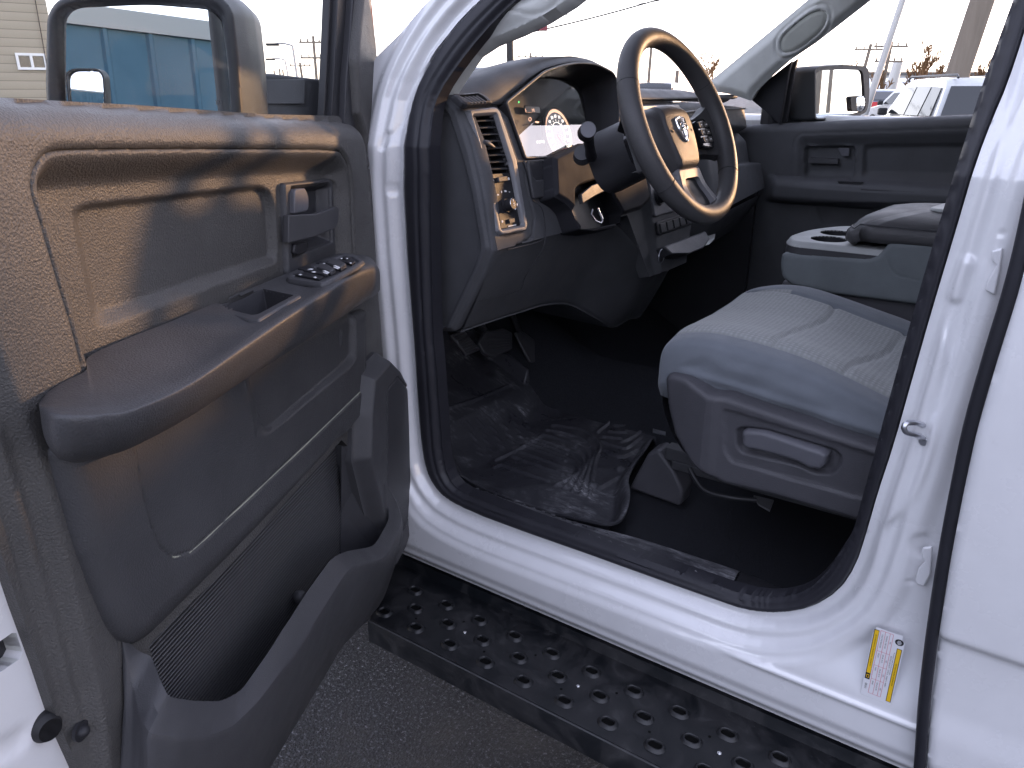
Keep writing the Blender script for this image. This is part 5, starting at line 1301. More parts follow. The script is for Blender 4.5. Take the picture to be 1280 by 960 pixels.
# ================================================================ DRIVER SEAT
seat = empty('seat', (0, 0, 0), truck); seat.location = V((-.3, .5, .75))-truck.location
SY0, SY1 = .215, .775
def zt(x): return float(np.interp(x, [-.60, -.585, -.565, -.535, -.49, -.42, -.33, -.2, .02], [1.06, 1.10, 1.125, 1.140, 1.150, 1.154, 1.150, 1.138, 1.12]))
def sec(x, zb, zt_, inset=0, nose=0):
    y0, y1 = SY0+inset, SY1-inset; H = zt_-zb
    P_ = [(y0+.018, 0), (y0+.004, .25), (y0, .5), (y0+.003, .82), (y0+.016, .965), (y0+.055, 1.01), (y0+.10, 1.04), (y0+.16, 1.00), (y0+.24, .965), ((y0+y1)/2, .955),
          (y1-.24, .965), (y1-.16, 1.0), (y1-.10, 1.06), (y1-.06, 1.04), (y1-.025, .95), (y1-.004, .7), (y1, .4), (y1-.01, 0)]
    return [V((x+ (nose*(1-(2*(p[0]-y0)/(y1-y0)-1)**2)), p[0], zb+H*p[1])) for p in P_]
xs = [-.552, -.566, -.572, -.568, -.552, -.525, -.48, -.42, -.34, -.25, -.15, -.05, .05]
zts = [1.085, 1.100, 1.115, 1.135, 1.150, 1.160, 1.168, 1.168, 1.156, 1.134, 1.106, 1.076, 1.05]
zbs = [1.07, 1.065, 1.06, 1.06, 1.06, 1.06, 1.055, 1.045, 1.035, 1.02, 1.0, .98, .96]
rowsS = [sec(x, zb-.03, z_, i_, -.012 if k < 5 else -.012*max(0, (8-k)/3.)) for k, (x, zb, z_, i_) in enumerate(zip(xs, zbs, zts, [.05, .03, .016, .008, .003, 0, 0, 0, 0, 0, 0, 0, 0]))]
Rg = [cr([tuple(p) for p in r], 15) for r in rowsS]; cols = list(zip(*Rg)); G = np.array(list(zip(*[cr(c, 15) for c in cols])))
# stitched seams pressed into the cushion
seams = [cr(l, 6) for l in ([(-.560, .275), (-.46, .275), (-.369, .275), (-.264, .275), (-.17, .275), (.06, .275)], [(-.369, .275), (-.376, .31), (-.367, .42), (-.345, .55), (-.35, .64)], [(-.55, .66), (-.47, .65), (-.40, .64), (-.30, .64), (.06, .64)], [(-.247, .275), (-.238, .38), (-.215, .50), (-.205, .64)])]
GX, GY, GZ = G[..., 0].copy(), G[..., 1].copy(), G[..., 2].copy()
ZTOP = np.interp(GX, [-.572, -.48, -.34, -.15, .05], [1.10, 1.168, 1.156, 1.106, 1.05]); topm = ss(GZ-ZTOP, -.045, -.020)
for i_s, s_ in enumerate(seams): GZ -= .0065*np.exp(-(ldist(GX, GY, s_)/.0042)**2)*topm
GZ += .003*np.sin(GX*25+GY*9)*topm*.6
sidef = (1-topm)
GY += (.0035*np.sin(GX*17+GZ*60)+.0015*np.sin(GX*41-GZ*70))*sidef*(GY < .4)-.005*np.exp(-((GZ-1.09-(GX+.4)*-.10)/.008)**2)*sidef*(GY < .4)
vs = [V((a, b, c)) for a, b, c in zip(GX.ravel(), GY.ravel(), GZ.ravel())]; ni, nj = GX.shape
fs = [(i*nj+j, i*nj+j+1, (i+1)*nj+j+1, (i+1)*nj+j) for i in range(ni-1) for j in range(nj-1)]
cush = mesh_obj('cushion', vs, fs, [M['fab_side'], M['fab_centre']], seat, angle=180)
gx_, gy_, gz_ = GX.ravel(), GY.ravel(), GZ.ravel(); tm_ = topm.ravel()
inside = np.array([(.275 < sum(gy_[k] for k in f)/4 < .642+.02*(sum(gx_[k] for k in f)/4 < -.45)) and sum(gx_[k] for k in f)/4 > -.562 and sum(tm_[k] for k in f)/4 > .4 for f in fs])
cush.data.polygons.foreach_set('material_index', inside.astype(np.int32))
# side shield with the recliner lever
SS = Fr((0, .205, 0), (1, 0, 0), (0, 0, 1), (0, -1, 0))
shp = [(826, 476), (832, 470), (857, 474), (888, 492), (906, 494), (977, 518), (1097, 557), (1140, 570), (1140, 668), (1075, 651), (1000, 628), (965, 618), (905, 604), (865, 580), (840, 545), (830, 510)]
SHo = rnd(SS.qs(shp, .02), .010, 4)
SPn = rnd(SS.qs([(906, 510), (1095, 568), (1130, 578), (1125, 635), (1081, 620), (1070, 619), (915, 575), (907, 560)], .02), .010, 4)
SLv = rnd(SS.qs([(924, 535), (932, 532), (960, 535), (1045, 560), (1053, 568), (1050, 580), (1040, 589), (1020, 587), (1000, 578), (930, 562), (925, 555)], .012), .006, 4)
def h_shd(A, B):
    d = -sdf(A, B, SHo); p = sdf(A, B, SPn); l = sdf(A, B, SLv)
    w = .016+.012*np.sqrt(np.clip(1-(1-np.clip(d/.012, 0, 1))**2, 0, 1))
    fr_ = ss(A, -.51, -.42)
    w = w-.012*fr_*0+.006*(1-ss(A, -.44, -.42))
    w = w-.003*(1-ss(np.abs(p), .0008, .0026))-.004*(1-ss(p, -.004, .0))
    w = w-.012*(1-ss(l, -.004, .004))
    w = w-.30*np.clip(-.452-A, 0, 1)
    return w
sh = relief('side_shield', SS, SHo, h_shd, .0028, M['seat_plastic'], seat, skirt=.03, angle=60)
lv = rnd(SS.qs([(927, 540), (932, 537), (955, 539), (1030, 562), (1037, 567), (1034, 580), (1027, 586), (1012, 584), (998, 577), (985, 573), (945, 563), (934, 562), (927, 556)], .03), .004, 4)
relief('recline_lever', SS, lv, lambda A, B: .024+.010*np.sqrt(np.clip(1-(1-np.clip(-sdf(A, B, lv)/.009, 0, 1))**2, 0, 1))+.006*ss(A, -.34, -.24), .0018, M['lever'], seat, skirt=.018, angle=70)
# front shield, base, tracks and wiring below
mb = MB(); fpz = [(-.555, .23), (-.570, .30), (-.578, .5), (-.570, .70), (-.55, .76)]
patch('front_shield', [[V((x-.0, y, 1.06)) for x, y in fpz], [V((x-.006, y, 1.02)) for x, y in fpz], [V((x+.02, y, .96)) for x, y in fpz], [V((x+.05, y, .925)) for x, y in fpz]], M['seat_plastic'], seat, nu=5, nv=4)
mb = MB(); mb.box((-.22, .5, .98), (.62, .46, .12)); mb.build('seat_pan', M['rubber'], seat, bevel=.01)
for y in (.40, .70):
    mb = MB(); mb.box((-.28, y, .835), (.66, .035, .03)); mb.box((-.28, y, .815), (.62, .05, .02)); mb.build('seat_track', M['plastic_mid'], seat, bevel=.002)
    mb = MB(); mb.prism([(-.05, y-.025, .705), (.05, y-.025, .705), (.035, y-.025, .83), (-.02, y-.025, .83)], (0, .05, 0)); mb.build('seat_foot', M['seat_plastic'], seat, bevel=.006)
mb = MB(); mb.prism([(-.70, .395, .71), (-.565, .385, .71), (-.56, .385, .75), (-.585, .385, .79), (-.63, .39, .835), (-.655, .39, .82), (-.68, .395, .76)], (.0, .06, 0)); mb.build('track_cover', M['seat_plastic'], seat, bevel=.008, bseg=3)
mb = MB(); mb.tube(cr([YP(862, 585, .24), YP(872, 603, .23), YP(885, 615, .22), YP(915, 622, .22), YP(945, 625, .24)], 6), .0048, 10); mb.build('wiring', M['rubber'], seat)
mb = MB(); mb.prism([ZP(942, 621, .78), ZP(967, 627, .78), ZP(962, 640, .78), ZP(948, 632, .78)], (0, 0, .004)); mb.build('wiring_tag', M['trim_grey'], seat)
mb = MB(); mb.prism([ZP(816, 537, .79), ZP(832, 541, .79), ZP(832, 545, .79), ZP(816, 541, .79)], (0, 0, .003)); mb.build('metal_clip', M['steel'], seat)
# backrest and headrest (behind the centre pillar)
def blob_back(par, y0, y1, m=M['fab_side']):
    rowsb = []
    for (z, x, t, i_) in ((1.10, .02, .10, .0), (1.25, .03, .10, -.01), (1.45, .06, .09, 0), (1.62, .09, .08, .03), (1.70, .105, .06, .07), (1.72, .11, .02, .12)):
        a, b = y0+i_, y1-i_; n = 20
        rowsb.append([V((x+t/2*np.sign(cos(2*pi*k/n))*abs(cos(2*pi*k/n))**.7, (a+b)/2+(b-a)/2*np.sign(sin(2*pi*k/n))*abs(sin(2*pi*k/n))**.5, z)) for k in range(n)])
    patch('backrest', rowsb, m, par, nu=3, nv=4, closed_u=True)
    mb = MB(); ball(mb, V((.13, (y0+y1)/2, 1.80)), .09, sc=(.5, 1.3, .75)); mb.build('headrest', m, par)
blob_back(seat, .22, .76)
# ---- passenger seat and folded centre console
pst = empty('seat', (0, 0, 0), truck); pst.location = V((-.3, 1.35, .75))-truck.location
rp = [[V((p.x+.04, p.y+.86, p.z-.04)) for p in r] for r in rowsS]
patch('cushion', rp, M['fab_side'], pst, nu=3, nv=3, angle=180); blob_back(pst, 1.10, 1.62)
mb = MB(); mb.box((-.22, 1.35, .93), (.6, .48, .24)); mb.build('seat_pan', M['seat_plastic'], pst, bevel=.02)
con = empty('centre_console', (0, 0, 0), truck); con.location = V((-.3, .95, .8))-truck.location
CY = .80
CS = Fr((0, CY, 0), (1, 0, 0), (0, 0, 1), (0, -1, 0))
csp = rnd(CS.qs([(978, 316), (1086, 323), (1100, 318), (1112, 303), (1200, 303), (1200, 392), (1145, 380), (1040, 367), (990, 356), (978, 346), (976, 330)]), .008, 4)
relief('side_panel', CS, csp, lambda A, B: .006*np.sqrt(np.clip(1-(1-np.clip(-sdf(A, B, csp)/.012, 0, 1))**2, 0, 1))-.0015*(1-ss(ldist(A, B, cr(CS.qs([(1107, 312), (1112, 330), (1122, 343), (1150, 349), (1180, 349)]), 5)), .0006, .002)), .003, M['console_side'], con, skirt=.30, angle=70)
mb = MB(); mb.box((-.22, .95, 1.08), (.60, .26, .16)); mb.build('console_core', M['seat_plastic'], con, bevel=.01)
cb = rnd(CS.qs([(979, 318), (980, 309), (985, 300), (1083, 307), (1082, 299), (1110, 302), (1118, 305), (1104, 318), (1086, 323.5), (1060, 322)], .004), .004, 4)
zt0 = CS.q(985, 301, .004)[1]
TOPZ = zt0
TP = Fr((0, 0, TOPZ), (1, 0, 0), (0, 1, 0), (0, 0, 1))
tpo = rnd(TP.qs([(984, 303), (990, 298), (1015, 289), (1035, 285.5), (1060, 284.5), (1140, 287), (1170, 300), (1120, 309), (1086, 309)]), .015, 5)
print('console top', TOPZ, tpo[:3])
def cyl(cx, cy, r): return [(cx+r*cos(2*pi*k/28), cy+r*sin(2*pi*k/28)) for k in range(28)]
c1 = TP.q(1034, 303.3); c2 = TP.q(1037, 293.5); c3 = TP.q(1080, 288.5); c4 = TP.q(1092, 297)
tx0, tx1 = min(p[0] for p in tpo), max(p[0] for p in tpo)
tpo = rnd([(-.505, CY-.002), (-.10, CY-.002), (-.10, CY+.33), (-.45, CY+.33), (-.52, CY+.20), (-.535, CY+.06)], [.03, .01, .03, .06, .08, .05], 6)
cups = [cyl(-.435, CY+.075, .042), cyl(-.44, CY+.175, .040), cyl(-.355, CY+.245, .034), cyl(-.325, CY+.150, .030)]
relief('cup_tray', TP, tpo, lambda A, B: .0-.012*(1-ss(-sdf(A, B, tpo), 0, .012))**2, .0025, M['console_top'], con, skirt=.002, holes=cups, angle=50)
mb = MB(); tf = [V((a, b, TOPZ-.0135)) for a, b in tpo]; n = len(tf); mb.add(tf+[V((p.x, p.y, p.z-.040)) for p in tf], [(k, (k+1) % n, n+(k+1) % n, n+k) for k in range(n)]); mb.build('tray_fascia', M['plastic_mid'], con, angle=50)
for c in cups:
    mb = MB(); a = [V((x, y, TOPZ+.0005)) for x, y in c]; b = [V((x, y, TOPZ-.07)) for x, y in c]; n = len(a); mb.add(a+b, [(k, (k+1) % n, n+(k+1) % n, n+k) for k in range(n)]+[tuple(range(n, 2*n))]); mb.build('cup_holder', M['plastic_dark'], con, angle=40)
# padded armrest lid
lz = TOPZ+.018
rowsL = []
for (dz_, ins_) in ((-.004, .012), (.004, .002), (.018, .0), (.029, .003), (.034, .008), (.046, .03), (.058, .07), (.066, .12), (.068, .16)):
    o_ = rnd([(-.395+ins_, CY-.01+ins_), (.05, CY-.01+ins_), (.05, CY+.36-ins_), (-.37+ins_, CY+.36-ins_)], .07, 6)
    rowsL.append([V((a, b, lz+dz_-(.012 if a < -.36 else 0)*1)) for a, b in o_])
patch('armrest_lid', rowsL, M['leather'], con, nu=2, nv=3, closed_u=True, angle=180)
mb = MB(); o_ = rowsL[4]; mb.tube([p+V((0, 0, .001)) for p in o_], .0022, 6, closed=True); mb.build('piping', M['plastic_mid'], con)
mb = MB(); po_ = rnd([(-.24, CY+.09), (.05, CY+.09), (.05, CY+.26), (-.21, CY+.26)], .04, 6); mb.prism([V((a, b, lz+.058)) for a, b in po_], (0, 0, .012)); mb.build('lid_pad', M['console_top'], con, bevel=.003, angle=30)
# ================================================================ PASSENGER DOOR (closed, seen from inside)
pd = empty('front_door', (0, 0, 0), truck); pd.location = V((-.5, 1.75, .9))-truck.location
pb = PASS.qs([(970, 156), (985, 154), (1212, 144)])
ps = (pb[2][1]-pb[1][1])/(pb[2][0]-pb[1][0])
def pbelt(A): return pb[1][1]+(A-pb[1][0])*ps
PO = [(-1.12, pbelt(-1.12)), (.05, pbelt(.05)), (.05, .78), (-.92, .78), (-1.12, .95)]
Pr = rnd(PASS.qs([(992, 230), (992, 180), (998, 167), (1215, 160), (1300, 158), (1300, 245)], .0), .02, 5)
Pi = rnd(PASS.qs([(1077, 224), (1078, 182), (1083, 180), (1215, 178), (1300, 176), (1300, 230)], -.015), .012, 4)
Pf = rnd(PASS.qs([(1082, 215), (1083, 187), (1090, 185), (1215, 183), (1300, 181), (1300, 218)], -.025), .010, 4)
Ph = rnd(PASS.qs([(1006, 226), (1006, 184), (1011, 182), (1066, 182), (1070, 185), (1068, 222)], -.02), .008, 4)
Pl = rnd(PASS.qs([(1018, 250), (1026, 279), (1034, 283), (1250, 290), (1250, 250)], -.01), .012, 4)
armz = PASS.q(1090, 236, .05)[1]
def h_pd(A, B):
    t = pbelt(A)-B; w = -.03*(1-np.sqrt(np.clip(1-(1-np.clip(t/.03, 0, 1))**2, 0, 1)))
    r = -sdf(A, B, Pr); w = w-.003*(1-ss(np.abs(r), .001, .003))-.02*ss(r, .004, .05)
    i = -sdf(A, B, Pi); f = -sdf(A, B, Pf); q = np.clip(i/(i-f+1e-5), 0, 1); q = np.where(f > 0, 1, np.where(i < 0, 0, q)); w = w-.012*q
    h = -sdf(A, B, Ph); w = w-.016*ss(h, 0, .006)+.003*np.exp(-(h/.002)**2)
    ar_ = np.clip(1-np.abs(B-(armz-.025))/.045, 0, 1); m_ = ss(A, -.86, -.80)
    w = w+.062*m_*np.sqrt(np.clip(1-(1-np.clip(ar_*1.4, 0, 1))**2, 0, 1))
    l = -sdf(A, B, Pl); w = w-.014*ss(l, 0, .008)
    return w
relief('trim_panel', PASS, PO, h_pd, .005, M['dash_vinyl'], pd, skirt=.05, angle=70)
slab('pull_lever', PASS, rnd(PASS.qs([(1011, 197), (1048, 198.5), (1048, 205), (1011, 204)], -.02), .003, 3), -.036, -.016, M['plastic_mid'], pd, bevel=.002)
slab('lock_lever', PASS, rnd(PASS.qs([(1047, 185), (1062, 185), (1061, 195), (1052, 195)], -.02), .003, 3), -.036, -.020, M['lever'], pd, bevel=.002)
slab('window_switch', PASS, rnd(PASS.qs([(1048, 226), (1080, 227), (1078, 230), (1050, 229)], .03), .002, 3), .03, .045, M['plastic_dark'], pd, bevel=.001)
mb = MB(); mb.box((-.45, PASS.o.y-.036, armz-.004), (.16, .045, .008)); mb.build('pull_cup', M['plastic_dark'], pd, bevel=.003)
# window frame post, sail trim, glass of that door
def up_px(px, py, y):      # on the leaning plane of the far side glass
    n = V((0, 1, TUM)); return plane_hit(px, py, V((0, y, 1.5)), n)
mb = MB(); mb.prism([up_px(x, y, 1.73) for x, y in ((973, 156), (986, 86), (990, 78), (997, 73), (994, 84), (983, 152))], (0, .02, 0)); mb.build('window_frame', M['plastic_mid'], pd, bevel=.003)
mb = MB(); mb.prism([up_px(x, y, 1.70) for x, y in ((938, 124), (945, 112), (958, 101), (990, 76), (986, 90), (975, 156), (968, 150), (955, 138))], (0, .02, 0)); mb.build('mirror_sail', M['plastic'], pd, bevel=.003)
GLf = Fr((0, 1.745, 1.5), (1, 0, 0), (0, -TUM, 1), (0, -1, -TUM))
gp = [(-1.00, -.02), (-.90, .20), (-.66, .42), (-.05, .47), (.02, .0), (.02, -.02)]
mb = MB(); mb.add([GLf.P(a, b) for a, b in gp], [tuple(range(len(gp)))]); mb.build('window_glass', M['glass'], pd, smooth=False)
# far mirror
fm_n = V((.90, -.42, .03)).normalized(); fc = RP(1038, 115, 2.62)
print('far mirror centre', fc)
fe1 = V((0, 0, 1)).cross(fm_n).normalized(); FM = Fr(fc, fe1, fm_n.cross(fe1), fm_n)
def z7(l): return [(980+x/4.923, 60+y/4.923) for x, y in l]
fo = rnd(FM.qs(z7([(180, 140), (200, 115), (360, 102), (490, 112), (515, 135), (518, 250), (512, 350), (498, 395), (440, 425), (300, 440), (182, 440)])), .012, 4)
fi = rnd(FM.qs(z7([(188, 160), (200, 140), (360, 132), (465, 136), (478, 155), (486, 250), (488, 370), (470, 392), (420, 405), (290, 432), (188, 432)])), .012, 4)
relief('mirror_rim', FM, fo, lambda A, B: .006+0*A, .004, M['plastic_mid'], pd, skirt=.02, holes=[fi])
relief('mirror_glass', FM, fi, lambda A, B: 0*A, .02, M['mirror'], pd, skirt=0)
so_ = rnd(FM.qs(z7([(395, 305), (405, 296), (485, 292), (488, 370), (470, 392), (402, 390)])), .005, 3)
si_ = rnd(FM.qs(z7([(432, 302), (484, 296), (486, 368), (468, 390), (434, 388)])), .005, 3)
relief('spot_mirror_rim', FM, so_, lambda A, B: .010+0*A, .003, M['plastic_dark'], pd, skirt=.010, holes=[si_])
cx2, cy2 = np.mean([p[0] for p in si_]), np.mean([p[1] for p in si_])
relief('spot_mirror', FM, si_, lambda A, B: .010-((A-cx2)**2+(B-cy2)**2)*3, .003, M['mirror'], pd, skirt=0, angle=180)
N0 = len(fo); vs = []; fs = []; cx_, cy_ = np.mean([p[0] for p in fo]), np.mean([p[1] for p in fo])
for sc_, dp, sh in ((1, .004, 0), (1.04, -.03, -.005), (1.02, -.08, -.02), (.9, -.12, -.03), (.4, -.14, -.03), (.02, -.142, -.03)):
    for (a, b) in fo: vs.append(FM.P(cx_+(a-cx_)*sc_+sh, cy_+(b-cy_)*sc_, dp))
for i in range(5):
    for k in range(N0): fs.append((i*N0+k, i*N0+(k+1) % N0, (i+1)*N0+(k+1) % N0, (i+1)*N0+k))
mesh_obj('mirror_housing', vs, fs, M['plastic_mid'], pd, angle=80)
mb = MB(); mb.prism([FM.P(cx_-.10, cy_-.12, -.10), FM.P(cx_-.10, cy_-.02, -.10), FM.P(cx_-.24, cy_-.02, -.16), FM.P(cx_-.24, cy_-.12, -.16)], FM.n*.05); mb.build('mirror_arm', M['plastic'], pd, bevel=.01)
# ================================================================ PILLARS, ROOF, GLASS
PP = Fr((0, .085, 1.5), (1, 0, 0), (0, TUM, 1), (0, -1, TUM))
ap = [(628, -20), (618, 0), (580, 42), (550, 81.5), (530, 116), (556, 116), (559, 112), (571, 93), (591, 64), (612, 50), (646, 36), (677, 20.6), (710, 0), (735, -20), (790, -60), (700, -70)]
APo = PP.qs(ap)
gh = PP.qs([(628, 0), (634, 12), (652, 19), (672, 19), (690, 10), (706, -4)])
ghp = rnd(PP.qs([(654, -8), (655, 8), (662, 13), (676, 13), (690, 4), (700, -8)]), .006, 3)
relief('pillar_trim', PP, APo, lambda A, B: .02*ss(-sdf(A, B, APo), -.005, .025)-.0025*(1-ss(ldist(A, B, cr(gh, 5)), .0008, .0025))-.004*(1-ss(sdf(A, B, ghp), -.012, .004)), .003, M['pillar_grey'], truck, skirt=.035, angle=60)
PQ = Fr((0, 1.66, 1.5), (1, 0, 0), (0, -TUM, 1), (0, -1, -TUM))
pq = [(886, 103), (1011, -1), (1035, -25), (1120, -25), (1089, 0), (1021, 53), (987, 76), (962, 98), (946, 114), (939, 126), (915, 118), (896, 115)]
PQo = PQ.qs(pq)
cvi = chaikin(PQ.qs([(976, 58), (978, 45), (1000, 25), (1018, 13), (1032, 12), (1036, 20), (1030, 36), (1010, 52), (992, 64), (980, 66)]), 2)
cvo = chaikin(PQ.qs([(970, 60), (972, 43), (998, 20), (1016, 6), (1036, 2), (1042, 18), (1034, 40), (1012, 58), (992, 72), (976, 72)]), 2)
relief('pillar_trim', PQ, PQo, lambda A, B: .015*ss(-sdf(A, B, PQo), -.005, .03)-.004*(1-ss(np.abs(sdf(A, B, cvo)), .001, .006))-.008*(1-ss(sdf(A, B, cvi), -.004, .006)), .005, M['pillar_grey'], truck, skirt=.05, holes=[cvi], angle=60)
relief('handle_cover', PQ, cvi, lambda A, B: .008+.004*ss(-sdf(A, B, cvi), 0, .01), .005, M['cover_grey'], truck, skirt=.01)
# windscreen
wsb = V((-1.58, .10, 1.50)); 
WS = [V((-1.60, .06, 1.50)), V((-1.68, .88, 1.50)), V((-1.60, 1.72, 1.50)), V((-.66, 1.56, 2.02)), V((-.70, .88, 2.05)), V((-.66, .22, 2.02))]
patch('windscreen', [[WS[0], WS[1], WS[2]], [WS[0].lerp(WS[5], .5)+V((-.02, -.0, .01)), WS[1].lerp(WS[4], .5)+V((-.02, 0, .01)), WS[2].lerp(WS[3], .5)+V((-.02, 0, .01))], [WS[5], WS[4], WS[3]]], M['glass'], truck, nu=6, nv=6)
# roof skin + headliner
def roof(z, inset):
    return [[V((x, y, z-.02*((y-.88)/.8)**2-.02*((x-.2)/1.2)**2)) for y in np.linspace(.20+inset, 1.57-inset, 9)] for x in np.linspace(-.72+inset, 1.30-inset, 9)]
patch('roof', roof(2.06, 0), M['paint'], truck, nu=1, nv=1); patch('headliner', roof(2.03, .0), M['headliner'], truck, nu=1, nv=1)
for y, s_ in ((.205, 1), (1.565, -1)):
    mb = MB(); mb.prism([(-.74, y, 1.90), (1.32, y, 1.90), (1.32, y, 2.045), (-.74, y, 2.045)], (0, s_*.03, 0)); mb.build('roof_rail', M['paint'], truck, bevel=.01)
# centre pillar trims inside, far side pillars, rear cab wall with its window, rear far door
mb = MB(); mb.prism([(-.045, .075, .80), (.05, .075, .80), (.05, .075, 1.5), (.05, .20, 1.95), (-.045, .20, 1.95), (-.045, .075, 1.5)], (0, .03, 0)); mb.build('centre_pillar', M['plastic_dark'], truck)
mb = MB(); mb.prism([(-.02, 1.72, .75), (.12, 1.72, .75), (.12, 1.72, 1.5), (.12, 1.575, 1.98), (-.02, 1.575, 1.98), (-.02, 1.72, 1.5)], (0, -.03, 0)); mb.build('centre_pillar', M['plastic_mid'], truck)
frd = empty('rear_door', (0, 0, 0), truck); frd.location = V((.5, 1.75, .6))-truck.location
mb = MB(); mb.box((.55, 1.76, 1.13), (1.0, .10, .78)); mb.build('trim_panel', M['dash_vinyl'], frd, bevel=.02)
mb = MB(); mb.add([GLf.P(.10, -.02), GLf.P(.98, -.02), GLf.P(.98, .46), GLf.P(.10, .46)], [(0, 1, 2, 3)]); mb.build('window_glass', M['privacy'], frd, smooth=False)
mb = MB(); mb.box((.0, 1.83, 1.05), (2.2, .06, .94)); mb.box((-1.9, 1.80, 1.0), (1.6, .06, .85)); mb.build('far_body_side', M['paint'], truck, bevel=.02)
mb = MB(); mb.box((1.20, .9, 1.03), (.05, 1.7, .94)); mb.box((1.20, .17, 1.75), (.06, .20, .60)); mb.box((1.20, 1.60, 1.75), (.06, .20, .60)); mb.box((1.20, .9, 1.98), (.06, 1.4, .12)); mb.build('cab_back', M['pillar_grey'], truck)
mb = MB(); mb.add([(1.20, .27, 1.5), (1.20, 1.5, 1.5), (1.20, 1.5, 1.92), (1.20, .27, 1.92)], [(0, 1, 2, 3)]); mb.build('rear_window', M['privacy'], truck, smooth=False)
rs = empty('rear_bench', (0, 0, 0), truck); rs.location = V((.9, .9, .8))-truck.location
mb = MB(); mb.box((.78, .9, 1.02), (.46, 1.4, .16)); mb.build('cushion', M['fab_side'], rs, bevel=.05, bseg=4)
mb = MB(); mb.box((1.05, .9, 1.32), (.14, 1.4, .56)); mb.build('backrest', M['fab_side'], rs, bevel=.05, bseg=4)
# bonnet, wing, cowl ahead of the windscreen
HB_ = [[V((x, y, z-.10*((y-.88)/.9)**4-.05*max(0, (-x-2.0)))) for y in np.linspace(0.02, 1.74, 13)] for x, z in ((-1.56, 1.44), (-1.8, 1.45), (-2.2, 1.42), (-2.5, 1.36), (-2.6, 1.22))]
patch('bonnet', HB_, M['paint'], truck, nu=1, nv=2)
mb = MB(); mb.prism([(-1.33, .0, .62), (-1.33, .0, 1.36), (-1.55, .0, 1.36), (-2.55, .0, 1.25), (-2.62, .0, .75), (-2.45, .0, .70), (-2.35, .0, .95), (-2.1, .0, 1.08), (-1.85, .0, .97), (-1.72, .0, .62)], (0, .05, 0)); mb.build('front_wing', M['paint'], truck, bevel=.012)
for y in (.10, 1.66):
    wh = empty('wheel', (0, 0, 0), truck); wh.location = V((-2.1, y, .41))-truck.location
    c = V((-2.1, y, .41)); mb = MB(); s_ = 1 if y > 1 else -1
    mb.tube([c+V((cos(t*pi/24)*.30, 0, sin(t*pi/24)*.30)) for t in range(48)], .11, 12, closed=True, flat=1); mb.build('tyre', M['rubber'], wh)
    mb = MB(); mb.disc(c+V((0, s_*.04, 0)), (0, s_, 0), .21, .03, 40); mb.build('rim', M['steel'], wh, bevel=.004)
# ================================================================ GROUND, BUILDINGS, CARS, POLES, TREES
def gp_(px, dist, z=0):     # ground point in the direction of pixel column px at a horizontal distance from the camera
    d = ray(px, 113); h = V((d.x, d.y, 0)).normalized(); return V((CAM.x+h.x*dist, CAM.y+h.y*dist, z))
def zat(px, py, dist):      # height seen at that pixel at a horizontal distance
    d = ray(px, py); return CAM.z+d.z/V((d.x, d.y)).length*dist
S = 320; n = 8
mb = MB(); mb.add([(-S, -S, 0), (S, -S, 0), (S, S, 0), (-S, S, 0)], [(0, 1, 2, 3)]); g = mb.build('ground', M['asphalt'], None, smooth=False); tag(g, kind='structure')
M['car_silver'] = make_paint('car_silver', (.55, .56, .57), .3); M['car_blue'] = make_paint('car_blue', (.03, .06, .14), .2); M['car_white'] = make_paint('car_white', (.75, .76, .78), .2)
M['car_dark'] = make_paint('car_dark', (.03, .035, .04), .2); M['car_red'] = make_paint('car_red', (.5, .02, .03), .1)
M['tail_red'] = mat('tail_lamp', (.45, .01, .015), .25)
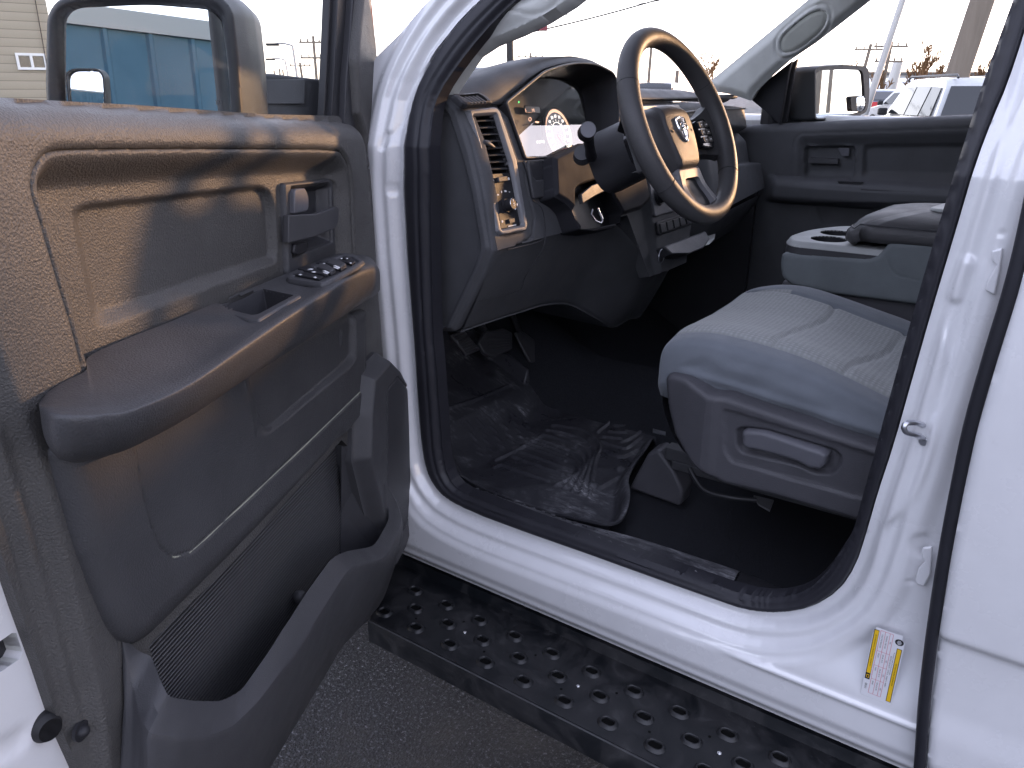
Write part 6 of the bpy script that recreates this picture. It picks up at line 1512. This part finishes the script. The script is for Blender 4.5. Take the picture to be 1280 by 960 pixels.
def car(name, loc, head, mats, prof, wins, L, W, Hb, label, cat, group=None, rack=False, lod=1):
    """car body lofted from a side profile (x from 0 rear to L front), leaning glass house, real wheels"""
    r = empty(name, loc); r.rotation_euler = (0, 0, 0)
    ca, sa = cos(head), sin(head); loc = V(loc)
    def w(x, y, z): return loc+V((ca*x-sa*y, sa*x+ca*y, z))       # x forward
    def wy(z): return W/2*(1-.02)-max(0, z-Hb)*.30
    # lower body
    low_, up_ = prof
    def loft(nm, pr, m, f):
        vs = []; N = len(pr); k = 5; ysf = (-1, -.93, -.5, 0, .5, .93, 1)
        for t in ysf:
            for (x, z) in pr:
                c = (x/L-.5); taper = 1-.10*abs(2*c)**3
                crown = .03*(1-t*t) if z > f else 0
                vs.append(w(x-L/2-(.06*t*t*np.sign(c)*abs(2*c)**4), t*wy(z)*taper, z+crown-(.03*(abs(t) == 1))))
        fs = []
        for i in range(len(ysf)-1):
            for j in range(N): fs.append((i*N+j, i*N+(j+1) % N, (i+1)*N+(j+1) % N, (i+1)*N+j))
        fs += [tuple(range(N))[::-1], tuple(range((len(ysf)-1)*N, len(ysf)*N))]
        return mesh_obj(nm, vs, fs, m, r, angle=35)
    loft('body', low_, mats, Hb-.05); loft('roof', up_, mats, Hb+.2)
    for wi, (pts, kind) in enumerate(wins):
        if kind == 'side':
            for s_ in (-1, 1):
                mb = MB(); mb.prism([w(x-L/2, s_*(wy(z)*(1-.10*abs(2*(x/L-.5))**3)+.004), z-.012) for x, z in pts], V((-sa, ca, 0))*(s_*.008)); mb.build('side_window', M['dark_glass'], r, smooth=False)
        else:
            (x0, z0), (x1, z1), off = pts
            y0, y1 = wy(z0)*.86, wy(z1)*.84
            mb = MB(); mb.prism([w(x0-L/2+off, -y0, z0), w(x0-L/2+off, y0, z0), w(x1-L/2+off, y1, z1), w(x1-L/2+off, -y1, z1)], V((ca*off*.3, sa*off*.3, .003))); mb.build('rear_window' if kind == 'rear' else 'windscreen', M['dark_glass'], r, smooth=False)
    for x in (L*.19, L*.80):
        for s_ in (-1, 1):
            c = w(x-L/2, s_*(W/2-.14), .34); ax = V((-sa, ca, 0))*s_; u = V((ca, sa, 0))
            mb = MB(); mb.disc(c, ax, .34, .16, 28); t_ = mb.build('wheel', M['rubber'], r, bevel=.02, angle=35)
            mb = MB(); mb.disc(c+ax*.16, ax, .21, .01, 24); mb.build('rim', M['steel'], t_, bevel=.003)
            mb = MB(); mb.disc(c+ax*.135, ax, .40, .01, 28); mb.build('arch', M['rubber'], r)
    for s_ in (-1, 1):
        mb = MB(); mb.prism([w(-L/2-.012, s_*W*.46, Hb-.30), w(-L/2-.012, s_*W*.33, Hb-.27), w(-L/2+.06, s_*W*.33, Hb-.02), w(-L/2+.06, s_*W*.46, Hb-.02)], V((ca, sa, 0))*-.03); mb.build('tail_lamp', M['tail_red'], r, bevel=.005)
        mb = MB(); mb.box(w(L*.17, s_*(W/2+.08), Hb+.06), (.14, .18, .15), (V((ca, sa, 0)), V((-sa, ca, 0)), V((0, 0, 1)))); mb.build('door_mirror', M['plastic_dark'], r, bevel=.03)
        if rack:
            mb = MB(); mb.tube([w(-L/2+.25, s_*.58, up_[3][1]+.02), w(-L/2+.35, s_*.58, up_[3][1]+.07), w(L*.18, s_*.58, up_[3][1]+.07), w(L*.22, s_*.58, up_[3][1])], .022, 8); mb.build('roof_rail', M['plastic_mid'], r)
    mb = MB(); mb.box(w(-L/2-.03, 0, .45), (.10, W*.9, .20), (V((ca, sa, 0)), V((-sa, ca, 0)), V((0, 0, 1)))); mb.build('bumper', M['plastic_dark'], r, bevel=.03)
    mb = MB(); mb.box(w(L/2, 0, .50), (.10, W*.85, .25), (V((ca, sa, 0)), V((-sa, ca, 0)), V((0, 0, 1)))); mb.build('bumper', M['plastic_dark'], r, bevel=.03)
    tag(r, label, cat, group); return r
def suv_prof(L, Hb, Ht):
    return ([(0, .30), (.02, .60), (.0, Hb-.35), (.05, Hb-.05), (.10, Hb), (L*.70, Hb), (L*.76, Hb-.04), (L-.35, Hb-.14), (L-.05, Hb-.25), (L, .62), (L-.02, .32), (L*.5, .26)],
            [(.08, Hb-.02), (.14, Hb+.10), (.30, Ht-.10), (.42, Ht-.01), (L*.30, Ht+.01), (L*.50, Ht), (L*.585, Ht-.06), (L*.73, Hb-.02)])
def suv_win(L, Hb, Ht):
    return [([(.42, Hb+.06), (.48, Ht-.14), (.95, Ht-.12), (.98, Hb+.05)], 'side'), ([(1.05, Hb+.05), (1.02, Ht-.12), (L*.38, Ht-.11), (L*.385, Hb+.04)], 'side'), ([(L*.40, Hb+.04), (L*.395, Ht-.11), (L*.56, Ht-.14), (L*.66, Hb+.04)], 'side'), (((.10, Hb+.06), (.30, Ht-.13), -.02), 'rear'), (((L*.725, Hb+.03), (L*.60, Ht-.09), .02), 'front')]
def sed_prof(L, Hb, Ht):
    return ([(0, .30), (.02, .60), (.0, Hb-.10), (.08, Hb), (.60, Hb+.03), (L*.70, Hb), (L-.35, Hb-.14), (L-.05, Hb-.27), (L, .55), (L-.02, .28), (L*.5, .22)],
            [(.50, Hb), (.75, Hb+.10), (1.30, Ht-.08), (1.55, Ht-.01), (L*.40, Ht+.01), (L*.48, Ht), (L*.56, Ht-.07), (L*.72, Hb-.02)])
def sed_win(L, Hb, Ht):
    return [([(.98, Hb+.05), (1.42, Ht-.13), (L*.42, Ht-.10), (L*.42, Hb+.04)], 'side'), ([(L*.44, Hb+.04), (L*.435, Ht-.10), (L*.54, Ht-.13), (L*.66, Hb+.04)], 'side'), (((.62, Hb+.07), (1.28, Ht-.08), -.02), 'rear'), (((L*.71, Hb+.03), (L*.58, Ht-.08), .02), 'front')]
HD = pi      # parked facing the same way as the truck
hd_ = radians(113); sx = gp_(1247, 16.4); sx = sx+V((cos(hd_), sin(hd_), 0))*2.45
car('parked_suv', (sx.x, sx.y, 0), hd_, M['car_silver'], suv_prof(4.9, 1.12, 1.80), suv_win(4.9, 1.12, 1.80), 4.9, 1.95, 1.12, 'silver SUV with roof rails and dark rear glass, nearest car through the passenger window', 'SUV', rack=True)
bx_ = gp_(1097, 46.0); car('parked_car', (bx_.x, bx_.y, .0), radians(118), M['car_blue'], sed_prof(4.8, 1.10, 1.62), sed_win(4.8, 1.10, 1.62), 4.8, 1.95, 1.10, 'dark blue sedan with red tail lamps beside the passenger mirror', 'car')
wx_ = gp_(1150, 34.0); car('parked_car', (wx_.x, wx_.y, .0), radians(128), M['car_white'], suv_prof(4.6, 1.10, 1.66), suv_win(4.6, 1.10, 1.66), 4.6, 1.9, 1.10, 'white car partly hidden behind the silver SUV', 'car')
dk = gp_(578, 14.0); car('parked_pickup', (dk.x, dk.y, .0), radians(200), M['car_dark'], suv_prof(5.2, 1.2, 1.93), suv_win(5.2, 1.2, 1.93), 5.2, 2.0, 1.2, 'dark vehicle seen through the windscreen above the small dashboard vent', 'vehicle')
dk = gp_(826, 34.0); car('parked_pickup', (dk.x, dk.y, .0), radians(105), M['car_dark'], suv_prof(5.0, 1.2, 1.86), suv_win(5.0, 1.2, 1.86), 5.0, 2.0, 1.2, 'dark vehicle roof seen through the steering wheel', 'vehicle')
car('parked_pickup', (13.0, -10.5, 0), radians(95), M['car_red'], sed_prof(5.4, 1.15, 1.85), sed_win(5.4, 1.15, 1.85), 5.4, 2.0, 1.15, 'red pickup reflected in the small round-cornered spot mirror', 'pickup truck')
car('parked_van', (19.0, -12.5, 0), radians(95), M['car_white'], suv_prof(5.6, 1.3, 2.3), suv_win(5.6, 1.3, 2.3), 5.6, 2.1, 1.3, 'white van reflected in the small spot mirror', 'van')
wv = gp_(62, 9.0); car('parked_van', (wv.x, wv.y, 0), radians(200), M['car_white'], sed_prof(4.7, 1.0, 1.40), sed_win(4.7, 1.0, 1.40), 4.7, 1.85, 1.0, 'white car roof just showing under the siding-clad building', 'car')
car('parked_car', (1.2, 5.6, 0), radians(180), M['car_dark'], sed_prof(4.6, .98, 1.36), sed_win(4.6, .98, 1.36), 4.6, 1.85, .98, 'unseen dark low car added beyond the truck to block the low sun', 'car')  # added out of view to keep low sun from passing under the truck
rc = V((16.0, 10.2, 0)); car('parked_car', rc, radians(180), M['car_dark'], suv_prof(4.8, 1.1, 1.75), suv_win(4.8, 1.1, 1.75), 4.8, 1.9, 1.1, 'dark car reflected at the foot of the passenger mirror', 'car')
# ---- blue steel building behind the camera (seen in the driver mirror)
def m_blue():
    m = mat('blue_steel', (.06, .15, .27), .85, spec=.05); nt = m.node_tree; b = bsdf(m); v = coords(nt)
    nt.links.new(ramp(nt, noise(nt, v, .6, 6, .6), [(.3, (.020, .055, .098)), (.7, (.032, .078, .13))]), b.inputs['Base Color']); return m
M['blue'] = m_blue(); M['blue_trim'] = mat('blue_trim', (.03, .09, .15), .5)
bb = empty('blue_building', (0, -24, 0)); tag(bb, 'long blue ribbed steel building reflected in the driver mirror', 'building')
BH = 5.2
mb = MB(); mb.box((8, -24, BH/2), (64, 8, BH)); mb.build('wall', M['blue'], bb)
mb = MB(); mb.box((8, -19.95, BH-.02), (64.3, .16, .46)); mb.build('fascia', M['blue_trim'], bb)
mb = MB()
for i in range(60): mb.prism([(-24+i*1.07, -20.0, 0), (-23.94+i*1.07, -19.93, 0), (-23.86+i*1.07, -19.93, 0), (-23.80+i*1.07, -20.0, 0)], (0, 0, BH-.25))
mb.build('ribs', M['blue'], bb)
# ---- tan house with lap siding, upper left
def m_siding():
    m = mat('tan_siding', (.36, .31, .23), .7); nt = m.node_tree; b = bsdf(m); v = coords(nt)
    w = wave(nt, v, 1.55, 'Z', 'SAW'); nt.links.new(ramp(nt, w, [(.0, (.13, .11, .08)), (.10, (.36, .32, .24)), (1, (.40, .35, .27))]), b.inputs['Base Color'])
    nt.links.new(bump(nt, w, .8, .03), b.inputs['Normal']); return m
M['siding'] = m_siding(); M['frame_white'] = mat('frame_white', (.75, .75, .73), .5); M['roof_grey'] = mat('roof_shingle', (.10, .10, .10), .9)
hs = empty('siding_building', gp_(0, 15)); tag(hs, 'two-storey tan building with lap siding and a small white window, top left', 'building')
c0 = gp_(79, 25.0); vd = V((c0.x-CAM.x, c0.y-CAM.y, 0)).normalized(); wn_ = Matrix.Rotation(radians(12), 3, 'Z') @ (-vd); wd = V((0, 0, 1)).cross(wn_)
if wd.dot(V((rx, ry, 0))) > 0: wd = -wd
HH = 10.0; cc = c0+wd*7.0-wn_*4.0+V((0, 0, HH/2))
mb = MB(); mb.box(cc, (14, 8, HH), (wd, wn_, V((0, 0, 1)))); mb.build('wall', M['siding'], hs)
mb = MB(); mb.prism([cc+wd*-7.4+wn_*4.4+V((0, 0, HH/2)), cc+wd*-7.4-wn_*4.4+V((0, 0, HH/2)), cc+wd*-7.4+V((0, 0, HH/2+2.2))], wd*14.8); mb.build('roof', M['roof_grey'], hs)
HW_ = Fr(c0, wd, (0, 0, 1), wn_)
wq = [HW_.q(x, y) for x, y in ((18, 66), (56, 66), (56, 87), (18, 87))]
wa0, wa1 = sorted((wq[0][0], wq[1][0])); wb0, wb1 = sorted((wq[3][1], wq[0][1]))
print('house window', wa0, wa1, wb0, wb1)
wf = empty('window', (0, 0, 0), hs); wf.location = HW_.P((wa0+wa1)/2, wb0)-hs.location
mb = MB()
for (a0, a1, b0, b1) in ((wa0, wa1, wb1-.06, wb1), (wa0, wa1, wb0, wb0+.06), (wa0, wa0+.06, wb0+.06, wb1-.06), (wa1-.06, wa1, wb0+.06, wb1-.06), ((wa0+wa1)/2-.03, (wa0+wa1)/2+.03, wb0+.06, wb1-.06)): mb.prism([HW_.P(a0, b0, .0), HW_.P(a1, b0, .0), HW_.P(a1, b1, .0), HW_.P(a0, b1, .0)], wn_*.05)
mb.build('frame', M['frame_white'], wf)
mb = MB(); mb.prism([HW_.P(wa0, wb0, .004), HW_.P(wa1, wb0, .004), HW_.P(wa1, wb1, .004), HW_.P(wa0, wb1, .004)], wn_*.006); mb.build('pane', M['dark_glass'], wf)
mb = MB()
for k in range(14):
    a = wa0+.08+(wa1-wa0-.16)*k/14; mb.prism([HW_.P(a, wb0+.40, .012), HW_.P(a+.04, wb0+.40, .012), HW_.P(a+.04, wb1-.07, .012), HW_.P(a, wb1-.07, .012)], wn_*.004)
mb.build('curtain', M['pillar_grey'], wf)
mb = MB(); p = [HW_.pp(x, y, .05) for x, y in ((40, -30), (44, 0), (60, 90), (66, 122), (66, 160))]; mb.tube(p, .012, 6); cb_ = mb.build('cable', M['rubber'], hs)
# ---- low white-roofed building at the right, flat building behind
lb = gp_(1125, 75); lbld = empty('low_building', lb); tag(lbld, 'long low building with a snow-white hipped roof beyond the parked cars', 'building')
rt = V((rx, ry, 0)); fw = V((hx, hy, 0))
def zb(py, d=75): return zat(1125, py, d)
mb = MB(); mb.box(lb+rt*2.0+fw*5+V((0, 0, zb(112)/2)), (13.0, 9, zb(112)), (rt, fw, V((0, 0, 1)))); mb.build('wall', mat('grey_wall', (.30, .31, .32), .8), lbld)
rl = lb+rt*2.0+fw*5; z0, z1 = zb(112), zb(96.5)
mb = MB(); b4 = [rl+rt*a+fw*b+V((0, 0, z0)) for a, b in ((-7.5, -5.2), (7.5, -5.2), (7.5, 5.2), (-7.5, 5.2))]; t2 = [rl+rt*a+V((0, 0, z1)) for a in (-3.6, 1.0)]
mb.add(b4+t2, [(0, 1, 5, 4), (1, 2, 5), (2, 3, 4, 5), (3, 0, 4), (3, 2, 1, 0)]); mb.build('roof', mat('snow_roof', (.80, .84, .84), .6), lbld, smooth=False)
mb = MB()
for k in range(7): mb.box(rl+rt*(-5.5+k*1.8)+fw*-4.52+V((0, 0, z0-1.3)), (.9, .06, 1.1), (rt, fw, V((0, 0, 1))))
mb.build('window', M['dark_glass'], lbld)
fb = gp_(1200, 95); fbl = empty('low_building', fb); tag(fbl, 'flat grey building on the horizon behind the silver SUV', 'building')
mb = MB(); mb.box(fb+V((0, 0, zat(1200, 94, 95)/2)), (26, 6, zat(1200, 94, 95)), (rt, fw, V((0, 0, 1)))); mb.build('wall', mat('grey_wall2', (.42, .42, .42), .8), fbl)
mb = MB(); mb.box(fb+rt*2+V((0, 0, zat(1200, 94, 95)+.1)), (26.6, 6.4, .3), (rt, fw, V((0, 0, 1)))); mb.build('roof', M['roof_grey'], fbl)
# ---- poles
M['wood'] = grain('pole_wood', (.20, .17, .14), .9, 60, .6, stretch=(1, 1, .1)); M['galv'] = mat('galvanised', (.42, .42, .42), .5, .6)
def pole(name, px0, py0, px1, py1, dist, r, m, label, cat='utility pole', group='utility poles in the distance', arms=(), top=None, r1=None):
    """a pole through two pixels at one distance, standing on the ground"""
    a = gp_(px1, dist); hb = zat(px1, py1, dist); tp = gp_(px0, dist); ht = zat(px0, py0, dist)
    d = (V((tp.x, tp.y, ht))-V((a.x, a.y, hb))); d /= d.z
    base = V((a.x, a.y, hb))-d*hb
    topp = V((a.x, a.y, hb))+d*((top or ht)-hb)
    o = empty(name, base); tag(o, label, cat, group)
    mb = MB(); mb.tube([base, topp], [r, r1 or r*.75], 12); mb.build('shaft', m, o)
    for (dz_, half) in arms:
        mb = MB(); c = topp-V((0, 0, dz_)); mb.box(c, (2*half, .12, .12), (rt, fw, V((0, 0, 1)))); mb.build('crossarm', m, o)
        mb = MB()
        for s_ in (-.9, -.4, .4, .9): mb.disc(c+rt*half*s_+V((0, 0, .06)), (0, 0, 1), .05, .16, 8)
        mb.build('insulator', M['rubber'], o)
    return o, base, topp
pole('utility_pole', 1206, 0, 1193, 92, 22, .27, M['wood'], 'thick grey wooden pole rising behind the silver SUV', group=None, top=11.0, r1=.22)
pole('light_pole', 1110, 0, 1091, 112, 34, .13, M['galv'], 'thin leaning pale metal pole right of the passenger mirror', 'light pole', None, top=12.0)
pole('utility_pole', 1080, 55, 1077, 80, 70, .16, M['wood'], 'distant pole with a crossarm just above the passenger mirror', arms=((.4, 1.2),))
pole('utility_pole', 1105, 52, 1102, 112, 60, .14, M['wood'], 'distant pole with double crossarm close beside the leaning metal pole', arms=((.3, 1.1), (1.2, .9)))
pole('utility_pole', 1117, 76, 1115, 95, 75, .5, M['galv'], 'short grey vent stack above the white-roofed building', 'vent stack', None)
pole('utility_pole', 811, 58, 810, 100, 60, .13, M['wood'], 'thin pole seen through the upper left of the steering wheel')
pole('utility_pole', 845, 88, 845, 100, 70, .2, M['wood'], 'short pole stub seen through the steering wheel', 'pole')
pole('utility_pole', 663, 66, 663, 80, 90, .14, M['wood'], 'far pole with crossarm just above the instrument hood', arms=((.4, 1.4),))
pole('utility_pole', 590, 66, 591, 95, 40, .20, M['galv'], 'pale pole in the lower left corner of the windscreen', 'pole', None, top=6.0)
sp_, sb, st_ = pole('sign_pole', 637, 30, 638, 80, 30, .16, M['rubber'], 'roadside pole sign with a dark red panel, through the windscreen', 'sign', None, top=zat(640, 8, 30))
d0 = 30.0; p0 = gp_(640, d0); p1 = gp_(683, d0); z0, z1 = zat(660, 38, d0), zat(660, -14, d0)
mb = MB(); mb.prism([V((p0.x, p0.y, z0))-rt*1.0, V((p1.x, p1.y, z0)), V((p1.x, p1.y, z1)), V((p0.x, p0.y, z1))-rt*1.0], fw*.35); mb.build('sign_panel', mat('sign_red', (.22, .03, .045), .6), sp_)
mb = MB(); mb.prism([V((p0.x, p0.y, z0+.12))-rt*.9-fw*.02, V((p1.x, p1.y, z0+.12))-rt*.1-fw*.02, V((p1.x, p1.y, z0+.20))-rt*.1-fw*.02, V((p0.x, p0.y, z0+.20))-rt*.9-fw*.02], fw*.01); mb.build('sign_trim', mat('sign_buff', (.5, .35, .25), .6), sp_)
def lamp(px, py, py1, dist, label):
    o, b, t = pole('street_lamp', px+2, py, px+4, py1, dist, .09, M['galv'], label, 'street lamp', 'street lamps beyond the driver mirror')
    mb = MB(); mb.tube([t, t-rt*.5+V((0, 0, .12)), t-rt*1.0+V((0, 0, .08))], .05, 8); mb.build('arm', M['galv'], o)
    mb = MB(); mb.box(t-rt*1.1+V((0, 0, .05)), (.7, .3, .14), (rt, fw, V((0, 0, 1)))); mb.build('lamp_head', M['rubber'], o, bevel=.03)
lamp(369, 57, 95, 48, 'taller street lamp just right of the driver mirror'); lamp(358, 75, 95, 66, 'shorter street lamp nearer the driver mirror')
pole('utility_pole', 378, 78, 379, 96, 80, .14, M['wood'], 'wooden pole right beside the taller street lamp', arms=((.3, 1.0),))
pole('utility_pole', 397, 45, 397, 95, 60, .12, M['wood'], 'thin pole at the window channel of the open door', arms=((.4, 1.0), (1.4, 1.0)))
pole('flag_pole', 468, -20, 471, 62, 26, .06, mat('rust_pole', (.35, .16, .10), .8), 'thin rusty mast between the open door and the white pillar', 'mast', None, top=9.5)
for px, py, d_ in ((345, 88, 90), (352, 86, 90), (356, 87, 95)): pole('utility_pole', px, py, px, 96, d_, .12, M['wood'], {345: 'farthest thin pole nearest the driver mirror', 352: 'far thin pole between the mirror and the lamps', 356: 'far thin pole at the foot of the shorter street lamp'}[px])
# poles reflected in the far mirror: stand behind the truck on the far side
for k, (x, y) in enumerate(((34, 18.4), (52, 27.9))):
    o = empty('utility_pole', (x, y, 0)); tag(o, ['nearer pole reflected in the passenger mirror', 'farther pole reflected in the passenger mirror'][k], 'utility pole', 'utility poles reflected in the passenger mirror')
    mb = MB(); mb.tube([(x, y, 0), (x, y, 9)], [.17, .12], 10); mb.build('shaft', M['wood'], o)
    mb = MB(); mb.box((x, y, 8.3), (.12, 2.4, .12)); mb.build('crossarm', M['wood'], o)
# overhead wires
def wire(a, b, sag, r, label, grp='overhead wires'):
    mb = MB(); mb.tube([V(a).lerp(V(b), t/16)+V((0, 0, -4*sag*(t/16)*(1-t/16))) for t in range(17)], r, 5); o = mb.build('power_line', M['rubber'], None); tag(o, label, 'power line', grp)
def wp(px, py, d_): p = gp_(px, d_); p.z = zat(px, py, d_); return p
wire(wp(540, 62, 40), wp(880, -22, 40), .3, .034, 'upper overhead wire crossing the windscreen above the dashboard')
wire(wp(520, 40, 55), wp(980, -30, 55), .3, .024, 'fainter overhead wire through the top of the windscreen')
for k in range(4): wire((34, 18.4, 8.2-k*.7), (4, 9-k*.3, 6.6-k*.35), .3, .035, ['highest', 'second', 'third', 'lowest'][k]+' wire reflected in the passenger mirror', 'wires reflected in the passenger mirror')
# ---- bare trees
M['bark'] = mat('bark', (.20, .11, .05), .9)
def tree(base, h, label, seed, group='bare trees on the horizon', spread=.45):
    rnd_ = random.Random(seed); o = empty('bare_tree', base); tag(o, label, 'tree', group)
    mb = MB(); tw = MB()
    def grow(p, d, l, r, lev):
        n = 4; pts = [p]; q = p.copy(); dd_ = d.copy()
        for i in range(n):
            dd_ = (dd_+V((rnd_.uniform(-.12, .12), rnd_.uniform(-.12, .12), rnd_.uniform(-.02, .10)))).normalized(); q = q+dd_*(l/n); pts.append(q.copy())
        (mb if lev < 2 else tw).tube(pts, [r*(1-.5*i/n) for i in range(n+1)], 5 if lev else 7)
        if lev < 4:
            for k in range(rnd_.randint(3, 5)):
                t = rnd_.uniform(.3, 1.0); b = pts[0].lerp(pts[-1], t); i = min(n-1, int(t*n)); b = pts[i].lerp(pts[i+1], t*n-i)
                s_ = rnd_.uniform(.3, .9); az = rnd_.uniform(0, 2*pi); nd = (d*.9+V((cos(az)*s_, sin(az)*s_, .25))).normalized()
                grow(b, nd, l*rnd_.uniform(.42, .66), max(r*.5, .022), lev+1)
    grow(V(base), V((0, 0, 1)), h*.5, h*.026, 0)
    mb.build('trunk', M['bark'], o); tw.build('crown', M['bark'], o)
k = 0
for px, top, d_, lab in ((877, 62, 60, 'left of two bare trees at the foot of the far windscreen pillar'), (893, 60, 55, 'right of two bare trees at the foot of the far windscreen pillar'), (1000, 62, 65, 'small bare tree at the front corner of the passenger window'), (1022, 66, 70, 'thin bare tree above the top edge of the passenger mirror'), (1056, 62, 62, 'bare tree above the middle of the passenger mirror'), (1099, 60, 60, 'bare tree behind the leaning metal pole'), (1139, 60, 58, 'left of two bare trees above the white car'), (1157, 42, 55, 'tallest bare tree, above the white car'), (1180, 70, 66, 'low bare tree left of the thick wooden pole'), (1168, 58, 62, 'bare tree between the tallest tree and the thick wooden pole'), (1222, 66, 60, 'bare tree just right of the thick wooden pole'), (1244, 45, 50, 'bare tree against the centre pillar edge')):
    b = gp_(px, d_); h = zat(px, top, d_); tree(b, h, lab, 11+k); k += 1
for px, top, d_, lab in ((560, 84, 90, 'low bare tree at the left end of the windscreen'), (700, 74, 95, 'low bare tree above the instrument hood')):
    tree(gp_(px, d_), zat(px, top, d_), lab, 31+k); k += 1
# ================================================================ CAMERA, SKY, SUN
cam = bpy.data.cameras.new('camera'); co_ = bpy.data.objects.new('camera', cam); COL.objects.link(co_)
cam.sensor_fit = 'HORIZONTAL'; cam.sensor_width = 36; cam.lens = F/1280*36; cam.clip_start = .02; cam.clip_end = 1500
fwd = V((hx*cos(PT), hy*cos(PT), -sin(PT))); right = V((rx, ry, 0)); upv = right.cross(fwd)
co_.matrix_world = Matrix(((right.x, upv.x, -fwd.x, CAM.x), (right.y, upv.y, -fwd.y, CAM.y), (right.z, upv.z, -fwd.z, CAM.z), (0, 0, 0, 1)))
scn.camera = co_
SUN_EL = 7.0; SUN_DIR = V((.27, .963, 0)).normalized()
az = atan2(SUN_DIR.x, SUN_DIR.y)
W_ = bpy.data.worlds.new('World'); scn.world = W_; W_.use_nodes = True; nt = W_.node_tree
sky = N_(nt, 'ShaderNodeTexSky'); sky.sky_type = 'NISHITA'; sky.sun_disc = False; sky.sun_elevation = radians(SUN_EL); sky.sun_rotation = az
sky.air_density = 1.0; sky.dust_density = .25; sky.ozone_density = 1.5
bg = nt.nodes['Background']; bg.inputs['Strength'].default_value = SKY_S if 'SKY_S' in globals() else .15
hsv = N_(nt, 'ShaderNodeHueSaturation'); hsv.inputs['Saturation'].default_value = .60; gm = N_(nt, 'ShaderNodeGamma'); gm.inputs['Gamma'].default_value = .62; nt.links.new(sky.outputs[0], gm.inputs['Color']); nt.links.new(gm.outputs[0], hsv.inputs['Color'])
tint = N_(nt, 'ShaderNodeMixRGB'); tint.blend_type = 'MULTIPLY'; tint.inputs['Fac'].default_value = 1; tint.inputs['Color2'].default_value = (1.08, .97, 1.10, 1)
nt.links.new(hsv.outputs[0], tint.inputs['Color1']); nt.links.new(tint.outputs[0], bg.inputs['Color'])
sl_ = bpy.data.lights.new('sun', 'SUN'); sl_.energy = 2.0; sl_.angle = radians(2.5); sl_.color = (.20, .112, .055)
so__ = bpy.data.objects.new('sun', sl_); COL.objects.link(so__)
dirv = V((SUN_DIR.x*cos(radians(SUN_EL)), SUN_DIR.y*cos(radians(SUN_EL)), sin(radians(SUN_EL))))
so__.rotation_euler = (-dirv).to_track_quat('-Z', 'Y').to_euler(); so__.location = (5, 8, 6)
vs_ = scn.view_settings; vs_.view_transform = 'Standard'; vs_.look = 'None'; vs_.gamma = 1; vs_.exposure = 3.35; vs_.use_curve_mapping = False
scn.render.engine = 'CYCLES'; scn.cycles.max_bounces = 8; scn.cycles.transparent_max_bounces = 16; scn.cycles.caustics_reflective = False; scn.cycles.caustics_refractive = False
scn.cycles.use_denoising = True
